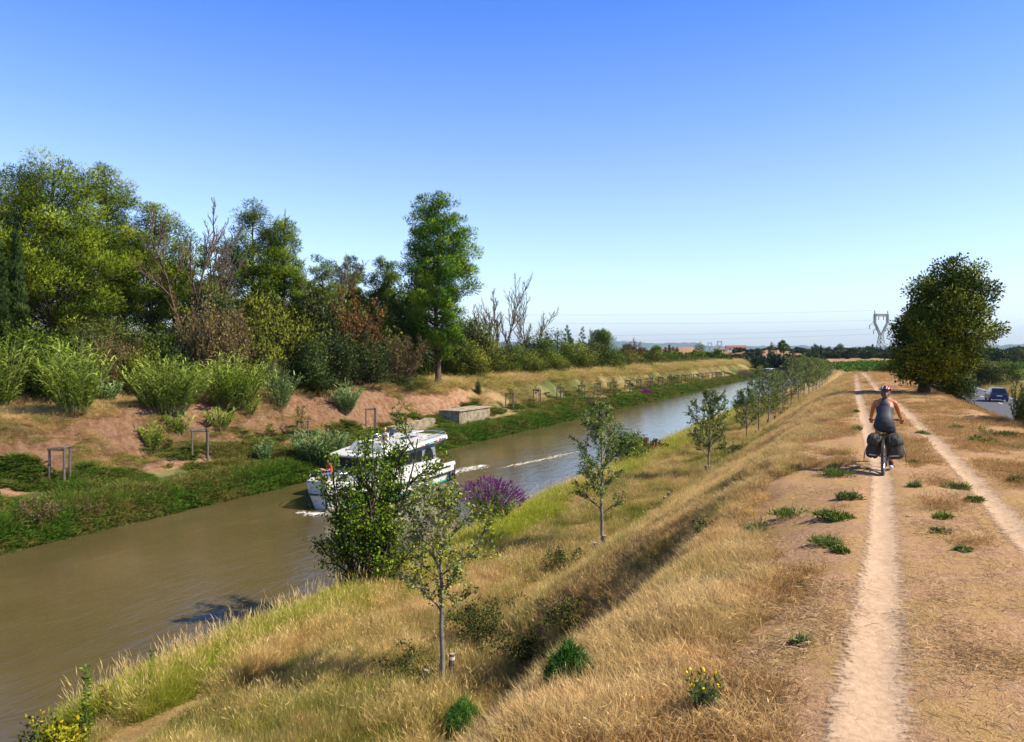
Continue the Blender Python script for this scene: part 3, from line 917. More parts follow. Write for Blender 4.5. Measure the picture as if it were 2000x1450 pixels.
def reed_clump(seed, w, h, ncane, mat, perc=11, lv=.55, lwid=.045, lean=.5):
    rng = np.random.default_rng(seed); paths = []; LP = []; LD = []; LT = []
    for i in range(ncane):
        a = rng.random() * 2 * PI; u = rng.random() ** .55
        p0 = np.array([math.cos(a), math.sin(a), 0]) * u * w * .24
        d = unit(np.array([math.cos(a) * u * lean, math.sin(a) * u * lean, 1]) + rng.normal(0, .06, 3))
        hh = h * (.55 + .45 * rng.random()) * (1 - .22 * u)
        q = np.linspace(0, 1, 5)[:, None]
        P = p0 + d * hh * q + np.array([math.cos(a), math.sin(a), -.25]) * q ** 2 * hh * .12 * u
        paths.append((P, .014 * (1 - .7 * q[:, 0]) + .003))
        ct = rng.normal(0, .15)
        for k in range(perc):
            t = .12 + .88 * (k + rng.random()) / perc
            j = min(3, int(t * 4)); f = t * 4 - j
            LP.append(P[j] * (1 - f) + P[j + 1] * f)
            b = a + rng.normal(0, 1.1)
            LD.append((math.cos(b) * .7, math.sin(b) * .7, .75)); LT.append(.45 + ct + rng.normal(0, .2) + .2 * (t - .5))
    LP = np.array(LP); LD = np.array(LD); n = len(LP)
    V, q, tr, T = blade_strips(LP, LD, lv * (.6 + .7 * rng.random(n)), lwid, rng, 1.5, 3, np.clip(LT, 0, 1))
    return mk_mesh('canes', *tube_arrays(paths, 3), M['cane'], True), mk_mesh('leaves', V, [q, tr], mat, False, {'tint': T})

def tuft_plant(seed, w, h, n, ll, lw, mat, upright=.6, flowers=0, fmat=None, seg=3):
    """low weed: leafy stems radiating from the root"""
    rng = np.random.default_rng(seed)
    a = rng.random(n) * 2 * PI; u = rng.random(n) ** .6
    nl_ = 1 if h > .35 else 5
    lc = np.stack([rng.normal(0, .20 * w, nl_), rng.normal(0, .20 * w, nl_)], 1) * (nl_ > 1); ls_ = (.35 + .45 * rng.random(nl_)) if nl_ > 1 else np.ones(1)
    li = rng.integers(0, nl_, n)
    P = np.stack([lc[li, 0] + np.cos(a) * u * w * .5 * ls_[li], lc[li, 1] + np.sin(a) * u * w * .5 * ls_[li], rng.random(n) * h * .8 * (1 - .5 * u) * ls_[li] ** .5], 1)
    D = np.stack([np.cos(a) * u, np.sin(a) * u, np.full(n, upright)], 1) + rng.normal(0, .5, (n, 3))
    V, q, tr, T = blade_strips(P, D, ll * (.6 + .8 * rng.random(n)), lw, rng, .6, seg, np.clip(.45 + rng.normal(0, .25, n), 0, 1), .6)
    res = [mk_mesh('foliage', V, [q, tr], mat, False, {'tint': T})]
    if flowers:
        P = np.stack([rng.normal(0, w * .3, flowers), rng.normal(0, w * .3, flowers), h * (.95 + .5 * rng.random(flowers))], 1)
        paths = [(np.array([[p[0] * .3, p[1] * .3, 0], [p[0] * .8, p[1] * .8, p[2] * .6], p]), np.array([.004, .003, .002])) for p in P]
        res.append(mk_mesh('flower_stems', *tube_arrays(paths, 3), M['stem']))
        PP = np.repeat(P, 7, 0); D = rng.normal(size=PP.shape) + [0, 0, .5]
        res.append(leafmesh('flowers', [leaf_quads(PP, D, .022, .02, rng)], fmat))
    return res
PN = {1: ('foliage',), 2: ('stems', 'foliage'), 3: ('foliage', 'flower_stems', 'flowers')}
#@@OBJ
# ------------------------------------------------------------------ placement helpers
def at_X(px, X):
    x = (px - 1000.0) / FPX
    d = FW + RT * x
    Z = X / d[0]
    return X, d[1] * Z, Z

def topz(py, Z): return CAMZ + (688 - py) / FPX * Z

# ------------------------------------------------------------------ pines of the left bank
broad = [(0, .45), (.12, .8), (.35, 1.0), (.6, .9), (.8, .74), (.93, .50), (1, .28)]
round_ = [(0, .4), (.2, .85), (.5, 1.0), (.75, .88), (.92, .62), (1, .34)]
def sc_prof(p, r): return [(t, q * r) for t, q in p]
PINES = [ # px, Z, top py, half width px, profile, material, seed, crown base fraction, clumps, lean, label
 (-95, 58, 350, 110, broad, 'pine', 21, .12, 90, 'olive green pine cut by the left edge of the photo'),
 (22, 74, 338, 80, round_, 'pine_d', 22, .12, 80, 'dark thin-topped pine rising behind the pair of cypresses'),
 (100, 64, 316, 122, broad, 'pine', 23, .10, 190, 'tallest and widest olive pine with a long low bare limb, beside the cypresses'),
 (200, 72, 330, 66, round_, 'pine', 24, .10, 110, 'tall pine with a ragged dark top joined to the widest olive pine'),
 (300, 76, 396, 78, broad, 'pine', 25, .12, 110, 'medium olive pine with a leaning double trunk, left of the dead twisted pine'),
 (484, 84, 408, 66, round_, 'pine_d', 26, .10, 130, 'dense dark green pine with a flat broad top right of the dead twisted pine'),
 (556, 86, 434, 46, round_, 'pine_d', 27, .12, 80, 'pine with upswept side boughs on the right flank of the dense dark pine'),
 (636, 92, 508, 36, round_, 'pine', 28, .12, 60, 'short pine standing beside the bare grey snag'),
 (692, 100, 502, 34, round_, 'pine_d', 29, .15, 60, 'round-topped small pine, left one of a pair before the tall bright pine'),
 (742, 98, 500, 36, round_, 'pine_d', 30, .15, 60, 'small pine right next to the tall bright pine'),
]
BP = [(-70, 500, 'at the left photo edge behind all others'), (30, 470, 'behind the cypress pair'), (150, 500, 'behind the widest olive pine'), (238, 455, 'between the ragged pine and the leaning pine'), (345, 500, 'between the leaning pine and the hooked snag'), (410, 480, 'behind the lifeless brown pine'), (530, 520, 'behind the dense dark pine'), (600, 545, 'left of the bare grey snag'), (665, 560, 'between the short pine and the round-topped one'), (716, 575, 'in the gap of the small pine pair'), (785, 560, 'left of the tall bright pine trunk'), (905, 628, 'low on the right of the tall bright pine')]
for k, (px, ty, lb) in enumerate(BP): PINES.append((px, 112 if px < 700 else 125, ty, 52, (round_, broad)[k % 2], ('pine', 'pine_d')[k % 2], 60 + k, .04, 60, 'background pine ' + lb))
for px, Z, ty, hw, prof, mt, sd_, bf, ncl, lab in PINES:
    x, y = at_depth(px, Z); z = Hs(x, y); h = topz(ty, Z) - z
    r = 1.06 * hw * Z / FPX
    me = crown_tree(sd_, h, h * bf, sc_prof(prof, r), ncl, .23 * r + .42, int((1350 if Z < 105 else 520) * r * h * .62), .22 if Z < 105 else .36, .065 if Z < 105 else .11, M[mt], M['bark_dark'], .68, .022 * h, (random.Random(sd_).uniform(-1, 1), .3), True, .55, .3, .34, wob=1.0)
    place_tree(me, 'pine_tree', lab, 'pine tree', (x, y, z), 0)

# the tall bright pine at the water side
x, y, z = ground(856, 755); Z = depth_of(x, y); h = topz(384, Z) - z; u = Z / FPX
prof = [(0, 16 * u), (.03, 42 * u), (.12, 58 * u), (.22, 50 * u), (.33, 66 * u), (.44, 68 * u), (.56, 74 * u), (.68, 70 * u), (.80, 62 * u), (.90, 50 * u), (.97, 34 * u), (1, 14 * u)]
me = crown_tree(77, h, h * .155, prof, 230, 1.2, 70000, .25, .08, M['pine_b'], M['bark'], .68, .34, (-.9, 0), True, .6, .3, .34, wob=.5)
place_tree(me, 'pine_tree', 'tall fresh green pine with a bare lower trunk standing on the far bank edge', 'pine tree', (x, y, z), 2.2)

# cypresses
for k, (px, Z, ty, hw, lab) in enumerate([(36, 56, 455, 19, 'taller slim cypress at the left, next to the wide olive pine'), (4, 55, 498, 22, 'darker cypress cut by the left edge of the photo')]):
    x, y = at_depth(px, Z); z = Hs(x, y); h = topz(ty, Z) - z; r = hw * Z / FPX
    me = crown_tree(50 + k, h, .3, sc_prof([(0, .8), (.2, 1), (.5, .85), (.8, .5), (1, .08)], r), 160, .42, 26000, .2, .07, M['cypress'], M['bark_dark'], 1.3, .14, (0, 0), True, 1.6, .1, .22, wob=.1, nbr=30)
    place_tree(me, 'cypress_tree', lab, 'cypress', (x, y, z))

# dead and bare trees on the left
def bare_at(px, Z, ty, seed, nb, spr, dep, tr, lab, ivy=None, rz=0, name='dead_tree', bark='twig', base=None):
    if px > 930: Z = at_X(px, -53)[2]
    x, y = at_depth(px, Z); z = Hs(x, y); h = topz(ty, Z) - z
    mm = bare_tree(seed, h, M[bark], nb, spr, dep, tr, ivy)
    hz = max(v.co.z for v in mm[0].vertices)
    s = h / hz
    t = thing(name, lab, 'dead tree', (x, y, z), rz, s)
    part('trunk', mm[0], t)
    if len(mm) > 1: part('ivy', mm[1], t)
bare_at(372, 74, 388, 3, 2, .45, 3, .17, 'dead twisted pine with a hooked bare top between the olive and the dark pines', rz=.5, bark='bark')
bare_at(405, 78, 425, 41, 4, .5, 4, .075, 'brown lifeless pine with a haze of dry twigs behind the hooked snag', bark='twig', rz=1)
bare_at(622, 86, 486, 5, 2, .35, 3, .15, 'bare grey snag with upright twigs rising from the short pine')
bare_at(486, 88, 398, 6, 1, .1, 3, .13, 'dry twiggy tip poking out of the top of the dense dark pine')
bare_at(950, 118, 560, 7, 3, .42, 3, .14, 'leafless spreading tree left of the ivy-clad dead tree', rz=.6)
bare_at(986, 112, 536, 8, 2, .22, 3, .19, 'tallest leafless tree with its trunk wrapped in ivy', (260, .55), rz=1.2)
bare_at(963, 108, 610, 9, 1, .05, 2, .16, 'short dead stump trunk fully clothed in ivy, left of the tallest leafless tree', (700, 1.0))
bare_at(1034, 120, 580, 10, 3, .38, 3, .14, 'leafless tree with crooked boughs right of the ivy-clad ones', (60, .4), rz=2.1)
bare_at(935, 104, 592, 11, 3, .4, 3, .12, 'thin half-dead tree with ivy beside the tall bright pine', (160, .5), rz=.3)

# ------------------------------------------------------------------ shrubs
PROTO = {}
def proto(kind, var):
    k = (kind, var)
    if k in PROTO: return PROTO[k]
    sd_ = 100 + hash_k(kind) * 7 + var
    if kind == 't': m = twig_shrub(sd_, 3, 3, M['twig'], 18, 1800, M['shrub_o'], .10)
    elif kind == 'b': m = twig_shrub(sd_, 3, 3, M['twig'], 18, 6500, M['shrub_b'], .11)
    elif kind == 'r': m = twig_shrub(sd_, 3, 3, M['bark_dark'], 14, 5200, M['shrub_r'], .11)
    elif kind == 'k': m = twig_shrub(sd_, 3, 3, M['bark_dark'], 16, 5000, M['shrub_d'], .13)
    else:
        mt = {'g': 'shrub_g', 'y': 'shrub_y', 'd': 'shrub_d', 'o': 'shrub_o', 'f': 'far_tree', 'v': 'bushleaf'}[kind]
        m = shrub_mesh(sd_, 3, 3, 9500, .11, .055, M[mt], M['bark_dark'])
    PROTO[k] = m
    return m
def hash_k(s): return sum(ord(c) for c in s)

def shrub(px, Z, ty, hw, kind, lab, var=0, cat='shrub', by=None, group=None, name='shrub', sink=.15):
    x, y = at_depth(px, Z); z = Hs(x, y); h = topz(ty, Z) - z
    w = 2.6 * hw * Z / FPX
    h = max(h, .35)
    m = proto(kind, var % 3)
    t = thing(name, lab, cat, (x, y, z - sink), (px * 1.7) % 6.28, (w / 2.9, w / 2.9, (h + sink) / 2.9), group)
    for nm, me in zip(('stems', 'foliage'), m): part(nm, me, t)
    return t
SHRUBS = [
 (98, 51, 652, 58, 'g', 'large feathery green bush between the two reed thickets at the left', 0),
 (55, 53, 640, 45, 'g', 'deep green bush under the cypresses', 1),
 (20, 57, 655, 45, 'd', 'dark bush at the foot of the cut-off cypress', 2),
 (170, 60, 632, 42, 'o', 'dull olive bush under the wide olive pine', 0),
 (150, 66, 600, 55, 'y', 'low olive pine sapling thicket under the long bare limb', 1),
 (212, 57, 672, 36, 'b', 'dry brown bush behind the gravel track bend', 0),
 (240, 64, 628, 48, 'o', 'grey-olive bush beneath the ragged pine', 2),
 (268, 58, 676, 30, 'y', 'small bright yellow-green bush above the first reed thicket', 0),
 (300, 63, 662, 40, 'd', 'dark rounded bush at the foot of the leaning pine trunk', 0),
 (350, 61, 655, 40, 'd', 'dark bush left of the tawny twig thicket', 1),
 (398, 62, 612, 46, 'b', 'tawny twig thicket above the second reed thicket', 1),
 (448, 64, 622, 44, 'b', 'pale brown twig bush right of the tawny thicket', 2),
 (430, 74, 575, 46, 'o', 'olive bush behind the twig thickets', 1),
 (500, 70, 590, 46, 'y', 'tall yellow-green bush below the dense dark pine', 2),
 (532, 64, 700, 20, 't', 'leafless grey bush beside the second reed thicket', 0),
 (556, 78, 580, 52, 'y', 'broad olive-yellow bush filling the gap under the upswept pine', 1),
 (596, 66, 662, 44, 'd', 'very dark bush with a hollow beneath it, below the grey snag', 2),
 (640, 82, 560, 56, 'o', 'tall olive tree-like bush behind the rusty one', 0),
 (612, 60, 718, 28, 'g', 'small green bush in front of the very dark one', 2),
 (566, 58, 752, 18, 't', 'low tangle of bare twigs above the bare clay slope', 1),
 (702, 70, 590, 44, 'r', 'rust-coloured acacia bush in front of the small pines', 0),
 (672, 66, 652, 46, 'k', 'dark open-branched acacia with a leaning black trunk', 0),
 (728, 64, 668, 42, 'k', 'dark thin-leaved tree right of the leaning black trunk', 1),
 (748, 86, 610, 46, 'y', 'olive-yellow bush left of the tall bright pine', 2),
 (792, 92, 560, 46, 'g', 'deep green bush behind the tall bright pine', 1),
 (772, 76, 668, 34, 'b', 'brown brush at the left of the tall bright pine trunk', 2),
 (752, 62, 732, 40, 'o', 'low olive bush on the bank below the dark acacias', 1),
 (800, 66, 738, 38, 'y', 'low yellow-green bush on the bank left of the pine trunk', 0),
 (822, 74, 742, 24, 'd', 'small dark bush right at the foot of the pine trunk', 0),
 (770, 60, 764, 34, 'd', 'dark brush above the left stone wall', 1),
 (712, 58, 770, 36, 'b', 'dead brown brush above the fourth wooden guard', 1),
 (640, 56, 762, 26, 'o', 'olive brush left of the small bluish reed tuft', 2),
 (880, 92, 640, 40, 'g', 'deep green bush on the right side of the pine trunk', 2),
 (910, 88, 664, 34, 'y', 'bright bush just right of the pine trunk', 1),
 (925, 96, 622, 40, 'o', 'tall grey-green bush under the thin half-dead tree', 0),
 (952, 92, 672, 34, 'y', 'yellow-green bush before the ivy stump', 2),
 (990, 96, 676, 34, 'g', 'green bush before the tallest leafless tree', 0),
 (1022, 102, 672, 34, 'y', 'yellow-green bush under the crooked leafless tree', 1),
 (1052, 112, 655, 36, 'g', 'high green bush right of the crooked leafless tree', 1),
 (1088, 114, 656, 34, 'g', 'high rounded green bush in front of the far cedars', 2),
 (1072, 104, 686, 30, 'y', 'low bright bush in front of the high green bushes', 0),
 (1122, 112, 676, 32, 'y', 'yellow-green bush below the left far cedar', 2),
 (1152, 120, 674, 30, 'o', 'olive bush left of the umbrella pine', 1),
 (1186, 122, 680, 30, 'g', 'green bush below the umbrella pine', 0),
 (1216, 128, 684, 26, 'y', 'yellow-green bush right of the umbrella pine', 1),
 (1232, 142, 676, 20, 'r', 'reddish bush right of the umbrella pine', 1),
 (1248, 132, 694, 24, 'd', 'small dark bush before the reddish one', 2),
 (1272, 144, 686, 26, 'y', 'bright green bush along the far bank below the cypress group', 0),
 (1303, 152, 690, 26, 'g', 'green bush right of the bright one below the cypress group', 1),
 (1335, 165, 694, 26, 'y', 'yellow-green bush where the hedge of the far bank gets lower', 2),
 (1366, 180, 697, 24, 'y', 'low yellow-green bush at the foot of the dry ridge', 0),
 (1396, 195, 700, 22, 'g', 'last green bush of the far bank hedge', 2),
 (912, 94, 733, 8, 'd', 'small dark juniper-like bush on the bare bank right of the pine', 0),
 (934, 91, 741, 5, 'd', 'tiny dark bush, the smaller of two on the bare bank', 1),
]
for px, Z, ty, hw, kd, lab, var in SHRUBS:
    if px > 872 and 'bare bank' not in lab: Z = at_X(px, -47.5 - 2.0 * math.sin(px))[2]
    if px < 872: Z = max(Z, at_X(px, -44.6 - .8 * math.sin(px * 3))[2])
    shrub(px, Z, ty, hw, kd, lab, var)

for px, py, wp, hp, lab in ((88, 1048, 96, 64, 'greyish seed-head bush at the water edge, lower left'), (188, 1030, 70, 46, 'second pale seed-head bush right of the greyish one at the far water edge'), (1168, 812, 36, 34, 'dry domed tuft on the far bank behind the second young tree')):
    x, y, z = ground(px, py); Z = depth_of(x, y); h = hp * Z / FPX; w = wp * Z / FPX
    m = proto('b', 1); t = thing('seed_bush', lab, 'shrub', (x - .6, y, z - .1), px, (w / 2.9, w / 2.9, h / 2.7))
    for nm, me in zip(('stems', 'foliage'), m): part(nm, me, t)
# ------------------------------------------------------------------ reeds
REEDS = [ # px, base py, top py, half width px, mat, canes, label
 (326, 806, 703, 68, 'reed', 150, 'big fountain-shaped reed thicket, left of the matching pair above the bare clay'),
 (452, 795, 696, 66, 'reed', 150, 'big fountain-shaped reed thicket, right of the matching pair above the bare clay'),
 (148, 806, 672, 44, 'reed', 90, 'tall pale green reed thicket right of the large feathery bush'),
 (2, 800, 652, 34, 'reed', 70, 'bright reed thicket at the left edge of the photo'),
 (206, 786, 742, 26, 'reedb', 40, 'low thin reeds beside the gravel track'),
 (676, 806, 752, 24, 'reedb', 55, 'small bluish reed tuft on the bare slope left of the stone wall'),
 (628, 912, 838, 46, 'reedb', 120, 'bushy bluish reeds at the water edge behind the bow of the boat'),
 (545, 800, 722, 24, 'reedb', 34, 'loose pale reeds on the slope above the third wooden guard'),
 (300, 880, 826, 20, 'reed', 16, 'sparse young reeds growing in the eroded clay gully'),
 (346, 850, 806, 20, 'reed', 16, 'thin reeds below the left big thicket'),
 (430, 838, 796, 24, 'reed', 18, 'thin reeds spilling below the right big thicket'),
 (486, 812, 772, 18, 'reed', 14, 'few arching reeds at the right foot of the right big thicket'),
 (515, 905, 860, 12, 'reedb', 14, 'narrow reed sprig left of the bluish reeds by the boat'),
]
for k, (px, by, ty, hw, mt, nc, lab) in enumerate(REEDS):
    x, y, z = ground(px, by); Z = depth_of(x, y); h = (by - ty) * Z / FPX; w = 2 * hw * Z / FPX
    me = reed_clump(300 + k, w * 1.12, h * 1.22, int(nc * 1.5), M[mt], 13, .30 + .10 * h, .075, .42 * w / h + .05)
    t = thing('reed_clump', lab, 'reeds', (x, y, z), 0)
    part('canes', me[0], t); part('leaves', me[1], t)

# ------------------------------------------------------------------ wooden tree guards on the far bank
def guard_meshes():
    rng = random.Random(5)
    posts = []
    for (px_, py_) in ((-.42, 0), (.42, .05), (.2, .55)):
        mb = MB(); l = rng.uniform(-.03, .03)
        mb.tube([(px_, py_, -.4), (px_ + l, py_, .7), (px_ + l * 1.5, py_ + .01, 1.62)], [.065, .06, .055], 8)
        posts.append(mb.mesh('post', M['post'], False))
    bars = []
    for a, b in (((-.5, .0, 1.60), (.5, .05, 1.60)), ((-.48, -.03, 1.66), (.28, .60, 1.67)), ((.46, -.03, 1.69), (.16, .62, 1.70))):
        mb = MB(); mb.tube([a, b], [.045, .045], 7); bars.append(mb.mesh('top_bar', M['post']))
    return posts, bars
GP, GB = guard_meshes()
def sapling_meshes(seed):
    return young_tree(seed, 2.5, 1.0, 1.0, 420, .09, .06, M['shrub_o'], M['bark_dark'], .022, 9)
SAP = [sapling_meshes(900), sapling_meshes(901)]
GUARDS = [(110, 946), (390, 898), (586, 866), (724, 836), (995, 799), (1047, 790), (1094, 784), (1136, 778), (1167, 773), (1198, 768.5), (1225, 764.5), (1248, 761), (1270, 757.7), (1290, 755), (1308, 752.5), (1322, 750.5), (1335, 748.8), (1347, 747.2), (1358, 745.8), (1368, 744.5), (1378, 743.3), (1387, 742.2), (1396, 741.2), (1404, 740.2), (1412, 739.3)]
GL = ['weathered three-post wooden guard at the far left, nearest the water edge weeds', 'three-post wooden guard on the trampled clay, below the reed thickets', 'three-post wooden guard with a sapling inside, left of the bluish reeds', 'three-post wooden guard behind the man in the white cap']
for k, (px, py) in enumerate(GUARDS):
    x, y, z = ground(px, py)
    if k < 4: lab = GL[k]
    else: lab = 'wooden tree guard on the far bank, %s in the row right of the stone wall' % ORD[k - 4]
    s = (1.12, 1.12, 1.0, .98)[k] if k < 4 else 1.12
    t = thing('tree_guard', lab, 'tree guard', (x, y, z), -.25 + .5 * math.sin(k * 2.3) + PI / 2 * 0 + .35, s, 'wooden tree guards along the far bank')
    for me in GP: part('post', me, t)
    for me in GB: part('top_bar', me, t)
    if k >= 2 and k < 16 and k != 3:
        ww = 'inside the %s guard right of the stone wall' % ORD[k - 4] if k >= 4 else 'inside the guard left of the bluish reeds'
        sp = place_tree(SAP[k % 2], 'sapling', 'thin young tree standing ' + ww, 'sapling', (x - .05, y + .22, z), k * 1.3, .95 if k != 2 else 1.1, 'saplings in the wooden guards')

# ------------------------------------------------------------------ stone sluice walls on the far bank
M['stone'] = None
def stone_mat():
    t = NT('old_stone'); o = t.obj()
    br = t.n('TexBrick', {'Vector': t.n('Mapping', {'Vector': (o, 0), 'Rotation': (PI / 2, 0, PI / 2)}), 'Color1': (.36, .31, .22), 'Color2': (.46, .41, .31), 'Mortar': (.30, .26, .19), 'Scale': 1.0, 'Brick Width': .9, 'Row Height': .42, 'Mortar Size': .02})
    nz = t.noise(1.6, 8, .75, o); st = t.ramp(nz, [(.38, (.35, .30, .22)), (.55, (1, .97, .9))])
    c = t.mix(1.0, (br, 0), (st, 0), 'MULTIPLY')
    bp = t.n('Bump', {'Strength': .7, 'Distance': .05, 'Height': t.noise(7, 6, .7, o)})
    return t.end(t.n('BsdfPrincipled', {'Base Color': (c, 2), 'Roughness': .95, 'Normal': bp}))
M['stone'] = stone_mat()
x1, y1, z1 = ground(897, 832)
X0 = x1
def y_at(px): return at_X(px, X0)[1]
zb = z1 - .5; zt = topz(805, depth_of(x1, y1))
ya, yb = y_at(897), y_at(957)
L = yb - ya
t = thing('stone_wall', 'old stone sluice block with a dark shaded end, on the far bank behind the boat', 'stone wall', (X0, ya, zb))
mb = MB(); hz = zt - zb
mb.loft([np.array([(-2.3, 0, 0), (0, 0, 0), (0, 0, hz), (-2.3, 0, hz + .02)]), np.array([(-2.1, L * .5, 0), (.02, L * .5, 0), (0.02, L * .5, hz + .03), (-2.1, L * .5, hz)]), np.array([(-2.0, L, 0), (0, L, 0), (0, L, hz * .97), (-2.0, L, hz * .98)])])
mb.build('masonry', M['stone'], t)
mb = MB(); mb.box((-1.1, L / 2, hz + .06), (2.5, L + .1, .12)); mb.build('coping', M['stone'], t, bevel=.04)
mb = MB(); mb.box((-.55, -1.1, .28), (1.3, 2.3, .35)); mb.build('ledge', M['stone'], t, bevel=.03)
yc, yd = y_at(785), y_at(864)
t = thing('stone_wall', 'low crumbling stone wall left of the sluice block, half hidden by the bush tree', 'stone wall', (X0 - 1.0, yc, zb))
L = yd - yc + .4; mb = MB()
rings = []
for q in np.linspace(0, 1, 9):
    hh = hz * (.80 - .14 * (1 - q)) + .06 * math.sin(q * 23); rings.append(np.array([(-.6, L * q, 0), (0, L * q, 0), (0, L * q, hh), (-.6, L * q, hh + .02)]))
mb.loft(rings); mb.build('masonry', M['stone'], t)

#@@FAR
# ------------------------------------------------------------------ far trees, left to right
FT = {}
def far_tree(kind, var=0):
    k = (kind, var)
    if k in FT: return FT[k]
    s = 400 + var * 3 + hash_k(kind)
    if kind == 'cedar': m = crown_tree(s, 10, .8, [(0, 3.4), (.25, 3.1), (.5, 2.3), (.75, 1.3), (1, .15)], 70, .85, 7000, .4, .13, M['shrub_d'], M['bark_dark'], .28, .22, (0, 0), True, -.1, .45, .2)
    elif kind == 'umbrella': m = crown_tree(s, 10, 4.4, [(0, 3.6), (.3, 5.2), (.6, 4.9), (.85, 3.2), (1, 1)], 90, 1.5, 12000, .4, .14, M['pine_d'], M['bark'], .6, .35, (0, 0), True, .8, .3, .25)
    elif kind == 'stone': m = crown_tree(s, 10, 5.0, [(0, 2.2), (.4, 4.4), (.7, 3.8), (1, .8)], 40, 1.2, 5000, .5, .2, M['pine_d'], M['bark'], .45, .3, (1, 0), True, .8, .3, .25)
    elif kind == 'cyp': m = crown_tree(s, 10, .4, [(0, 1.1), (.3, 1.3), (.7, .9), (1, .1)], 50, .8, 4000, .4, .14, M['cypress'], M['bark_dark'], 1.3, .2, (0, 0), True, 1.4, .1, .2)
    elif kind == 'thin': m = crown_tree(s, 10, 2.5, [(0, 1.5), (.4, 3.0), (.8, 2.2), (1, .6)], 26, 1.0, 1700, .4, .2, M['shrub_y'], M['bark_grey'], .8, .22, (0, 0), False, .2, .4, .25)
    elif kind == 'grey': m = crown_tree(s, 10, 2.0, [(0, 1.6), (.4, 3.0), (.8, 2.4), (1, .6)], 30, 1.0, 2400, .4, .2, M['shrub_o'], M['bark_grey'], .9, .22, (0, 0), False, .2, .4, .25)
    else: m = crown_tree(s, 10, 1.2, [(0, 4), (.3, 5.2), (.65, 4.6), (.9, 2.6), (1, 1)], 60, 1.7, 7000, .5, .25, M['far_tree'], M['bark_dark'], .8, .3, (0, 0), False, .3, .3, .25)
    FT[k] = m; return m
FAR = [ # px, Z, top, half width px, kind, label
 (1030, 190, 652, 14, 'cedar', 'dark layered cedar right behind the crooked leafless tree'),
 (1068, 210, 645, 18, 'cedar', 'low flat cedar between the leafless trees and the paired cedars'),
 (1109, 220, 631, 17, 'cedar', 'dark layered cedar, left one of the pair by the umbrella pine'),
 (1137, 225, 635, 14, 'cedar', 'slimmer cedar, right one of the pair by the umbrella pine'),
 (1153, 240, 640, 6, 'grey', 'thin grey tree top peeping between cedar and umbrella pine'),
 (1175, 200, 643, 28, 'umbrella', 'round dense umbrella pine standing above the far hedge'),
 (1226, 300, 672, 20, 'round', 'round green tree at the start of the distant treeline'),
 (1252, 320, 678, 18, 'round', 'low round tree left of the dark distant cypress group'),
 (1282, 330, 674, 13, 'umbrella', 'small dark round pine touching the distant cypress group'),
 (1299, 335, 675, 6, 'cyp', 'leftmost pointed cypress of the distant dark group'),
 (1307, 338, 672, 6, 'cyp', 'second pointed cypress of the distant dark group'),
 (1315, 340, 674, 6, 'cyp', 'third pointed cypress of the distant dark group'),
 (1323, 342, 677, 6, 'cyp', 'rightmost pointed cypress of the distant dark group'),
 (1367, 300, 667, 15, 'thin', 'thin yellowish tree in front of the dry ridge'),
 (1357, 380, 692, 9, 'round', 'low bush left of the thin yellowish tree on the ridge slope'),
 (1398, 360, 694, 9, 'round', 'dark round bush on the slope of the dry ridge'),
 (1402, 480, 679, 6, 'thin', 'small yellow-green tree left of the farmhouse'),
 (1462, 430, 687, 16, 'round', 'dark tree just right of the farmhouse'),
 (1482, 420, 680, 12, 'round', 'round tree left of the slender poplar in the distant treeline'),
 (1507, 380, 669, 11, 'grey', 'slender airy poplar in the distant treeline'),
 (1531, 400, 664, 12, 'stone', 'flat-topped leaning pine rising above the distant treeline'),
 (1548, 430, 686, 14, 'round', 'broad tree right below the flat-topped pine'),
 (1573, 450, 683, 13, 'round', 'grey-green tree left of the pointed conifer'),
 (1592, 460, 672, 10, 'round', 'tall dark tree beside the pointed conifer'),
 (1603, 465, 673, 4, 'cyp', 'pointed conifer in the distant treeline left of the pylon'),
 (1618, 470, 677, 9, 'round', 'medium dark tree right of the pointed conifer'),
 (1640, 480, 672, 13, 'round', 'large dark round tree left of the big pylon'),
 (1662, 500, 683, 13, 'round', 'lower tree between the dark round tree and the big pylon'),
]
for k, (px, Z, ty, hw, kd, lab) in enumerate(FAR):
    x, y = at_depth(px, Z); z = Hs(x, y); h = topz(ty, Z) - z
    me = far_tree(kd, k % 2)
    bw = {'cedar': 3.4, 'umbrella': 5.8, 'stone': 4.8, 'cyp': 1.6, 'thin': 3.4, 'grey': 3.4, 'round': 5.8}[kd]
    w = hw * Z / FPX / bw
    place_tree(me, {'cedar': 'cedar_tree', 'umbrella': 'umbrella_pine', 'stone': 'umbrella_pine', 'cyp': 'cypress_tree'}.get(kd, 'far_tree'), lab, 'tree', (x, y, z - .3), k * 1.1, (w, w, h / 10.0))

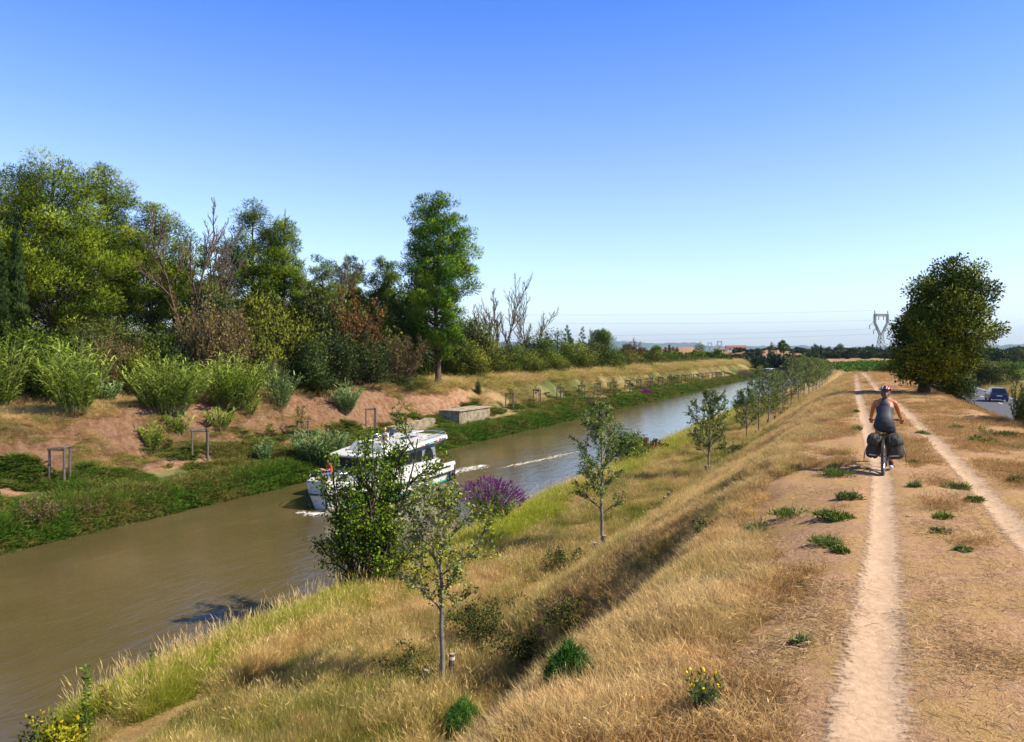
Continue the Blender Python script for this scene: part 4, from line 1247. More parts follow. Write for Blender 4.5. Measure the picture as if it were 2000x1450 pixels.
# distant woodland: one mass nobody could count
rng = np.random.default_rng(11)
def wood(name, label, rows, leafn, mt):
    Ls = []
    for px, Z, ty, hw in rows:
        x, y = at_depth(px, Z); z = Hs(x, y); h = topz(ty, Z) - z; w = hw * Z / FPX
        nc = 5
        for q in range(nc):
            c = np.array([x + rng.normal(0, w * .45), y + rng.normal(0, w * .6), z + h * (.35 + .42 * rng.random())])
            r = np.array([w * .55, w * .55, h * .30])
            n = leafn; d = unit(rng.normal(size=(n, 3)))
            P = c + d * (.75 + .35 * rng.random((n, 1))) * r
            P[:, 2] = np.maximum(P[:, 2], z)
            tn = np.clip(.4 + rng.normal(0, .2) + rng.normal(0, .13, n), 0, 1)
            s = (1.1 + 1.0 * rng.random(n)) * Z / 480
            Ls.append(leaf_quads(P, d + rng.normal(0, .6, (n, 3)), s * .9, s * .55, rng, tint=tn))
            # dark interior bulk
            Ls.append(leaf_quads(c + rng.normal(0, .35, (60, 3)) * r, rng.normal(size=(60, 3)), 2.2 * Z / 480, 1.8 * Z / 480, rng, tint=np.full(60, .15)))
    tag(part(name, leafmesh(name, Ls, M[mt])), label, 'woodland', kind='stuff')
rows = [(px, 500 + 60 * math.sin(px * .4), 688 + 3.5 * math.sin(px * .23) + 2 * math.sin(px * .71), 13) for px in range(1440, 1790, 11)]
rows += [(px, 640, 684 + 3 * math.sin(px * .31), 15) for px in range(1500, 1800, 14)]
rows += [(px, 360 + 20 * math.sin(px), 695 + 2 * math.sin(px * .5), 12) for px in range(1425, 1600, 13)]
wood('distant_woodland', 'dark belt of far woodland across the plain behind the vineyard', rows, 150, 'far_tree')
rows = [(px, 420 + 30 * math.sin(px), 690 + 3 * math.sin(px * .3), 14) for px in range(1890, 2120, 14)]
rows += [(px, 620, 682 + 2 * math.sin(px * .3), 16) for px in range(1890, 2160, 16)]
wood('distant_woodland', 'dark belt of far woodland at the right edge behind the large dark tree', rows, 150, 'far_tree')
rows = [(px, 300 + 20 * math.sin(px), 690 + 3 * math.sin(px * .3), 14) for px in range(1215, 1420, 14)]
wood('scrub_belt', 'green scrub belt between the far bank hedge and the dry ridge', rows, 130, 'shrub_g')
# vineyard
Ls = []
for k in range(46):
    yy = 262 + k * 3.0
    xs = rng.uniform(-4 - k * .3, 240, 1500)
    P = np.stack([xs, yy + rng.normal(0, .35, 1500) + 0 * xs, np.zeros(1500)], 1)
    P[:, 2] = H0(P[:, 0], P[:, 1]) + rng.uniform(.2, 1.5, 1500)
    Ls.append(leaf_quads(P, rng.normal(size=P.shape) + [0, 0, .5], .75, .5, rng))
tag(part('vineyard', leafmesh('vineyard', Ls, M['vine'])), 'bright green vineyard rows across the plain beyond the embankment', 'vineyard', kind='stuff')

# farmhouse on the ridge
def simple_roof(): pass
M['roof'] = simple('clay_roof', (.25, .12, .08), .9, var=.25, scale=2)
M['render'] = simple('pale_render', (.62, .56, .46), .9)
M['dark'] = simple('dark_glass', (.02, .025, .03), .3)
x, y = at_depth(1437, 480); z = Hs(x, y)
t = thing('farmhouse', 'long low farmhouse with a red tiled roof on the dry ridge', 'house', (x, y, z - .3), YAW - .12, .8)
mb = MB(); mb.box((0, 0, 1.6), (15, 7, 3.2)); mb.build('wall', M['render'], t)
def gable(L, W, h, z0, ov, m):
    mb = MB()
    mb.loft([np.array([(-L / 2 - ov, -W / 2 - ov, z0), (L / 2 + ov, -W / 2 - ov, z0), (L / 2 + ov, -W / 2 - ov, z0 + .15), (-L / 2 - ov, -W / 2 - ov, z0 + .15)]),
             np.array([(-L / 2 - ov, 0, z0 + h), (L / 2 + ov, 0, z0 + h), (L / 2 + ov, 0, z0 + h + .15), (-L / 2 - ov, 0, z0 + h + .15)]),
             np.array([(-L / 2 - ov, W / 2 + ov, z0), (L / 2 + ov, W / 2 + ov, z0), (L / 2 + ov, W / 2 + ov, z0 + .15), (-L / 2 - ov, W / 2 + ov, z0 + .15)])])
    return mb
gable(15, 7, 1.5, 3.2, .4, None).build('roof', M['roof'], t)
for sx in (-5, -1.5, 2.5, 5.5):
    mb = MB(); mb.box((sx, -3.53, 1.9), (1.0, .1, 1.2)); mb.build('window', M['dark'], t)
x, y = at_depth(1408, 490); z = Hs(x, y)
t = thing('farmhouse', 'smaller reddish barn left of the long farmhouse', 'house', (x, y, z - .4), YAW + .1, .6)
mb = MB(); mb.box((0, 0, 1.2), (14, 6, 2.4)); mb.build('wall', M['render'], t); gable(14, 6, 1.3, 2.4, .4, None).build('roof', M['roof'], t)
mb = MB(); mb.box((2, -3.03, 1.0), (2.4, .1, 2.0)); mb.build('door', M['dark'], t)

# ------------------------------------------------------------------ pylons
M['steel'] = simple('galvanised_steel', (.22, .23, .25), .6, metal=.3)
M['insul'] = simple('insulator', (.10, .11, .12), .4)
def pylon(px, Z, ty, rz, th, lab):
    x, y = at_depth(px, Z); z = Hs(x, y); Ht = topz(ty, Z) - z; s = Ht / 48.0
    t = thing('pylon', lab, 'pylon', (x, y, z), rz, s)
    def bars(name, L, r=th): 
        mb = MB()
        for a, b in L: mb.tube([a, b], [r / 2, r / 2], 4, cap=False)
        return mb.build(name, M['steel'], t)
    # body: four legs narrowing to the waist at 26 m
    B = 4.2; W = 1.4; zw = 25.0; L = []
    cor = [(-1, -1), (1, -1), (1, 1), (-1, 1)]
    def P(c, z, ): 
        f = z / zw; r = B * (1 - f) + W * f
        return (c[0] * r, c[1] * r, z)
    lv = [0, 6.5, 12, 17, 21, 25]
    for c in cor: L.append((P(c, 0), P(c, zw)))
    for i in range(4):
        a, b = cor[i], cor[(i + 1) % 4]
        for q in range(5):
            L.append((P(a, lv[q]), P(b, lv[q + 1]))); L.append((P(b, lv[q]), P(a, lv[q + 1]))); L.append((P(a, lv[q + 1]), P(b, lv[q + 1])))
    bars('tower_body', L)
    L = []  # V-shaped forks opening to the head
    for sx in (-1, 1):
        for sy in (-1, 1):
            L += [((sx * .6, sy * 1.2, 24), (sx * 7.4, sy * .8, 36)), ((sx * 1.6, sy * 1.2, 24), (sx * 8.8, sy * .8, 36)), ((sx * 7.4, sy * .8, 36), (sx * 7.0, sy * .8, 44)), ((sx * 8.8, sy * .8, 36), (sx * 8.6, sy * .8, 44.5))]
            for q in range(6):
                f0, f1 = q / 6, (q + 1) / 6
                a = np.array([sx * .6, sy * 1.2, 24]) * (1 - f0) + np.array([sx * 7.4, sy * .8, 36]) * f0
                b = np.array([sx * 1.6, sy * 1.2, 24]) * (1 - f1) + np.array([sx * 8.8, sy * .8, 36]) * f1
                L.append((a, b))
            for q in range(4):
                L.append(((sx * 7.3, sy * .8, 36 + 2 * q), (sx * 8.7, sy * .8, 38 + 2 * q)))
                L.append(((sx * 8.7, sy * .8, 36 + 2 * q), (sx * 7.3, sy * .8, 38 + 2 * q)))
    bars('fork', L)
    L = []
    for sy in (-.8, .8):
        L += [((-8.8, sy, 42.5), (8.8, sy, 42.5)), ((-8.8, sy, 44.5), (8.8, sy, 44.5))]
        for q in range(10):
            xa = -8.8 + q * 1.76
            L.append(((xa, sy, 42.5), (xa + 1.76, sy, 44.5))); L.append(((xa, sy, 44.5), (xa + 1.76, sy, 42.5)))
    bars('crossbeam', L)
    for sx in (-1, 1):
        bars('side_arm', [((sx * 8.8, 0, 37), (sx * 14.5, 0, 33.5)), ((sx * 8.4, 0, 34), (sx * 14.5, 0, 33.5))])
        bars('side_arm', [((sx * 6.2, 0, 31.2), (sx * 9.4, 0, 28.6)), ((sx * 5, 0, 29.2), (sx * 9.4, 0, 28.6))])
        bars('peak', [((sx * 8.8, 0, 44.5), (sx * 8.3, 0, 48)), ((sx * 7.4, 0, 44.5), (sx * 8.3, 0, 48))])
        for (ix, iz) in ((14.5, 33.5), (9.4, 28.6), (3, 42.5)):
            mb = MB(); mb.tube([(sx * ix, 0, iz), (sx * ix, 0, iz - 3.8)], [th * .6, th * .6], 5); mb.build('insulator', M['insul'], t)
    return t, s
p1, s1 = pylon(1720, 620, 607, YAW + .35, .62, 'large lattice electricity pylon left of the large dark tree')
p2, s2 = pylon(1386, 1900, 668, YAW + .35, .6, 'distant pylon with wide arms above the dry ridge, left of its twin')
p3, s3 = pylon(1405, 1800, 665, YAW + .35, .6, 'distant pylon above the farmhouse, right of its twin')
M['wire'] = simple('cable', (.16, .17, .19), .5)
def wire(a, b, sag, lab, r=.06):
    a = np.array(a); b = np.array(b); q = np.linspace(0, 1, 40)[:, None]
    P = a * (1 - q) + b * q; P[:, 2] -= (4 * sag * q * (1 - q))[:, 0]
    mb = MB(); mb.tube(P, r, 4); o = mb.mesh('power_line', M['wire']); o = part('power_line', o)
    tag(o, lab, 'power line', 'power lines between the pylons')
def loc(p, s, v):
    m = Matrix.Translation(p.location) @ Matrix.Rotation(p.rotation_euler.z, 4, 'Z') @ Matrix.Scale(s, 4)
    return tuple(m @ Vector(v))
x, y = at_depth(-600, 560)
ends = [((-14.5, 0, 29.7), 40, 'lowest but one cable running left from the outer arm of the large pylon'), ((-3, 0, 38.7), 56, 'highest conductor running left from the crossbeam of the large pylon'), ((-9.4, 0, 24.8), 36, 'lowest cable running left from the short arm of the large pylon'), ((-8.3, 0, 48), 60, 'thin earth wire from the peak of the large pylon')]
for v, zt, lab in ends: wire(loc(p1, s1, v), (x, y, zt), 14, lab, .05)
#@@RIGHT
# ------------------------------------------------------------------ right bank: young tree row
YT = [ # base px, Z, top py, crown half width px, seed, leaves, kind, label
 (862, 15.3, 952, 82, 1, 5200, 'aspen', 'nearest young aspen with a slim bare trunk and thin round leaves'),
 (1177, 26.7, 782, 56, 2, 8500, 'poplar', 'tall young poplar with silvery leaf backs, second along the near bank'),
 (1384, 41.5, 764, 36, 3, 6500, 'poplar', 'third young poplar along the near bank, between the two stake pairs'),
]
mm = [(1460, 57, 762, 26), (1483, 62, 716, 24), (1502, 67, 722, 22), (1516, 73, 722, 20), (1530, 79, 728, 17), (1546, 86, 694, 21), (1560, 92, 700, 19), (1571, 98, 696, 18), (1580, 105, 700, 16), (1588, 112, 702, 15), (1595, 120, 700, 14), (1601, 128, 702, 13), (1607, 137, 703, 12), (1612, 146, 704, 11), (1616, 156, 705, 10)]
LN = ['small round', 'tall silvery', 'full', 'narrow', 'short', 'leaning tall', 'broad', 'tall', 'dense', 'slim', 'small', 'pale', 'low', 'smaller', 'last small']
for k, (px, Z, ty, hw) in enumerate(mm):
    YT.append((px, Z, ty, hw, 10 + k, 4600 if k < 4 else 2400, 'poplar', '%s young poplar on the near bank, %s of the dense far row' % (LN[k], ORD[k])))
trng = random.Random(4)
for px, Z, ty, hw, sd_, nl, kd, lab in YT:
    x, y = at_depth(px, Z); z = Hs(x, y); h = topz(ty, Z) - z; w = 2 * hw * Z / FPX
    big = Z > 80
    me = young_tree(sd_, h, h * (.36 if kd == 'aspen' else .22), w, nl, .062 if Z < 30 else (.085 if not big else .14), .055 if Z < 30 else (.07 if not big else .11), M[kd], M['bark_grey'], .05 + .008 * (h - 3), 24 if Z < 30 else 28, trng.uniform(-.15, .15))
    place_tree(me, 'young_tree', lab, 'young tree', (x, y, z), trng.random() * 6, 1, 'young trees planted along the near bank')
# stakes, most of them in pairs beside the young trees
ST = [ # px, base py, height px, width px, label
 (831, 1356, 46, 13, 'short weathered stake left of the nearest aspen trunk'),
 (880, 1340, 62, 12, 'taller stake with a pale band, right of the nearest aspen trunk'),
 (1162, 1088, 28, 9, 'stake left of the second young tree'),
 (1179, 1078, 32, 9, 'stake close on the right of the second young tree trunk'),
 (1299, 988, 18, 7, 'left stake of the lone pair without a tree'),
 (1306, 982, 20, 6, 'right stake of the lone pair without a tree'),
 (1380, 928, 18, 6, 'stake at the left of the third young tree'),
 (1386, 926, 16, 5, 'stake at the right of the third young tree'),
 (1424, 893, 13, 4, 'left stake of the small far pair by the bramble'),
 (1430, 890, 15, 4, 'right stake of the small far pair by the bramble'),
 (1476, 852, 11, 4, 'small stake before the dense far row'),
 (1500, 832, 12, 5, 'dark stake under the dense far row'),
 (1514, 824, 12, 5, 'grey stake further right under the dense far row'),
]
for px, py, hp, wp, lab in ST:
    x, y, z = ground(px, py); Z = depth_of(x, y); h = hp * Z / FPX; r = max(.035, wp * Z / FPX * .5)
    t = thing('stake', lab, 'stake', (x, y, z), 0, 1, 'wooden stakes beside the young trees')
    lx, ly = trng.uniform(-.03, .03), trng.uniform(-.03, .03)
    mb = MB(); mb.tube([(0, 0, -.25), (lx * .6, ly * .6, h * .6), (lx, ly, h)], [r * 1.05, r, r * .95], 10); mb.build('post', M['post'], t)
    mb = MB(); mb.tube([(lx, ly, h + .001), (lx, ly, h + .012)], [r * .9, r * .85], 10); mb.build('cut_top', M['post_top'], t)
    if 'pale band' in lab:
        mb = MB(); mb.tube([(lx * .9, ly * .9, h - .11), (lx, ly, h - .05)], [r * 1.03, r * 1.03], 10); mb.build('tie_band', M['render'], t)

# multi-stemmed bush tree in front of the boat
X_, Y_, Z_ = at_X(716, -13.7); z = Hs(X_, Y_); h = topz(800, Z_) - z
rng = np.random.default_rng(61); out = []
for k in range(10):
    a = k * 2.4 + rng.normal(0, .3); s = (.02 + .24 * (k / 10.0) ** .8)
    hh = h * (.70 - .24 * (k / 10.0)) * (.92 + .12 * rng.random())
    grow(rng, np.array([math.cos(a) * .3, math.sin(a) * .3, -.2]), unit(np.array([math.cos(a) * s, math.sin(a) * s, 1])), hh, .055, 3, out, 7, .75, .34, .12, .10, 9, start=.06)
hz = max(P[:, 2].max() for P, _, _ in out)
tm = mk_mesh('trunk', *tube_arrays([(P, R * .9 + .002) for P, R, _ in out], 4), M['bark_dark'], True)
L = leaves_on(rng, out, 15500, 1, .085, .05, .10, .3, .15)
cm = leafmesh('crown', [L], M['bushleaf'])
place_tree((tm, cm), 'bush_tree', 'big dark green many-stemmed tree at the water edge, hiding the middle of the boat', 'tree', (X_, Y_, z), 0, (h / hz * .92, h / hz * .92, h / hz * 1.0))

# waterside shrubs of the near bank
def at_shrub(px, X, ty, hw, kind, lab, var=0):
    _, _, Z = at_X(px, X); return shrub(px, Z, ty, hw, kind, lab, var)
at_shrub(1222, -14.4, 848, 36, 'v', 'leafy willow bush behind the second young tree at the water', 0)
at_shrub(1262, -14.7, 862, 30, 'g', 'reedy bush with reddish tops right of the willow bush', 1)
at_shrub(1452, -14.2, 776, 18, 'v', 'bush at the water left of the dense far row', 1)
at_shrub(1445, -13.6, 800, 14, 'g', 'small bush below the dense far row at the water', 2)
# reddish loosestrife spikes among the reeds
def spike_plant(seed, w, h, ns, mat, leafm, spl, lab, loc_, name='loosestrife', cat='flowering plant', sw=.03):
    rng = np.random.default_rng(seed); paths = []; SP = []; SD = []; LP = []
    for i in range(ns):
        a = rng.random() * 2 * PI; u = rng.random() ** .6
        p0 = np.array([math.cos(a), math.sin(a), 0]) * u * w * .12
        tip = np.array([math.cos(a) * u * w * .5, math.sin(a) * u * w * .5, h * (.72 + .28 * rng.random()) * (1 - .30 * u ** 2)])
        m = np.array([tip[0] * .35, tip[1] * .35, tip[2] * .6]); q = np.linspace(0, 1, 6)[:, None]
        P = (1 - q) ** 2 * p0 + 2 * q * (1 - q) * m + q ** 2 * tip
        paths.append((P, .008 * (1 - .7 * q[:, 0]) + .002))
        d = unit(P[-1] - P[-2]); l = spl * (.6 + .8 * rng.random())
        for s in np.linspace(0, 1, 12): 
            for _ in range(3): SP.append(tip + d * l * (s - .75)); SD.append(unit(rng.normal(size=3)) * (1 - s * .6) + d * .6)
        for _ in range(24):
            s = rng.random() * .85; j = min(4, int(s * 5)); LP.append(P[j] + (P[j + 1] - P[j]) * rng.random())
    SP = np.array(SP); SD = np.array(SD); LP = np.array(LP)
    t = thing(name, lab, cat, loc_)
    part('stems', mk_mesh('stems', *tube_arrays(paths, 3), M['stem'], True), t)
    part('leaves', leafmesh('leaves', [leaf_quads(LP, rng.normal(size=LP.shape) + [0, 0, .4], .11, .035, rng)], M[leafm]), t)
    part('flower_spikes', leafmesh('flower_spikes', [leaf_quads(SP, SD, sw * 1.6, sw, rng)], M[mat]), t)
    return t
X_, Y_, Z_ = at_X(957, -14.4); z = Hs(X_, Y_)
spike_plant(71, 3.3, topz(930, Z_) - z, 260, 'purple', 'shrub_g', .24, 'large bush of purple flower spikes at the water edge right of the boat', (X_, Y_, z), sw=.034)
X_, Y_, Z_ = at_X(1262, -14.2); z = Hs(X_, Y_)
spike_plant(72, 3.2, topz(856, Z_) - z, 110, 'shrub_r', 'shrub_g', .3, 'reddish seed spikes rising from the waterside reeds behind the second tree', (X_, Y_, z), 'dock_plant', 'plant', .05)
M['shrub_pp'] = M['purple']
for px, X, ty, w, lab in ((1458, -33.6, 727, 5, 'small purple flowering bush at the far water edge below the dry field'), (1448, -34.6, 729, 4, 'second purple bush just left of the small far one'), (1262, -34.2, 779, 3, 'faint purple flowers in the far bank weeds')):
    X_, Y_, Z_ = at_X(px, X - float(bend(200)) * 0); z = Hs(X_, Y_)
    spike_plant(int(px), w * .7, max(1.2, topz(ty, Z_) - z), 34, 'purple', 'shrub_g', .5, lab, (X_, Y_, z), sw=.09)

# ------------------------------------------------------------------ the big dark tree right of the tracks
x, y, z = ground(1803, 769); Z = depth_of(x, y); u = Z / FPX; h = topz(507, Z) - z
prof = [(0, 50 * u), (.12, 74 * u), (.3, 83 * u), (.5, 82 * u), (.68, 73 * u), (.82, 57 * u), (.93, 38 * u), (1, 14 * u)]
me = crown_tree(88, h, h * .11, prof, 240, .72, 52000, .13, .075, M['oak'], M['bark_dark'], .75, .30, (1.5, .7), False, .15, .5, .34, wob=.4, lop=(.30, .43))
place_tree(me, 'big_tree', 'large dark broad tree with a black trunk at the right edge of the embankment', 'tree', (x, y, z), 0)
big_pos = (x, y, z)
for px, Z, ty, hw, kd, lab, v in [
 (1868, 44, 700, 24, 'd', 'dark bush hanging down the slope right of the big tree trunk', 0),
 (1856, 48, 660, 28, 'o', 'olive bush growing into the right side of the big tree', 1),
 (1928, 122, 702, 30, 'o', 'grey-olive bush beyond the car, right of the big tree', 2),
 (1972, 140, 706, 24, 'g', 'green bush behind the olive one at the right edge', 1),
 (1748, 88, 706, 26, 'y', 'bright green bush past the end of the tracks, left of the big tree', 0),
 (1775, 76, 716, 20, 'o', 'low olive bush behind the big tree trunk', 1),
 (1722, 96, 712, 14, 'g', 'small green bush near the end of the embankment', 2),
 (1996, 31, 752, 15, 'k', 'dark leafy bush at the right edge of the photo, beside the road', 2),
 (2018, 40, 748, 18, 'd', 'very dark shrub beyond the one at the right photo edge', 0)]:
    shrub(px, Z, ty, hw, kd, lab, v, sink=.1)
me = crown_tree(93, 7.5, 2.2, [(0, 1.6), (.3, 2.9), (.7, 2.5), (1, .6)], 90, .8, 18000, .17, .1, M['oak'], M['bark_dark'], .75, .2, (0, 0), False, .15, .35, .3)
place_tree(me, 'big_tree', 'shade tree on the outer slope just beyond the right photo edge', 'tree', (8.6, 29.5, Hs(8.6, 29.5)))
# trees behind the road
for k, (px, Z, ty, hw, kd, lab) in enumerate([(1905, 150, 688, 16, 'round', 'tree top behind the grey-olive bush by the road'), (1990, 330, 680, 18, 'grey', 'bare-looking tree at the far right edge of the plain')]):
    x, y = at_depth(px, Z); z = Hs(x, y); h = topz(ty, Z) - z; bw = 5.8 if kd == 'round' else 3.4; w = hw * Z / FPX / bw
    place_tree(far_tree(kd, k), 'far_tree', lab, 'tree', (x, y, z - .3), k, (w, w, h / 10))

# ------------------------------------------------------------------ low plants
WEEDS = [ # px, base py, w px, h px, material, flowers, label
 (1545, 1008, 72, 24, 'weed', 5, 'left half of the long green weed patch left of the track'),
 (1630, 1018, 84, 28, 'weed', 0, 'right half of the long green weed patch left of the track'),
 (1608, 1064, 62, 34, 'weed', 0, 'green weed clump below the long patch, beside the track'),
 (1642, 1080, 34, 20, 'weed', 0, 'little weed tuft touching the clump below the long patch'),
 (1484, 1042, 56, 40, 'weedpale', 4, 'grey-green weed with yellow buds at the shoulder of the slope'),
 (1657, 976, 42, 22, 'weedpale', 3, 'pale green weed between the long patch and the bicycle'),
 (1627, 931, 50, 22, 'weed', 0, 'dark green weed in the cyclist shadow'),
 (1567, 1144, 22, 14, 'weed', 0, 'tiny weed alone on the bare soil left of the track'),
 (1674, 841, 22, 14, 'weed', 0, 'small weed left of the cyclist waist height'),
 (1673, 805, 14, 8, 'weed', 1, 'tiny weed left of the track before the tree shadow'),
 (1645, 750, 14, 7, 'weed', 0, 'far round weed left of the left track'),
 (1688, 748, 12, 5, 'weed', 0, 'far weed between the two tracks'),
 (1916, 866, 44, 26, 'weed', 0, 'round weed right of the right track, in the tree shadow'),
 (1967, 853, 34, 18, 'weed', 0, 'green weed near the right edge in the tree shadow'),
 (1989, 945, 30, 22, 'weed', 0, 'weed cut by the right edge beyond the right track'),
 (1785, 905, 18, 10, 'weedpale', 0, 'small pale weed right of the bicycle'),
 (1788, 952, 22, 14, 'weedpale', 0, 'pale weed between the tracks, below the bicycle'),
 (1901, 981, 28, 12, 'weed', 0, 'flat weed just left of the right track'),
 (1868, 955, 46, 14, 'weedpale', 3, 'spreading pale weed between the tracks level with the long patch'),
 (1838, 1040, 44, 16, 'weedpale', 0, 'yellowish weed in the middle strip'),
 (1835, 1012, 30, 12, 'weed', 0, 'green weed in the middle strip'),
 (1880, 1075, 26, 12, 'weedpale', 0, 'faint weed right of the middle strip'),
 (1800, 848, 20, 8, 'weed', 0, 'weed on the middle strip in the tree shadow'),
 (1868, 836, 26, 10, 'weed', 0, 'dark weed in the shade near the big tree'),
 (1562, 1262, 34, 22, 'weedpale', 0, 'wispy weed on the straw at lower centre right'),
 (1380, 1205, 60, 36, 'weedpale', 0, 'grey-green creeping plant on the dry shoulder'),
 (1112, 1372, 84, 80, 'fennel', 0, 'round feathery bright green fennel bush at the lower centre'),
 (905, 1448, 70, 60, 'fennel', 0, 'feathery green plant cut by the bottom edge left of the fennel bush'),
 (1480, 940, 20, 18, 'weed', 0, 'small weed on the dry slope below the third tree'),
 (1440, 945, 22, 18, 'weed', 0, 'bright leafy weed on the slope near the third tree'),
]
EXCL = []
for k, (px, py, wp, hp, mt, fl, lab) in enumerate(WEEDS):
    x, y, z = ground(px, py); Z = depth_of(x, y); w = wp * Z / FPX; h = hp * Z / FPX
    EXCL.append((x, y, w * (.5 if mt == 'fennel' else .24)))
    if mt == 'fennel': me = tuft_plant(700 + k, w * 1.0, max(h * 1.9, .36), 8000, .10, .006, M[mt], .9, 0)
    else: me = tuft_plant(700 + k, w, h * .9, int(min(1500, 240 + 1500 * w) * (.55, 1.0, .75, .9)[k % 4]), (.075 if Z > 10 else .06) * (1.0, .8, 1.25, .65)[k % 4], (.014, .018, .009, .016)[k % 4], M[mt], .8, fl, M['yellowfl'])
    t = thing('fennel_bush' if mt == 'fennel' else 'weed_clump', lab, 'plant', (x, y, z - .01), k * 1.1, 1, None if mt == 'fennel' else 'green weeds on the dry embankment')
    for nm, m_ in zip(PN[len(me)], me): part(nm, m_, t)

# loose stones on the bare soil
M['stonep'] = simple('pinkish_stone', (.50, .36, .28), .9, var=.25, scale=12)
for k, (px, py, sz, lab) in enumerate([(1263, 1263, .035, 'pinkish pebble on the dry shoulder left of the wispy weed'), (1335, 1262, .022, 'small pale pebble right of the pinkish one'), (1775, 1010, .03, 'pale stone beside the left track')]):
    x, y, z = ground(px, py); mb = MB(); r_ = np.random.default_rng(k); mb.ell((0, 0, .3), (1, .8, .55), 9, 6); mb.v[-1] = mb.v[-1] * (1 + .16 * r_.normal(size=(len(mb.v[-1]), 1)))
    o = mb.build('stone', M['stonep'], None); o.location = (x, y, z); o.scale = (sz,) * 3; o.rotation_euler = (0, 0, k); tag(o, lab, 'stone')
# thin flowering herbs with yellow heads
def herb(px, py, hp, wp, lab, nst=14, seed=0, fm='yellowfl', fsz=.02, leafm='weedpale', nf=9, name='flowering_weed', leafn=6, lsz=.06):
    x, y, z = ground(px, py); Z = depth_of(x, y); h = hp * Z / FPX; w = wp * Z / FPX
    rng = np.random.default_rng(seed); out = []
    for k in range(nst):
        a = k * 2.4; s = w / h * (.1 + .7 * rng.random())
        grow(rng, np.array([0, 0, -.02]), unit(np.array([math.cos(a) * s, math.sin(a) * s, 1])), h * (.6 + .4 * rng.random()), .004, 1, out, 4, .45, .4, .2, .08, 6, start=.35)
    t = thing(name, lab, 'flowering plant', (x, y, z))
    part('stems', mk_mesh('stems', *tube_arrays([(P, R) for P, R, _ in out], 3), M['stem']), t)
    part('leaves', leafmesh('leaves', [leaves_on(rng, out, nst * leafn * 4, 1, lsz, lsz * .22, .01)], M[leafm]), t)
    tips = np.array([P[-1] for P, _, d in out]); tips = tips[np.argsort(-tips[:, 2])][:nst + nst // 2]
    nf = 2
    tt = np.repeat(tips, nf, 0) + rng.normal(0, fsz * .5, (len(tips) * nf, 3))
    part('flowers', leafmesh('flowers', [leaf_quads(tt, rng.normal(size=tt.shape) + [0, 0, .6], fsz, fsz * .9, rng)], M[fm]), t)
herb(1372, 1412, 96, 80, 'branching herb with small yellow flowers on the straw at the bottom centre', 14, 1)
herb(1215, 1440, 34, 30, 'little yellow flowering weed at the bottom edge', 4, 2)
herb(1170, 1215, 60, 18, 'thin stalk with yellow flowers rising in the dark hollow', 2, 3)
herb(1205, 1226, 46, 18, 'second thin yellow-flowered stalk right in the dark hollow', 2, 4)
herb(1240, 1215, 40, 16, 'third yellow-flowered stalk at the edge of the dark hollow', 2, 5)
herb(1925, 855, 26, 60, 'yellow flower stalks in the shade near the right edge', 9, 6)
# golden bush and thistle stalk at the lower left corner
x, y, z = ground(78, 1449)
X_, Y_, Z_ = at_X(85, -13.6); z = Hs(X_, Y_); hh = topz(1385, Z_) - z
me = shrub_mesh(741, 1.15, max(.8, hh), 1700, .075, .045, M['goldleaf'], M['stem'], 12)
t = thing('goldenrod', 'yellow-leaved golden bush at the bottom left corner above the water', 'shrub', (X_, Y_, z - .1))
part('stems', me[0], t); part('foliage', me[1], t)
def stalk(px, X, ty, lab, seed, mt='shrub_g', w=.32, n=260, ls=.09):
    X_, Y_, Z_ = at_X(px, X); z = Hs(X_, Y_); h = topz(ty, Z_) - z
    rng = np.random.default_rng(seed); q = np.linspace(0, 1, 8)
    P = np.stack([np.cumsum(rng.normal(0, .01, 8)), np.cumsum(rng.normal(0, .01, 8)), q * h], 1)
    t = thing('tall_weed', lab, 'plant', (X_, Y_, z))
    part('stem', mk_mesh('stem', *tube_arrays([(P, .010 * (1 - .7 * q) + .002)], 5), M['stem'], True), t)
    s = rng.random(n); A = np.stack([np.interp(s, q, P[:, 0]), np.interp(s, q, P[:, 1]), s * h], 1)
    a = rng.random(n) * 6.28; rad = rng.random(n)[:, None] * w * .4 * (1 - .6 * s[:, None]) * (.5 + .5 * np.sin(s * 34))[:, None]
    D = np.stack([np.cos(a), np.sin(a), rng.normal(.2, .3, n)], 1)
    part('leaves', leafmesh('leaves', [leaf_quads(A + D * rad, D, ls, ls * .5, rng)], M[mt]), t)
stalk(158, -13.4, 1308, 'tall leafy green stalk beside the golden bush at the bottom left', 1)
stalk(290, -14.4, 1275, 'dark thin leafy stalk in the tall grass at the water edge, lower left', 2, 'shrub_d', .3, 160, .07)
stalk(196, -13.9, 1345, 'orange-tipped weed right of the tall leafy stalk', 3, 'shrub_r', .3, 120, .06)
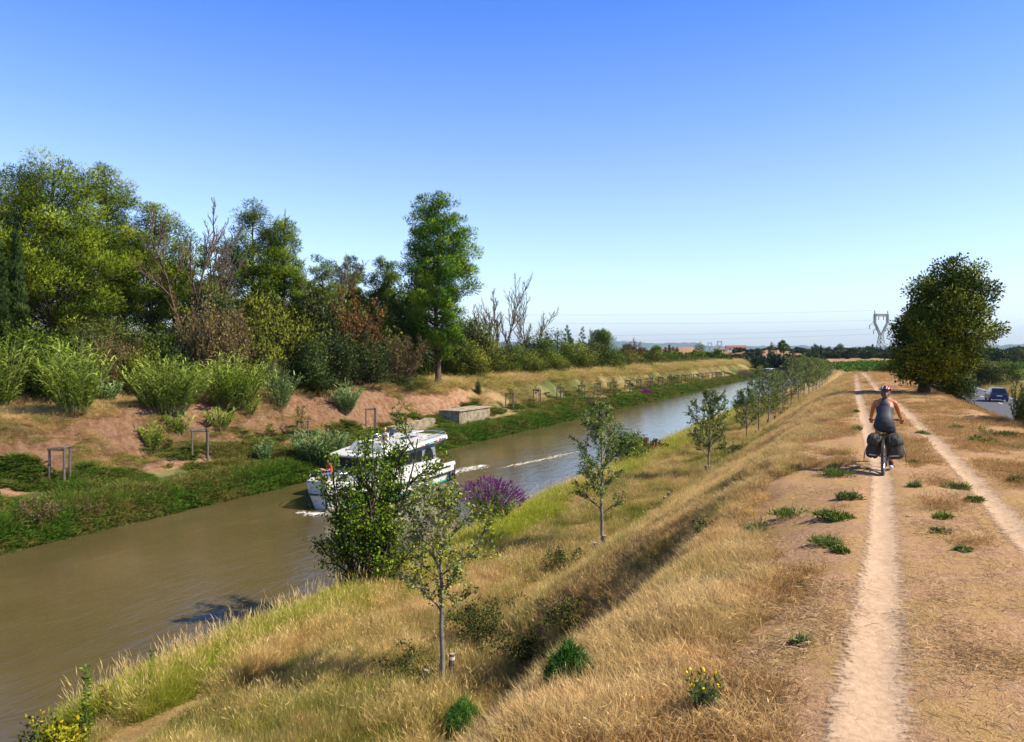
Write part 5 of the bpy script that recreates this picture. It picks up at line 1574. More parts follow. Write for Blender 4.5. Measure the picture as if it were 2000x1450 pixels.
# brambles on the berm
def bramble(px, py, wp, hp, lab, seed, n=22):
    x, y, z = ground(px, py); Z = depth_of(x, y); w = wp * Z / FPX; h = hp * Z / FPX
    rng = np.random.default_rng(seed); paths = []; A = []
    for k in range(n):
        a = rng.random() * 6.28; L = w * (.25 + .4 * rng.random()); q = np.linspace(0, 1, 8)[:, None]
        d = np.array([math.cos(a), math.sin(a), 0]); p0 = rng.normal(0, w * .15, 3) * [1, 1, 0]
        P = p0 + d * L * q + np.array([0, 0, 1]) * (h * (.5 + .8 * rng.random()) * 4 * q * (1 - q * .8)) * .6 + rng.normal(0, .02, (8, 3))
        P[:, 2] = np.maximum(P[:, 2], .03); paths.append((P, np.full(8, .005)))
        s = rng.random(60) * 6.99; i0 = s.astype(int); f = (s - i0)[:, None]; A.append(P[i0] * (1 - f) + P[np.minimum(i0 + 1, 7)] * f)
    A = np.concatenate(A) + rng.normal(0, .05, (n * 60, 3))
    t = thing('bramble', lab, 'bramble', (x, y, z))
    part('stems', mk_mesh('stems', *tube_arrays(paths, 3), M['bark_dark']), t)
    part('leaves', leafmesh('leaves', [leaf_quads(A, rng.normal(size=A.shape) + [0, 0, .4], .055, .04, rng)], M['bramble']), t)
bramble(945, 1262, 130, 90, 'dark bramble thicket right of the nearest aspen trunk', 1, 46)
bramble(1040, 1290, 150, 60, 'sprawling bramble in the dry grass below the dark hollow', 2, 36)
bramble(1125, 1240, 110, 60, 'bramble at the lower mouth of the dark hollow', 3, 30)
bramble(1096, 1120, 70, 56, 'small leafy bramble left of the second tree stakes', 4, 22)
bramble(800, 1330, 120, 60, 'bramble with an arching cane left of the nearest aspen trunk', 5, 20)
bramble(1445, 892, 60, 26, 'bramble heap beside the small far stake pair', 6, 30)
bramble(1530, 815, 36, 24, 'green bramble at the foot of the dense far row', 7, 26)
bramble(1395, 1050, 60, 24, 'low green creepers in the shade of the slope', 8, 18)
#@@OBJECTS
# ------------------------------------------------------------------ paints and cloths
M['gel'] = simple('white_gelcoat', (.64, .64, .62), .25, var=.05, scale=2)
M['gelgrey'] = simple('grey_gelcoat', (.20, .22, .235), .35, var=.04, scale=2)
M['rubber'] = simple('black_rubber', (.02, .02, .022), .55, var=.2)
M['teal'] = simple('teal_antifouling', (.01, .22, .24), .5)
M['glassdk'] = simple('dark_window', (.015, .018, .022), .06)
M['teak'] = simple('grey_deck', (.45, .42, .37), .8, var=.15, scale=10)
M['chrome'] = simple('stainless', (.6, .6, .62), .2, metal=1, var=.03)
M['navy'] = simple('navy_canvas', (.02, .035, .09), .8)
M['lblue'] = simple('light_blue_mark', (.10, .42, .75), .5, var=.02)
M['pinkred'] = simple('red_mark', (.75, .05, .12), .5, var=.02)
M['orange'] = simple('orange_mark', (.85, .30, .04), .5, var=.02)
M['greenm'] = simple('green_mark', (.02, .42, .20), .5, var=.02)
M['skin'] = simple('skin', (.46, .165, .065), .5, var=.06, scale=6)
M['skin2'] = simple('skin_light', (.52, .29, .19), .5, var=.06, scale=6)
M['redcloth'] = simple('red_cloth', (.62, .02, .03), .8)
M['whitecloth'] = simple('white_cloth', (.75, .74, .78), .8, var=.05)
M['bluecloth'] = simple('blue_shorts', (.05, .10, .28), .8)
M['slate'] = simple('slate_top', (.038, .041, .056), .65, var=.15, scale=5)
M['shorts'] = simple('charcoal_shorts', (.028, .028, .032), .8, var=.2, scale=6)
M['hair'] = simple('brown_hair', (.14, .06, .025), .5, var=.45, scale=30)
M['hairfair'] = simple('fair_hair', (.36, .22, .10), .5, var=.35, scale=30)
M['bag'] = simple('olive_black_canvas', (.040, .036, .026), .75, var=.3, scale=6, bump=.3)
M['reflect'] = simple('reflective_strip', (.45, .46, .48), .3)
M['frame'] = simple('black_frame', (.02, .02, .022), .35)
M['yellow'] = simple('yellow_bottle', (.80, .50, .02), .4)
M['shoe'] = simple('pale_shoe', (.62, .64, .70), .6)
M['helm_r'] = simple('red_shell', (.62, .02, .05), .25, var=.03)
M['helm_w'] = simple('white_shell', (.45, .45, .48), .25, var=.03)
M['tyre'] = simple('dusty_tyre', (.09, .082, .072), .95, var=.35, scale=25, bump=.5)

# ------------------------------------------------------------------ body builder: lofts fused into one continuous skin
def limb(mb, pts, rads, k=12, m=0):
    """rads: list of (rx, ry) or r ; rounded ends"""
    P = [np.array(p, float) for p in pts]
    n = len(P)
    # resample with catmull-rom
    Q = []; R = []
    rr = [np.array((r, r) if np.ndim(r) == 0 else r, float) for r in rads]
    for i in range(n - 1):
        p0 = P[max(0, i - 1)]; p1 = P[i]; p2 = P[i + 1]; p3 = P[min(n - 1, i + 2)]
        for t in np.linspace(0, 1, 5)[:-1]:
            Q.append(.5 * ((2 * p1) + (-p0 + p2) * t + (2 * p0 - 5 * p1 + 4 * p2 - p3) * t * t + (-p0 + 3 * p1 - 3 * p2 + p3) * t ** 3))
            s = t * t * (3 - 2 * t); R.append(rr[i] * (1 - s) + rr[i + 1] * s)
    Q.append(P[-1]); R.append(rr[-1])
    Q = np.array(Q); T = unit(np.gradient(Q, axis=0))
    rings = []
    x = np.array([1.0, 0, 0])
    for c, t, r in zip(Q, T, R):
        b = unit(np.cross(t, x)); a = unit(np.cross(b, t))
        ang = np.arange(k) * 2 * PI / k
        rings.append(c + np.outer(np.cos(ang) * r[0], a) + np.outer(np.sin(ang) * r[1], b))
    e0 = [Q[0] - T[0] * R[0].min() * f + (rings[0] - Q[0]) * g for f, g in ((.9, .25), (.6, .75))]
    e1 = [Q[-1] + T[-1] * R[-1].min() * f + (rings[-1] - Q[-1]) * g for f, g in ((.6, .75), (.9, .25))]
    mb.loft(e0 + rings + e1, m)
def fused(name, mb, mat, parent, voxel=.008, smooth=4):
    """voxel-fuse overlapping lofts to one continuous surface"""
    me = mb.mesh(name, mat); o = bpy.data.objects.new(name, me); COL.objects.link(o)
    r = o.modifiers.new('r', 'REMESH'); r.mode = 'VOXEL'; r.voxel_size = voxel; r.use_smooth_shade = True
    s = o.modifiers.new('s', 'SMOOTH'); s.iterations = smooth; s.factor = .5
    dg = bpy.context.evaluated_depsgraph_get(); new = bpy.data.meshes.new_from_object(o.evaluated_get(dg))
    new.materials.clear(); new.materials.append(mat)
    bpy.data.objects.remove(o)
    new.polygons.foreach_set('use_smooth', [True] * len(new.polygons))
    return part(name, new, parent)
def hand(mb, w, d, side, curl=1.0, s=1.0):
    """palm and five bent fingers; w wrist, d direction of the forearm, side +1 thumb towards +x"""
    d = unit(np.array(d, float)); sx = np.array([side * 1.0, 0, 0]); dn = unit(np.cross(sx * side, d)) * -1
    if dn[2] > 0: dn = -dn
    palm = w + d * .05 * s
    limb(mb, [w, palm, w + d * .085 * s], [(.022, .018), (.040 * s, .016), (.038 * s, .014)], 10)
    for i, (off, l) in enumerate(((-.030, .060), (-.010, .075), (.010, .078), (.030, .068))):
        b = w + d * .085 * s + sx * off * s
        k1 = b + d * l * .45 * s + dn * .01 * s; k2 = k1 + d * l * .2 * s + dn * l * .4 * curl * s; k3 = k2 - d * l * .25 * s + dn * l * .22 * curl * s
        limb(mb, [b, k1, k2, k3], [.0095 * s, .009 * s, .008 * s, .0065 * s], 6)
    b = w + d * .03 * s + sx * .035 * s
    limb(mb, [b, b + d * .02 * s + sx * .022 * s + dn * .012, b + d * .045 * s + sx * .02 * s + dn * .035], [.012 * s, .010 * s, .008 * s], 6)
def head(mb, c, R, s=1.0):
    """skull, jaw, nose, ears and neck stub; R rotation matrix, face towards +y"""
    R = np.array(R); T = lambda p: np.array(c) + R @ (np.array(p) * s)
    mb.ell(c, (.076 * s, .095 * s, .105 * s), 16, 12, R)
    mb.ell(T((0, .022, -.062)), (.055 * s, .065 * s, .055 * s), 12, 8, R)
    mb.ell(T((0, .098, -.018)), (.013 * s, .022 * s, .026 * s), 8, 6, R)
    mb.ell(T((0, .082, -.062)), (.026 * s, .012 * s, .010 * s), 8, 6, R)
    for sx in (-1, 1): mb.ell(T((sx * .078, -.005, -.015)), (.009 * s, .02 * s, .032 * s), 8, 6, R)

# ------------------------------------------------------------------ bicycle, rider, bags
bx, by, bz = ground(1725, 929)
BH = math.atan2(-.0, 1)  # along +Y
BR = -math.radians(4.5)
bz = Hs(bx, by)
bike = thing('bicycle', 'black touring bicycle with knobbly dusty tyre ridden away along the left track', 'bicycle', (bx, by, bz), BR)
WR = .345
def wheel(y, steer=0):
    t = part('wheel', None, bike, (0, y, WR)); 
    mb = MB(); mb.ring((0, 0, 0), WR - .027, .027, 'x', 48, 10)
    for i in range(72):
        a = 2 * PI * i / 72
        for sx in ((-.018, .012) if i % 2 else (-.004, .020)):
            mb.box((sx, math.cos(a) * (WR - .002), math.sin(a) * (WR - .002)), (.013, .016, .009), rx=a - PI / 2 + PI)
    mb.build('tyre', M['tyre'], t)
    mb = MB(); mb.ring((0, 0, 0), WR - .062, .011, 'x', 40, 6); mb.build('rim', M['chrome'], t)
    mb = MB()
    for i in range(28):
        a = 2 * PI * i / 28; mb.tube([((-1) ** i * .03, 0, 0), (0, math.cos(a) * (WR - .065), math.sin(a) * (WR - .065))], .0012, 3, cap=False)
    mb.tube([(-.05, 0, 0), (.05, 0, 0)], .018, 8); mb.build('spokes', M['chrome'], t)
    return t
# wheels are mesh parts: the hub carries tyre, rim and spokes
def hubmesh():
    mb = MB(); mb.tube([(-.06, 0, 0), (.06, 0, 0)], .012, 8); return mb.mesh('wheel', M['frame'])
HUB = hubmesh()
for yy in (0, 1.06):
    w = wheel(yy); 
    w2 = part('wheel', HUB, bike, (0, yy, WR))
    for c in list(w.children): c.parent = w2
    bpy.data.objects.remove(w)
mb = MB(); F_ = M['frame']
bb = (0, .45, .29); st = (0, .22, .82); ht = (0, .80, .86); hb = (0, .86, .70)
for a, b, r in ((bb, st, .017), (st, ht, .016), (bb, hb, .02), (ht, hb, .022)): mb.tube([a, b], r, 8)
for sx in (-.065, .065):
    mb.tube([(sx, 0, WR), (sx * .6, .38, .30), bb], .009, 6); mb.tube([(sx, 0, WR), (sx * .5, .18, .74), st], .008, 6)
mb.build('frame', F_, bike, True)
mb = MB()
for sx in (-.06, .06): mb.tube([(sx, 1.06, WR), (sx, .92, .62), (0, .87, .70)], .012, 6)
mb.build('fork', F_, bike, True)
mb = MB(); mb.tube([(0, .215, .82), (0, .19, .90)], .014, 8); mb.build('seat_post', F_, bike)
mb = MB(); limb(mb, [(0, .05, .915), (0, .13, .92), (0, .22, .905), (0, .33, .89)], [(.07, .02), (.078, .03), (.035, .022), (.02, .015)]); mb.build('saddle', F_, bike, True)
mb = MB(); mb.tube([(0, .80, .86), (0, .79, .93), (0, .86, .96)], .016, 8); mb.tube([(-.28, .78, .96), (-.14, .85, .96), (.14, .85, .96), (.28, .78, .96)], .013, 8)
hbar = mb.build('handlebar', F_, bike, True)
for sx in (-1, 1):
    mb = MB(); mb.tube([(sx * .19, .825, .96), (sx * .30, .77, .96)], .018, 8); mb.build('grip', M['rubber'], hbar, True)
mb = MB()
for sx in (-.06, .06):
    mb.tube([(sx, -.20, .74), (sx, .15, .75)], .006, 5); mb.tube([(sx, -.16, .74), (sx, 0, WR)], .006, 5); mb.tube([(sx, .0, .745), (sx, 0, WR)], .006, 5)
for yy in (-.2, -.08, .05): mb.tube([(-.06, yy, .745), (.06, yy, .745)], .006, 5)
mb.build('luggage_rack', F_, bike)
mb = MB(); mb.tube([(0, .19, .79), (0, .21, .60)], .033, 10); mb.build('drink_bottle', M['yellow'], bike)
cr = MB(); cr.ring((.045, .45, .29), .085, .006, 'x', 30, 5); cr.tube([(.065, .45, .29), (.075, .44, .12)], .010, 6); cr.tube([(-.065, .45, .29), (-.075, .46, .46)], .010, 6)
cr = cr.build('crank', M['frame'], bike)
for sx, yy, zz in ((1, .44, .12), (-1, .46, .46)):
    mb = MB(); mb.box((sx * .125, yy, zz), (.09, .09, .02)); mb.build('pedal', M['frame'], cr)
mb = MB(); mb.tube([(.045, .45, .375), (.045, 0, WR + .04)], .004, 4); mb.tube([(.045, .45, .205), (.045, .05, .20), (.045, 0, .30)], .004, 4); mb.build('chain', M['frame'], bike)

def pannier(sx, w, lab, rz=0):
    t = thing('pannier', lab, 'pannier bag')
    t.location = bike.location + Matrix.Rotation(BR, 4, 'Z') @ Vector((sx * .075, -.02, .33)); t.rotation_euler = (0, sx * -.10, BR + rz)
    t.scale = (1, .95, .9); t['group'] = 'panniers on the bicycle rack'
    mb = MB(); rg = []
    for z_, k, d in ((-.02, .35, .7), (.0, .75, .9), (.05, .98, 1.), (.16, 1.0, 1.0), (.28, 1.06, 1.05), (.37, .98, 1.0), (.42, .72, .9), (.445, .35, .6)):
        r = []
        for i in range(20):
            a = 2 * PI * i / 20; cx, cy = math.cos(a), math.sin(a)
            ex = math.copysign(abs(cx) ** .6, cx); ey = math.copysign(abs(cy) ** .6, cy)
            r.append((sx * (w * .5 + ex * w * .5 * k + .015 * math.sin(z_ * 40 + i)), ey * .15 * d, z_ + .012 * math.sin(i * 1.9)))
        rg.append(np.array(r)[::int(sx)])
    mb.loft(rg); mb.build('bag', M['bag'], t, True)
    mb = MB(); rg = []
    for z_, k in ((.26, 1.12), (.34, 1.16), (.41, 1.02), (.46, .6), (.475, .2)):
        rg.append(np.array([(sx * (w * .5 + math.cos(2 * PI * i / 18) * w * .52 * k), math.sin(2 * PI * i / 18) * .165 * k, z_ + .02 * math.sin(i * 2.4)) for i in range(18)])[::int(sx)])
    mb.loft(rg); mb.build('lid', M['bag'], t, True)
    mb = MB(); mb.box((sx * w * .45, -.155, .14), (w * .62, .05, .20), taper=.8); pk = mb.build('pocket', M['bag'], t, bevel=.015)
    mb = MB(); mb.box((sx * w * .45, -.186, .055), (w * .58, .006, .022)); mb.build('reflective_strip', M['reflect'], pk)
    for q in (.25, .75):
        mb = MB(); mb.tube([(sx * w * q, -.17, .44), (sx * w * q, -.19, .30), (sx * w * q, -.185, .05)], [.008, .008, .008], 4); mb.build('strap', M['rubber'], t)
    mb = MB(); mb.tube([(sx * w * .98, -.06, .2), (sx * w * 1.12, -.07, .05), (sx * w * 1.10, -.07, -.10)], .008, 4); mb.build('strap', M['rubber'], t)
pannier(-1, .215, 'olive black pannier hanging on the left side of the rear wheel')
pannier(1, .265, 'fuller olive black pannier hanging on the right side of the rear wheel')

rider = thing('person', 'person in a slate racerback top and red helmet riding the loaded bicycle away', 'person', (bx, by, bz), BR, (.98, 1, .925))
b = MB()
hipz = 1.03
# torso
limb(b, [(0, .13, .99), (0, .14, 1.08), (0, .20, 1.20), (0, .28, 1.33), (0, .34, 1.42)], [(.155, .12), (.150, .115), (.125, .095), (.155, .10), (.14, .075)], 16)
limb(b, [(-.155, .35, 1.425), (0, .345, 1.455), (.155, .35, 1.425)], [.048, .062, .048], 12)
limb(b, [(0, .345, 1.43), (0, .375, 1.52), (0, .40, 1.57)], [.055, .048, .046], 10)
RH = Euler((-.05, 0, -.12)).to_matrix()
head(b, (0, .415, 1.615), RH, .98)
for sx in (-1, 1):
    sh = (sx * .165, .355, 1.415); el = (sx * .235, .50, 1.19); wr = (sx * .262, .725, 1.065)
    limb(b, [sh, (sx * .205, .42, 1.31), el, (sx * .255, .62, 1.12), wr], [.050, .044, .036, .036, .024], 12)
    hand(b, np.array(wr), (sx * .05, .8, -.38), -sx, 1.2)
KR = (.125, .47, .60); KL = (-.13, .56, .86)
limb(b, [(.085, .15, .99), (.11, .31, .80), KR, (.115, .42, .40), (.115, .385, .19)], [.088, .078, .055, .052, .034], 12)
limb(b, [(-.085, .15, .99), (-.115, .36, .95), KL, (-.125, .49, .66), (-.12, .42, .52)], [.088, .078, .055, .052, .034], 12)
for sx, an in ((1, (.115, .385, .19)), (-1, (-.12, .42, .52))):
    limb(b, [an, (an[0], an[1] + .02, an[2] - .04), (an[0], an[1] + .15, an[2] - .055)], [.034, .036, .024], 8)
fused('body', b, M['skin'], rider, .009)
# clothing: racerback top, shorts, shoes; hair and helmet
b = MB()
limb(b, [(0, .125, 1.00), (0, .14, 1.09), (0, .20, 1.20), (0, .27, 1.30), (0, .305, 1.355)], [(.168, .133), (.160, .127), (.138, .110), (.158, .114), (.115, .100)], 18)
limb(b, [(0, .215, 1.31), (0, .230, 1.39), (0, .272, 1.46), (0, .315, 1.505)], [(.145, .045), (.092, .042), (.050, .036), (.045, .020)], 12)
limb(b, [(0, .29, 1.44), (.045, .35, 1.505), (.06, .42, 1.46)], [.016, .013, .013], 8); limb(b, [(0, .29, 1.44), (-.045, .35, 1.505), (-.06, .42, 1.46)], [.016, .013, .013], 8)
limb(b, [(0, .36, 1.30), (0, .40, 1.38)], [(.12, .05), (.09, .04)], 12)
fused('racerback_top', b, M['slate'], rider, .008, 3)
b = MB()
limb(b, [(0, .12, .965), (0, .125, 1.03), (0, .14, 1.10)], [(.178, .140), (.176, .138), (.155, .118)], 18)
limb(b, [(.088, .15, .98), (.105, .26, .86), (.12, .36, .74)], [.100, .094, .082], 14)
limb(b, [(-.088, .15, .98), (-.105, .29, .955), (-.12, .42, .92)], [.100, .094, .082], 14)
fused('shorts', b, M['shorts'], rider, .009, 3)
for an, m in (((.115, .385, .17), 1), ((-.12, .42, .50), -1)):
    b = MB(); limb(b, [(an[0], an[1] - .045, an[2] - .045), (an[0], an[1] + .04, an[2] - .045), (an[0], an[1] + .17, an[2] - .055)], [(.040, .036), (.042, .038), (.036, .024)], 12); b.build('shoe', M['shoe'], rider, True)
    b = MB(); limb(b, [(an[0], an[1] + .0, an[2] + .055), (an[0], an[1] + .005, an[2] - .02)], [.039, .042], 10); b.build('sock', M['shorts'], rider, True)
b = MB()
RHn = np.array(RH)
b.ell((0, .395, 1.615), (.083, .088, .098), 14, 10, RH)
limb(b, [(.008, .325, 1.60), (.012, .298, 1.545), (.006, .300, 1.49)], [.040, .036, .016], 10)
for k in range(14):
    a = -1.2 + 2.4 * k / 13; limb(b, [(.075 * math.sin(a), .39 - .08 * math.cos(a), 1.60), (.06 * math.sin(a), .38 - .085 * math.cos(a), 1.555), (.035 * math.sin(a), .35 - .06 * math.cos(a), 1.525)], [.012, .011, .006], 5)
b.build('hair', M['hair'], rider, True)
# helmet: shell ribs in red and white with dark vents
hc = np.array([0, .41, 1.655])
mbk = MB(); mbr = MB(); mbw = MB()
def dome(u, v, s=1.0):
    """u -1..1 across, v 0 back rim .. 1 front rim"""
    th = (v * 1.04 - .52) * PI * .98; ph = u * PI * .46
    return hc + RHn @ (np.array([.104 * math.sin(ph) * (.75 + .25 * math.cos(th)), .132 * math.sin(th) * math.cos(ph * .5), .098 * math.cos(th * .9) * math.cos(ph) + .01]) * s)
def patch(mbx, u0, u1, v0, v1, s, n=8):
    V = []; 
    for i in range(n + 1):
        for j in range(5): V.append(dome(u0 + (u1 - u0) * j / 4 * (1), v0 + (v1 - v0) * i / n, s))
    for i in range(n + 1):
        for j in range(5): V.append(dome(u0 + (u1 - u0) * j / 4, v0 + (v1 - v0) * i / n, s * .93))
    F = []; m_ = 5 * (n + 1)
    for i in range(n):
        for j in range(4):
            a = i * 5 + j; F.append((a, a + 1, a + 6, a + 5)); F.append((a + m_, a + 5 + m_, a + 6 + m_, a + 1 + m_))
    for i in range(n):
        a = i * 5; F.append((a, a + 5, a + 5 + m_, a + m_)); a = i * 5 + 4; F.append((a, a + m_, a + 5 + m_, a + 5))
    for j in range(4):
        F.append((j, j + m_, j + 1 + m_, j + 1)); a = n * 5 + j; F.append((a, a + 1, a + 1 + m_, a + m_))
    mbx.add(V, F)
patch(mbk, -.98, .98, 0, 1, .97, 16)
for u, w_, mm_ in ((-.86, .12, mbr), (-.58, .08, mbr), (-.30, .08, mbr), (0, .09, mbr), (.30, .08, mbr), (.58, .08, mbr), (.86, .12, mbr)):
    patch(mm_, u - w_, u + w_, .36, 1, 1.04, 10)
for u in (-.62, -.28, .28, .62): patch(mbw, u - .07, u + .07, .05, .34, 1.04, 6)
patch(mbr, -.9, .9, .34, .44, 1.03, 3)
hel = mbk.build('helmet', M['rubber'], rider, True)
mbr.build('helmet_shell', M['helm_r'], hel, True); mbw.build('helmet_stripe', M['helm_w'], hel, True)

# ------------------------------------------------------------------ boat
BX, BY = -26.6, 39.3
boat = thing('motor_boat', 'white hire boat with an upper sun deck cruising behind the bush tree', 'boat', (BX, BY, WATER), -PI / 2 + math.radians(1.0))
# local x forward, y port, z up; stem at x = 6.3
def hull_half(x):
    if x > 5.2: return np.interp(x, [5.2, 6.3], [1.25, .62])
    return np.interp(x, [-6.0, -4, 2.5, 4.2, 5.2], [1.95, 2.05, 2.05, 1.75, 1.25])
def sheer(x): return np.interp(x, [-6, -3.7, -1, 3, 6.3], [.98, .95, 1.02, 1.22, 1.42])
xs = [-6.0, -5, -4, -2, 0, 1.5, 2.5, 3.4, 4.2, 4.8, 5.2, 5.8, 6.3]
rings = []
for x in xs:
    w = float(hull_half(x)); s = float(sheer(x)); wl = w * (.93 if x < 3 else .93 - .35 * (x - 3) / 3.3); xw = x - (.35 * max(0, (x - 4.5) / 1.8))
    kx = xw - (.15 * max(0, (x - 4.5) / 1.8))
    rings.append(np.array([(kx, -wl * .75, -.35), (xw, -wl, .05), (xw + (x - xw) * .6, -w * .985, s * .62), (x, -w, s), (x, w, s), (xw + (x - xw) * .6, w * .985, s * .62), (xw, wl, .05), (kx, wl * .75, -.35)]))
mb = MB(); mb.loft(rings)
# open cockpit at the bow is a sunken deck: remove the cap by building deck and coaming on top
hull = mb.build('hull', M['gel'], boat, bevel=.02)
mb = MB()
for side in (-1, 1):
    pts = [(x + .02, side * (float(hull_half(x)) + .03), float(sheer(x)) * .60) for x in np.linspace(-5.9, 6.3, 30)]
    mb.tube(pts, .055, 6)
    mb.tube([(6.32, side * .0, .85), (6.34, side * .66, .85)], .055, 6)
mb.tube([(6.36, .66, .86), (6.2, .62, .1)], .05, 6); mb.tube([(6.36, -.66, .86), (6.2, -.62, .1)], .05, 6)
mb.tube([(-5.2, 2.02, .97), (-3, 2.1, .98)], .05, 6); mb.tube([(-5.9, 1.98, .95), (-5.95, 1.95, .05)], .045, 6); mb.tube([(-3.6, 2.08, .95), (-3.6, 2.0, .4)], .03, 6)
mb.build('rubbing_strake', M['rubber'], boat, True)
mb = MB()
for side in (-1, 1):
    pts = [(x - .12 * (x > 4), side * (float(hull_half(x)) * (.945 if x < 3 else .90)), .07) for x in np.linspace(-5.9, 5.4, 24)]; mb.tube(pts, .07, 5)
mb.build('waterline_stripe', M['teal'], boat, True)
# raised bulwark round the open bow well
mb = MB(); mb.loft([np.array([(x, -w_ + .14, sheer(x) - .55), (x, -w_, sheer(x)), (x, -w_ + .02, sheer(x) + .14), (x, -w_ + .16, sheer(x) + .14)]) for x, w_ in [(x, float(hull_half(x))) for x in (2.6, 3.4, 4.2, 5.2, 6.28)]])
mb.loft([np.array([(x, w_ - .14, sheer(x) - .55), (x, w_, sheer(x)), (x, w_ - .02, sheer(x) + .14), (x, w_ - .16, sheer(x) + .14)])[::-1] for x, w_ in [(x, float(hull_half(x))) for x in (2.6, 3.4, 4.2, 5.2, 6.28)]])
mb.loft([np.array([(6.05, y, sheer(6.2) - .2), (6.3, y, sheer(6.2)), (6.3, y, sheer(6.2) + .16), (6.05, y, sheer(6.2) + .16)]) for y in (-.62, .62)])
mb.build('bow_bulwark', M['gel'], boat)
mb = MB(); mb.box((4.3, 0, float(sheer(4.3)) + .012), (3.2, 2.2, .02)); mb.build('bow_deck', M['teak'], boat)
for sy in (-.75, .75):
    mb = MB(); mb.box((4.2, sy, 1.48), (1.3, .42, .34)); mb.build('bow_seat', M['gelgrey'], boat, bevel=.04)
# side decks and saloon lower wall
mb = MB(); mb.box((-1.15, 0, 1.28), (6.7, 3.3, .62)); mb.box((2.35, 0, 1.36), (.8, 2.9, .46), taper=.8); mb.build('coachroof', M['gel'], boat, bevel=.04)
mb = MB(); rg = []
for x, w_, zt_ in ((2.3, 1.45, 2.36), (1.6, 1.6, 2.42), (-3.9, 1.65, 2.52)):
    rg.append(np.array([(x + (.45 if x > 2 else 0), -w_, 1.6), (x, -w_ * .95, zt_), (x, w_ * .95, zt_), (x + (.45 if x > 2 else 0), w_, 1.6)]))
mb.loft(rg); cab = mb.build('saloon', M['gelgrey'], boat)
for side in (-1, 1):
    for x0_, x1_ in ((1.35, .25), (.15, -1.0), (-1.1, -2.15)):
        mb = MB(); mb.box(((x0_ + x1_) / 2, side * 1.625, 1.99), (abs(x0_ - x1_), .03, .62)); mb.build('window', M['glassdk'], cab)
    # big dark arch at the aft end with a grey door leaf
    V = [(-2.35 - .0, side * 1.66, 1.62)] + [(-2.95 + .62 * math.cos(a), side * 1.66, 1.62 + .80 * math.sin(a)) for a in np.linspace(0, PI, 14)]
    V2 = [(p[0], p[1] - side * .03, p[2]) for p in V]
    mb = MB(); n_ = len(V); mb.add(V + V2, [tuple(range(n_)) if side < 0 else tuple(range(n_))[::-1], tuple(range(n_, 2 * n_))[::-1] if side < 0 else tuple(range(n_, 2 * n_))] + [(i, (i + 1) % n_, (i + 1) % n_ + n_, i + n_) for i in range(n_)])
    mb.build('window', M['glassdk'], cab)
mb = MB(); mb.box((2.555, 0, 1.99), (.03, 2.8, .66), ry=-.53); mb.build('windscreen', M['glassdk'], cab)
# roof with raised sides and overhangs
mb = MB(); rg = []
for x, w_, z_, t_ in ((2.85, 1.75, 2.42, .09), (2.4, 1.95, 2.43, .12), (1.2, 1.98, 2.48, .20), (-2, 2.0, 2.60, .30), (-4.9, 1.95, 2.72, .32), (-5.25, 1.8, 2.75, .28)):
    rg.append(np.array([(x, -w_ + .15, z_), (x, -w_, z_ + .08), (x, -w_ + .06, z_ + t_), (x, w_ - .06, z_ + t_), (x, w_, z_ + .08), (x, w_ - .15, z_)]))
mb.loft(rg); roof = mb.build('roof', M['gel'], boat, bevel=.02)
# steering dash on the roof
mb = MB(); mb.box((1.15, 0, 2.92), (.9, 2.6, .52), taper=.72); mb.box((-.2, 1.25, 2.85), (1.9, .35, .34), taper=.8); mb.box((-.2, -1.25, 2.85), (1.9, .35, .34), taper=.8); mb.build('helm_console', M['gel'], roof, bevel=.05)
mb = MB()
for side in (-1, 1):
    mb.tube([(-1.6, side * 1.75, 3.18), (-3.2, side * 1.8, 3.22), (-5.0, side * 1.7, 3.26)], .022, 5); mb.tube([(-1.6, side * 1.75, 3.05), (-5.0, side * 1.7, 3.13)], .014, 4)
    for x in (-1.6, -2.8, -4, -5.0): mb.tube([(x, side * 1.75, 2.86), (x, side * 1.75, 3.24)], .016, 5)
mb.tube([(-5.0, -1.7, 3.26), (-5.25, 0, 3.26), (-5.0, 1.7, 3.26)], .022, 5)
mb.build('roof_rail', M['chrome'], roof, True)
mb = MB()
for side in (-1, 1):
    mb.tube([(3.2, side * 1.9, float(sheer(3.2)) + .1), (3.4, side * 1.85, 1.75), (4.6, side * 1.5, 1.85), (5.6, side * .9, 1.95), (6.0, side * .6, 1.95), (6.1, side * .55, 1.55)], .018, 5)
mb.tube([(6.0, -.6, 1.95), (6.0, .6, 1.95)], .018, 5)
mb.build('bow_rail', M['chrome'], boat, True)
mb = MB(); mb.box((-6.3, 0, .25), (.8, 3.4, .12)); mb.build('swim_platform', M['gel'], boat, bevel=.03)
mb = MB(); mb.loft([np.array([(x, sy * 1.0, z0) for z0, sy in ((.95, 1.98), (1.18, 1.94), (1.18, 1.8), (.95, 1.82))]) for x in (-6.0, -3.8)]); mb.loft([np.array([(x, sy * 1.0, z0) for z0, sy in ((.95, -1.98), (1.18, -1.94), (1.18, -1.8), (.95, -1.82))])[::-1] for x in (-6.0, -3.8)]); mb.build('stern_bulwark', M['gel'], boat)
mb = MB(); mb.box((-4.35, 1.2, 1.3), (.45, .5, .55)); mb.build('outboard_box', M['rubber'], boat, bevel=.05)
mb = MB(); mb.ell((-5.15, 0, 2.62), (.45, 1.5, .35), 16, 8); mb.build('rolled_awning', M['gelgrey'], boat, True)
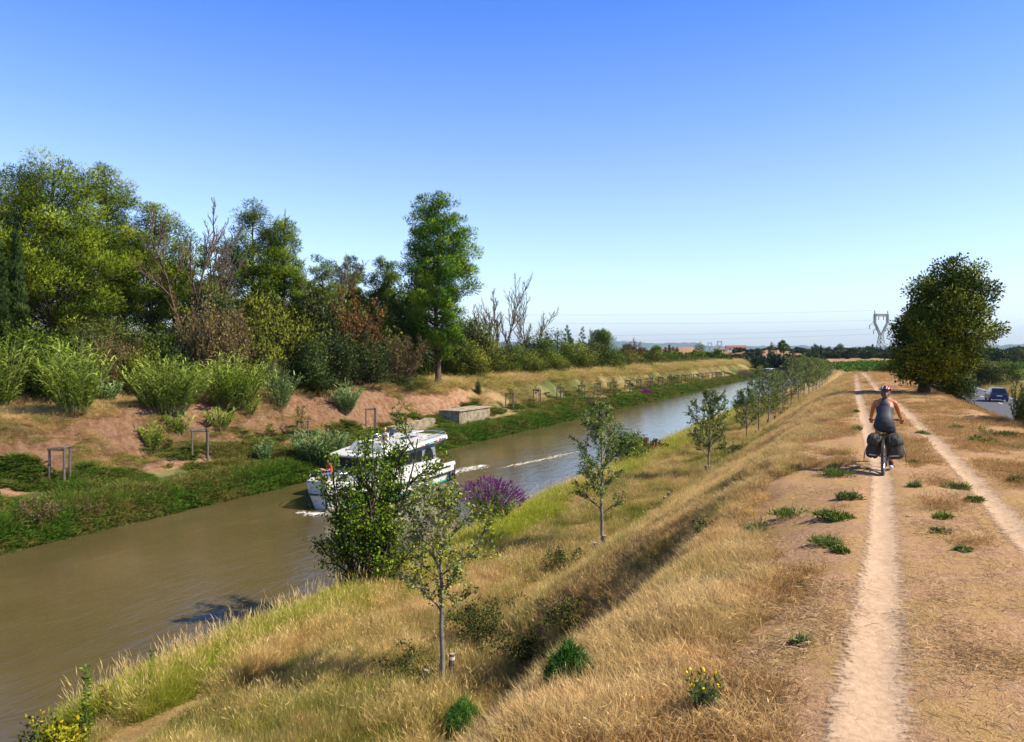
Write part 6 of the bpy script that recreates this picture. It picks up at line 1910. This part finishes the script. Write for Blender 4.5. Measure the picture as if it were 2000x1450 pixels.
# curved marks and lettering on the roof side
def mark(x0, x1, z0_, mt, h_=.09):
    mb = MB(); y0_ = 1.955 + .02
    zz = lambda x: float(np.interp(x, [-4.9, -2, 1.2], [2.72, 2.60, 2.48])) + z0_
    yy = lambda x: float(np.interp(x, [-4.9, -2, 1.2], [1.95, 2.0, 1.98])) + .004
    mb.loft([np.array([(x, yy(x) - .05, zz(x) + .0), (x, yy(x) + .004, zz(x) + .0), (x, yy(x) - .018, zz(x) + h_), (x, yy(x) - .06, zz(x) + h_)]) for x in np.linspace(x0, x1, 5)])
    mb.build('colour_mark', M[mt], roof)
mark(-3.62, -3.42, .10, 'pinkred'); mark(-3.40, -3.05, .10, 'navy'); mark(-3.02, -2.45, .10, 'lblue'); mark(-2.42, -1.9, .10, 'navy', .07); mark(-1.8, -1.35, .10, 'orange', .08); mark(-.9, -.5, .10, 'greenm', .08)
fc = bpy.data.curves.new('lettering', 'FONT'); fc.body = 'le boat'; fc.size = .34; fc.extrude = .004; fc.offset = .008
fo = bpy.data.objects.new('lettering', fc); COL.objects.link(fo)
dg = bpy.context.evaluated_depsgraph_get(); fm = bpy.data.meshes.new_from_object(fo.evaluated_get(dg)); bpy.data.objects.remove(fo)
fm.materials.clear(); fm.materials.append(M['navy'])
lt_ = part('lettering', fm, roof); lt_.location = (-3.72, 1.985, 2.775); lt_.rotation_euler = (PI / 2 + .12, math.radians(2.4), PI)
# things carried by the boat
t = thing('deck_table', 'white folding table on the sun deck of the boat', 'table'); t.matrix_world = boat.matrix_basis @ Matrix.Translation((-3.3, .3, 2.92))
mb = MB(); mb.box((0, 0, .42), (1.4, .8, .05)); mb.build('tabletop', M['gel'], t, bevel=.01)
for sx in (-.5, .5): mb = MB(); mb.tube([(sx, 0, -.02), (sx, 0, .4)], .03, 8); mb.build('leg', M['chrome'], t)
t = thing('sun_lounger', 'dark blue sun lounger on the sun deck of the boat', 'sun lounger'); t.matrix_world = boat.matrix_basis @ Matrix.Translation((-1.6, -.9, 2.90))
mb = MB(); mb.box((0, 0, .22), (1.2, .55, .06)); mb.build('seat', M['navy'], t, bevel=.01)
mb = MB(); mb.box((-.75, 0, .38), (.7, .55, .06), ry=.6); mb.build('backrest', M['navy'], t, bevel=.01)
mb = MB()
for sx in (-.5, .5):
    for sy in (-.24, .24): mb.tube([(sx, sy, 0), (sx, sy, .2)], .015, 5)
mb.build('frame', M['chrome'], t)
t = thing('fender', 'black tyre fender hanging at the stern of the boat', 'fender'); t.matrix_world = boat.matrix_basis @ Matrix.Translation((-5.1, 2.16, .35))
mb = MB(); mb.ring((0, 0, 0), .20, .10, 'y', 24, 10); mb.build('tyre', M['rubber'], t, True)
mb = MB(); mb.tube([(0, -.02, .25), (0, -.1, .68)], .012, 5); mb.build('rope', M['teak'], t)

def boat_person(loc, rz, top, bottom, skinm, lab, hair=None, cap=None, pose='sit', s=1.0):
    t = thing('person', lab, 'person'); t.matrix_world = boat.matrix_basis @ Matrix.Translation(loc) @ Matrix.Rotation(rz, 4, 'Z') @ Matrix.Scale(s, 4)
    # local: x right, y forward, z up, origin under the seat
    b = MB()
    limb(b, [(0, 0, .50), (0, .01, .66), (0, .05, .86), (0, .07, .98)], [(.16, .12), (.14, .11), (.18, .11), (.15, .08)], 14)
    limb(b, [(-.17, .07, .99), (0, .06, 1.02), (.17, .07, .99)], [.05, .06, .05], 10)
    limb(b, [(0, .07, 1.0), (0, .09, 1.12)], [.055, .05], 10); R = Euler((-.15, 0, 0)).to_matrix(); head(b, (0, .12, 1.21), R)
    for sx in (-1, 1):
        wr = np.array((sx * .20, .48, .78)); limb(b, [(sx * .18, .07, .97), (sx * .24, .16, .76), (sx * .22, .32, .72), wr], [.05, .042, .036, .026], 10); hand(b, wr, (0, 1, -.1), -sx)
        limb(b, [(sx * .1, .02, .50), (sx * .14, .25, .52), (sx * .15, .46, .50), (sx * .15, .50, .28), (sx * .15, .48, .08)], [.09, .08, .058, .055, .036], 10)
        limb(b, [(sx * .15, .46, .04), (sx * .15, .62, .03)], [.035, .028], 8)
    fused('body', b, M[skinm], t, .014, 3)
    b = MB()
    limb(b, [(0, 0, .52), (0, .01, .66), (0, .05, .86), (0, .07, .97)], [(.175, .135), (.16, .13), (.195, .125), (.165, .095)], 14)
    for sx in (-1, 1): limb(b, [(sx * .16, .07, .975), (sx * .225, .13, .82)], [.065, .058], 10)
    fused('shirt', b, M[top], t, .014, 2)
    b = MB(); limb(b, [(0, 0, .47), (0, .0, .56)], [(.18, .14), (.17, .13)], 12)
    for sx in (-1, 1): limb(b, [(sx * .1, .02, .50), (sx * .14, .22, .52), (sx * .145, .38, .51)], [.10, .092, .08], 10)
    fused('shorts', b, M[bottom], t, .014, 2)
    if hair:
        b = MB(); b.ell((0, .10, 1.235), (.085, .098, .095), 12, 8, R); b.build('hair', M[hair], t, True)
    if cap:
        b = MB(); b.ell((0, .115, 1.275), (.088, .105, .062), 14, 8, R); b.box((0, .235, 1.262), (.14, .11, .012), rx=-.15); b.build('cap', M[cap], t, True)
    return t
boat_person((.30, .55, 2.62), -PI / 2, 'whitecloth', 'bluecloth', 'skin', 'man in a white cap and white shirt steering on the upper deck of the boat', None, 'helm_w')
boat_person((4.25, -.55, 1.16), -PI / 2 - .7, 'redcloth', 'bluecloth', 'skin2', 'person in a red shirt sitting in the open bow of the boat', 'hairfair')
# far boat coming up the canal
zf = WATER; X_, Y_ = at_depth(1500, 290)
t = thing('motor_boat', 'tiny white boat far away up the canal', 'boat', (X_, Y_, zf), -PI / 2 - .1)
mb = MB(); mb.loft([np.array([(x, -w_, 0), (x, -w_ * 1.05, .9), (x, w_ * 1.05, .9), (x, w_, 0)]) for x, w_ in ((-5, 1.6), (2, 1.7), (4, 1.2), (5.2, .3))]); mb.build('hull', M['gel'], t)
mb = MB(); mb.box((-1, 0, 1.5), (6, 2.8, 1.2), taper=.9); mb.build('cabin', M['glassdk'], t)
mb = MB(); mb.box((-1, 0, 2.2), (6.8, 3.2, .2)); mb.build('roof', M['gel'], t)

# foam and wake
def sheet(name, pts, lab, mat, off=.004, rows=5):
    """pts: (x, y, halfwidth) along the middle line"""
    V = []; E = []; n = len(pts)
    for i, (x, y, w) in enumerate(pts):
        a = pts[max(0, i - 1)]; b_ = pts[min(n - 1, i + 1)]; d = unit(np.array([b_[0] - a[0], b_[1] - a[1]])); nn = np.array([-d[1], d[0]])
        for q in np.linspace(-1, 1, rows):
            V.append((x + nn[0] * w * q, y + nn[1] * w * q, WATER + off)); E.append((1 - abs(q)) * min(1, 1.6 * min(i, n - 1 - i) / (n - 1) * 2))
    i = np.arange(rows - 1)[None, :]; j = np.arange(n - 1)[:, None]
    F = np.stack([j * rows + i, j * rows + i + 1, (j + 1) * rows + i + 1, (j + 1) * rows + i], -1).reshape(-1, 4)
    o = part(name, mk_mesh(name, V, F, M[mat], True, {'edge': E})); tag(o, lab, 'foam', kind='stuff')
ys2 = np.linspace(0, 1, 14)
sheet('bow_foam', [(BX + 1.8 - 3.0 * q, 32.9 - .7 * math.sin(q * PI) , .9) for q in ys2], 'white bow wave foam under the stem of the boat', 'foam', .012, 9)
sheet('bow_foam', [(BX + 1.1 + 1.6 * q, 33.2 + 6 * q, .5) for q in ys2], 'foam along the near side of the hull', 'foam', .008, 9)
sheet('stern_wake', [(BX + .3 + .8 * q, 45.4 + 8 * q, 1.5) for q in ys2], 'white churned wake behind the stern of the boat', 'foam', .010, 11)
sheet('stern_wake', [(BX + 1.8 + 3.8 * q, 46 + 20 * q, .5 + .8 * q) for q in ys2], 'broken wake ripples trailing from the near side of the boat', 'wake', .006, 11)

# ------------------------------------------------------------------ car on the road
M['carblue'] = simple('dark_blue_paint', (.015, .025, .10), .18, var=.05)
M['tail'] = simple('tail_light', (.55, .01, .03), .2)
M['plate'] = simple('number_plate', (.7, .7, .65), .5)
Yc = 78.0 / CS * 1.0
cx_, cy_ = at_depth(1948, 82)
car = thing('car', 'dark blue hatchback driving away on the road at the right edge', 'car', (ROAD_X + .1, cy_, ROAD_Z + .06), 0)
def cring(x, w, z0, zm, zt, wt): return np.array([(-w, x, z0), (-w * 1.0, x, zm), (-wt, x, zt), (wt, x, zt), (w * 1.0, x, zm), (w, x, z0)])
mb = MB(); mb.loft([cring(-2.05, .72, .42, .72, .86, .66), cring(-1.98, .84, .28, .74, .98, .74), cring(-1.2, .88, .25, .78, .98, .80), cring(.9, .88, .25, .78, .95, .78), cring(1.7, .86, .27, .70, .84, .72), cring(2.1, .74, .34, .60, .70, .60)])
body = mb.build('body', M['carblue'], car, True, bevel=.03)
mb = MB(); mb.loft([np.array([(-.74, x0_, .95), (-.60, x1_, 1.44), (.60, x1_, 1.44), (.74, x0_, .95)]) for x0_, x1_ in ((-1.98, -1.55), (-1.2, -1.1), (.2, 0.05), (1.05, .45))]); gh = mb.build('cabin', M['carblue'], car, bevel=.03)
mb = MB(); mb.add([(-.62, -1.955, 1.0), (.62, -1.955, 1.0), (.50, -1.60, 1.40), (-.50, -1.60, 1.40)], [(0, 1, 2, 3)]); mb.v[-1] = mb.v[-1] + np.array([0, -.012, .004]); mb.build('rear_window', M['glassdk'], gh)
for sx in (-1, 1):
    mb = MB(); mb.add([(sx * .745, -1.2, 1.0), (sx * .745, .85, 1.0), (sx * .625, .35, 1.38), (sx * .625, -1.15, 1.38)], [(0, 1, 2, 3)]); mb.build('side_window', M['glassdk'], gh)
    mb = MB(); mb.box((sx * .73, -1.99, .88), (.20, .06, .17)); mb.build('tail_light', M['tail'], car, bevel=.02)
    mb = MB(); mb.box((sx * .95, .55, 1.0), (.16, .1, .12)); mb.build('mirror', M['carblue'], car, bevel=.02)
    for yy in (-1.3, 1.3):
        mb = MB(); mb.ring((sx * .78, yy, .31), .22, .09, 'x', 24, 8); w = mb.build('wheel', M['rubber'], car, True)
        mb = MB(); mb.tube([(sx * .74, yy, .31), (sx * .84, yy, .31)], .16, 14); mb.build('rim', M['chrome'], w)
mb = MB(); mb.box((0, -2.06, .66), (.5, .02, .11)); mb.build('number_plate', M['plate'], car)
mb = MB(); mb.box((0, -2.04, .44), (1.5, .12, .22)); mb.build('bumper', M['carblue'], car, bevel=.04)

# ------------------------------------------------------------------ the air
def haze_box():
    mb = MB(); mb.box((0, 5000, 0), (30000, 26000, 10)); 
    me = mb.mesh('haze', M['haze']); 
    for v in me.vertices: v.co.z = -70 if v.co.z < 0 else 420
    tag(part('haze', me), 'thin blue summer haze over the plain', 'haze', kind='stuff')
t = NT('haze'); 
pv = t.n('VolumePrincipled', {'Color': (.55, .75, 1.0), 'Density': 5.0e-5, 'Anisotropy': 0.0})
t.t.links.new(pv.outputs[0], t.out.inputs['Volume']); M['haze'] = t.m
haze_box()
# ------------------------------------------------------------------ grasses and ground cover (uncountable)
def clump_src(col, seed, n, R, h, w, lean, droop, mat, seg=2, head=0.0, hv=.5, flat=False):
    rng = np.random.default_rng(seed)
    a = rng.random(n) * 6.28; u = np.sqrt(rng.random(n)) * R
    P = np.stack([np.cos(a) * u, np.sin(a) * u, np.full(n, -.02)], 1)
    if flat: P[:, 2] = rng.random(n) * .02
    b = rng.random(n) * 6.28; l = lean * (.2 + rng.random(n))
    D = np.stack([np.cos(b) * l, np.sin(b) * l, np.ones(n) if not flat else rng.normal(.0, .16, n) + .06], 1)
    L = h * (1 - hv + hv * rng.random(n) * 1.2)
    tint = rng.random(n)
    V, q, tr, T = blade_strips(P, D, L, w * (.6 + .8 * rng.random(n)), rng, droop, seg, tint, .8)
    al = np.tile(np.concatenate([np.repeat(np.arange(seg) / seg, 2), [1.0]]), n)
    lst = [q, tr] if len(q) else [tr]
    if head:
        k = rng.random(n) < head
        idx = np.where(k)[0]; tip = V.reshape(n, 2 * seg + 1, 3)[idx, -1]; m = len(idx)
        pv = V.reshape(n, 2 * seg + 1, 3)[idx, -3]; d = unit(tip - pv); B = unit(np.cross(d, rng.normal(size=(m, 3)))); l = h * .16; ww = w * 1.5
        HV = np.stack([tip - d * l, tip - d * l * .4 + B * ww, tip + d * l * .3, tip - d * l * .4 - B * ww], 1).reshape(-1, 3)
        lst = [np.concatenate([q, np.arange(m * 4).reshape(-1, 4) + len(V)]), tr]
        V = np.concatenate([V, HV]); T = np.concatenate([T, np.full(m * 4, .15)]); al = np.concatenate([al, np.full(m * 4, 1.3)])
    me = mk_mesh('grass_source', V, lst, mat, False, {'tint': T, 'along': al})
    o = bpy.data.objects.new('grass_source', me); col.objects.link(o)
    return o

def scatter(name, label, P, rot, scl, grn, idx, col):
    """one uncountable mass: instances of clumps on the points P"""
    me = bpy.data.meshes.new(name); me.vertices.add(len(P)); me.vertices.foreach_set('co', np.asarray(P, np.float32).ravel())
    def at(nm, typ, dat, fld='value'):
        a = me.attributes.new(nm, typ, 'POINT'); a.data.foreach_set(fld, dat)
    at('rot', 'FLOAT_VECTOR', np.asarray(rot, np.float32).ravel(), 'vector')
    at('scl', 'FLOAT_VECTOR', np.asarray(scl, np.float32).ravel(), 'vector')
    at('green', 'FLOAT', np.asarray(grn, np.float32)); at('idx', 'INT', np.asarray(idx, np.int32))
    me.update()
    o = part(name, me); tag(o, label, 'grass', kind='stuff')
    ng = bpy.data.node_groups.new(name, 'GeometryNodeTree')
    ng.interface.new_socket('Geometry', in_out='INPUT', socket_type='NodeSocketGeometry')
    ng.interface.new_socket('Geometry', in_out='OUTPUT', socket_type='NodeSocketGeometry')
    N = ng.nodes; L = ng.links
    gi = N.new('NodeGroupInput'); go = N.new('NodeGroupOutput')
    iop = N.new('GeometryNodeInstanceOnPoints'); ci = N.new('GeometryNodeCollectionInfo')
    ci.inputs['Collection'].default_value = col; ci.inputs['Separate Children'].default_value = True; ci.inputs['Reset Children'].default_value = True
    def na(nm, typ):
        a = N.new('GeometryNodeInputNamedAttribute'); a.data_type = typ; a.inputs['Name'].default_value = nm; return a.outputs['Attribute']
    L.new(gi.outputs[0], iop.inputs['Points']); L.new(ci.outputs[0], iop.inputs['Instance'])
    iop.inputs['Pick Instance'].default_value = True
    L.new(na('idx', 'INT'), iop.inputs['Instance Index']); L.new(na('scl', 'FLOAT_VECTOR'), iop.inputs['Scale'])
    e2r = N.new('FunctionNodeEulerToRotation'); L.new(na('rot', 'FLOAT_VECTOR'), e2r.inputs[0]); L.new(e2r.outputs[0], iop.inputs['Rotation'])
    L.new(iop.outputs[0], go.inputs[0])
    md = o.modifiers.new('scatter', 'NODES'); md.node_group = ng
    return o

GM = {
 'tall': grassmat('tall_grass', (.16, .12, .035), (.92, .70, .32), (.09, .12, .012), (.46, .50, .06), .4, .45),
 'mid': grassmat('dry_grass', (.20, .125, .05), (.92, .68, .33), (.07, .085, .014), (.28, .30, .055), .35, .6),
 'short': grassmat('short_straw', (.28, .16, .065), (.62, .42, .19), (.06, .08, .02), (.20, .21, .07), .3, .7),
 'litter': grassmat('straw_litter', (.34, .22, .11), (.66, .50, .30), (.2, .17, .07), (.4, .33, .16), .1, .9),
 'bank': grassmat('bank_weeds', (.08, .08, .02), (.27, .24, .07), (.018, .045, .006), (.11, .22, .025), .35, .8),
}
def newcol(n): return bpy.data.collections.new(n)
ct = newcol('tall'); cm_ = newcol('mid'); cs = newcol('short'); cl = newcol('litter'); cb = newcol('bank')
for s in range(4): clump_src(ct, 10 + s, 110, .34, .75, .0052, .45, 1.0, GM['tall'], 3, .16, .65)
for s in range(4): clump_src(cm_, 20 + s, 120, .26, .28, .0042, .7, .8, GM['mid'], 2, .06, .6)
for s in range(4): clump_src(cs, 30 + s, 70, .20, .085, .0042, 1.1, .7, GM['short'], 2)
for s in range(4): clump_src(cl, 40 + s, 22, .26, .12, .0034, 1.5, .1, GM['litter'], 2, flat=True)
for s in range(2): clump_src(cb, 50 + s, 80, .34, .60, .014, .6, 1.1, GM['bank'], 3, .1)
for s in range(2): clump_src(cb, 52 + s, 110, .40, .30, .055, 1.2, 1.0, GM['bank'], 2)
cw_ = newcol('wisp')
for s in range(4): clump_src(cw_, 60 + s, 7, .30, 1.25, .005, .30, .55, GM['tall'], 3, 1.0, .5)

rng = np.random.default_rng(99)
def samp(n, xa, xb, ya, yb, p=1.3):
    """points with density falling with distance"""
    u = rng.random(n)
    Y = (ya ** (1 - p) + u * (yb ** (1 - p) - ya ** (1 - p))) ** (1 / (1 - p))
    X = xa + (xb - xa) * rng.random(n)
    return X, Y
def vis(X, Y, m=1.12):
    Z = X * FW[0] + Y * FW[1]; r = X * RT[0] + Y * RT[1]
    return (Z > 2.2) & (np.abs(r) < Z * .667 * m + 1.2)
def emit(name, label, X, Y, sx, sz, grn, col, tilt=.12, zoff=0, keep=None, comb=0):
    k = vis(X, Y)
    if keep is not None: k &= keep
    if col in (cm_, cs):
        for ex, ey, er in EXCL: k &= (X - ex) ** 2 + (Y - ey) ** 2 > er * er
    X, Y, sx, sz, grn = X[k], Y[k], sx[k], sz[k], grn[k]
    Zh = H(X, Y) + zoff
    e = .05
    n = len(X)
    rot = np.stack([rng.normal(0, tilt, n), rng.normal(0, tilt, n) + comb, rng.random(n) * 6.28], 1)
    scatter(name, label, np.stack([X, Y, Zh], 1), rot, np.stack([sx, sx, sz], 1), grn, rng.integers(0, 4, n), col)
    print(name, n)
ON = lambda X, Y, w=1.0: (np.abs(X - np.interp(Y, *T1)) < .30 * w) | (np.abs(X - np.interp(Y, *T2)) < .24 * w)
far = lambda Y: 1 + np.clip((Y - 20) / 45, 0, 3.0)

# tall grass along the near water edge
X, Y = samp(18000, -15.9, -12.2, 11, 130, 1.5)
pn = fbm(X * .7, Y * .35, 77); den = pn + .25 * sst(-13.0, -14.3, X) > .44
edge = np.abs(X + 15.3)
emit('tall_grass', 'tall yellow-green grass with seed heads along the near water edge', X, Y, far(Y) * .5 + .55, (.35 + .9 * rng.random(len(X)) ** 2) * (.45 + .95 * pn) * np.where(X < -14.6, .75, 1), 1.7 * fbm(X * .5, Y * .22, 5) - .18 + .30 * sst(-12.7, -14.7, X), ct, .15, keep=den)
X, Y = samp(1500, -15.7, -13.2, 11, 90, 1.5)
emit('tall_grass', 'thin lone seed stems standing above the water edge grass', X, Y, np.full(len(X), 1.0), .55 + .5 * rng.random(len(X)), .1 + .2 * rng.random(len(X)), cw_, .22)
# low green mats on the flat foot of the far bank
X, Y = samp(9000, -40.5, -36.0, 20, 200, 1.2)
pn = fbm(X * .6, Y * .4, 86)
emit('bank_weeds', 'low green mats on the flat trodden foot of the far bank', X, Y, far(Y) * .4 + .7, .14 + .3 * rng.random(len(X)), .3 + .9 * (pn - .3), cb, .2, keep=pn > .56)
# mid dry grass of the berm
X, Y = samp(30000, -13.8, -4.6, 6.5, 130, 1.45)
pn = fbm(X * .6, Y * .35, 78)
mown = np.exp(-((X + 12.4) / .8) ** 2)
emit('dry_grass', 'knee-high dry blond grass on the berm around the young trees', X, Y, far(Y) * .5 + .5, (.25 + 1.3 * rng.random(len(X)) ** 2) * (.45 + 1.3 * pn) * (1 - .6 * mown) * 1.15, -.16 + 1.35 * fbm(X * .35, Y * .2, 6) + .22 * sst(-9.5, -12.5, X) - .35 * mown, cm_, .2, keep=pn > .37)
# sparse tall stems in the berm
X, Y = samp(2600, -12, -6.0, 7, 90, 1.4)
pn = fbm(X * .5, Y * .3, 79)
emit('tall_grass', 'scattered taller straw tufts between the young trees and the slope', X, Y, np.full(len(X), .8), .45 + .5 * rng.random(len(X)), .15 + .3 * rng.random(len(X)), ct, .2, keep=pn > .46)
# slope and shoulder
X, Y = samp(60000, -6.6, -.5, 3.2, 125, 1.45)
pn = fbm(X * .9, Y * .5, 80)
sh = sst(-.6, -1.8, X)
emit('dry_grass', 'golden brown dry grass combed down the embankment slope', X, Y, far(Y) * .45 + .45, (.18 + .6 * rng.random(len(X))) * (.4 + 1.2 * pn) * (.45 + .55 * sh), -.05 + .5 * fbm(X * .4, Y * .25, 9), cm_, .25, keep=(pn > .44 - .16 * sh + .34 * sst(26, 11, Y) * sst(-2.1, -1.3, X)), comb=-.2)
# short turf of the crest
X, Y = samp(60000, -2.2, 6.5, 3.0, 110, 1.55)
pn = fbm(X * .8, Y * .8, 81)
bare = sst(26, 8, Y) * sst(-1.9, -.9, X) 
emit('short_turf', 'short scorched turf on the embankment top', X, Y, far(Y) * .6 + .5, (.35 + .9 * rng.random(len(X))) * (.6 + .8 * pn), -.12 + .62 * fbm(X * .5, Y * .3, 13), cs, .3, keep=(~ON(X, Y, 1 + 1.2 * bare)) & (pn > .43 + .17 * bare))
# straw litter
X, Y = samp(26000, -2.2, 6.0, 2.8, 60, 1.8)
pn = fbm(X * 1.2, Y * 1.2, 82)
emit('straw_litter', 'loose mown straw lying on the bare soil beside the tracks', X, Y, .45 + .6 * rng.random(len(X)), .6 + .8 * rng.random(len(X)), np.zeros(len(X)), cl, .10, .004, keep=((~ON(X, Y, 1.0)) | (rng.random(len(X)) < .012)) & (pn > .44) & ((fbm(X * .55, Y * .55, 90) > .47) | (rng.random(len(X)) < .25)))
# right hand slope, verge and plain
X, Y = samp(9000, 5.5, 26, 12, 160, 1.4)
emit('dry_grass', 'dry grass on the outer slope and road verge at the right', X, Y, far(Y) * .8 + .6, .5 + .9 * rng.random(len(X)), .2 + .5 * fbm(X * .2, Y * .1, 15), cm_, .2, keep=np.abs(X - ROAD_X) > 3.2)
# far bank weeds
X, Y = samp(26000, -39.6, -33.1, 14, 330, 1.25)
pn = fbm(X * .5, Y * .25, 83)
wt = sst(-35.9, -34.6, X)
emit('bank_weeds', 'lush green weeds and rushes lining the far water edge', X, Y, far(Y) * .45 + .8, (.25 + 1.0 * rng.random(len(X)) ** 1.6) * (.25 + .45 * wt + .9 * pn), .30 + .35 * wt + 1.4 * (fbm(X * .5, Y * .3, 17) - .5), cb, .2, keep=(wt + pn * 1.6 > 1.02))
# scrub grass on the clay slope and the top of the far bank
X, Y = samp(26000, -52, -38.5, 20, 300, 1.2)
pn = fbm(X * .35, Y * .2, 84)
top = sst(-42.5, -44, X)
fy = sst(60, 110, Y)
emit('dry_grass', 'dry grass and weeds on the bare far slope and its top', X, Y, far(Y) * .8 + .9, (.5 + 1.1 * rng.random(len(X))) * (.6 + .6 * top), .10 + .6 * fbm(X * .25, Y * .15, 19) + .1 * fy, cm_, .2, keep=(pn > .57 - .28 * top - .14 * fy))
X, Y = samp(5000, -50, -42.2, 70, 330, 1.1)
emit('tall_grass', 'pale tall grass on the top of the far bank below the hedge', X, Y, far(Y) * 1.2 + .5, .5 + .7 * rng.random(len(X)), .9 * fbm(X * .2, Y * .1, 23) - .1, ct, .2)
# hill floor under the pines
X, Y = samp(12000, -95, -50, 25, 150, 1.05)
pn = fbm(X * .2, Y * .2, 85)
emit('hill_undergrowth', 'undergrowth of weeds and dry grass on the pine hill', X, Y, 3.2 + 0 * X, 1.6 + 1.5 * rng.random(len(X)), .3 + .5 * pn, cb, .2, keep=pn > .47)
# tidy: words per label
for o in bpy.data.objects:
    if 'label' in o and not 4 <= len(o['label'].split()) <= 16: print('LABEL', len(o['label'].split()), o['label'])
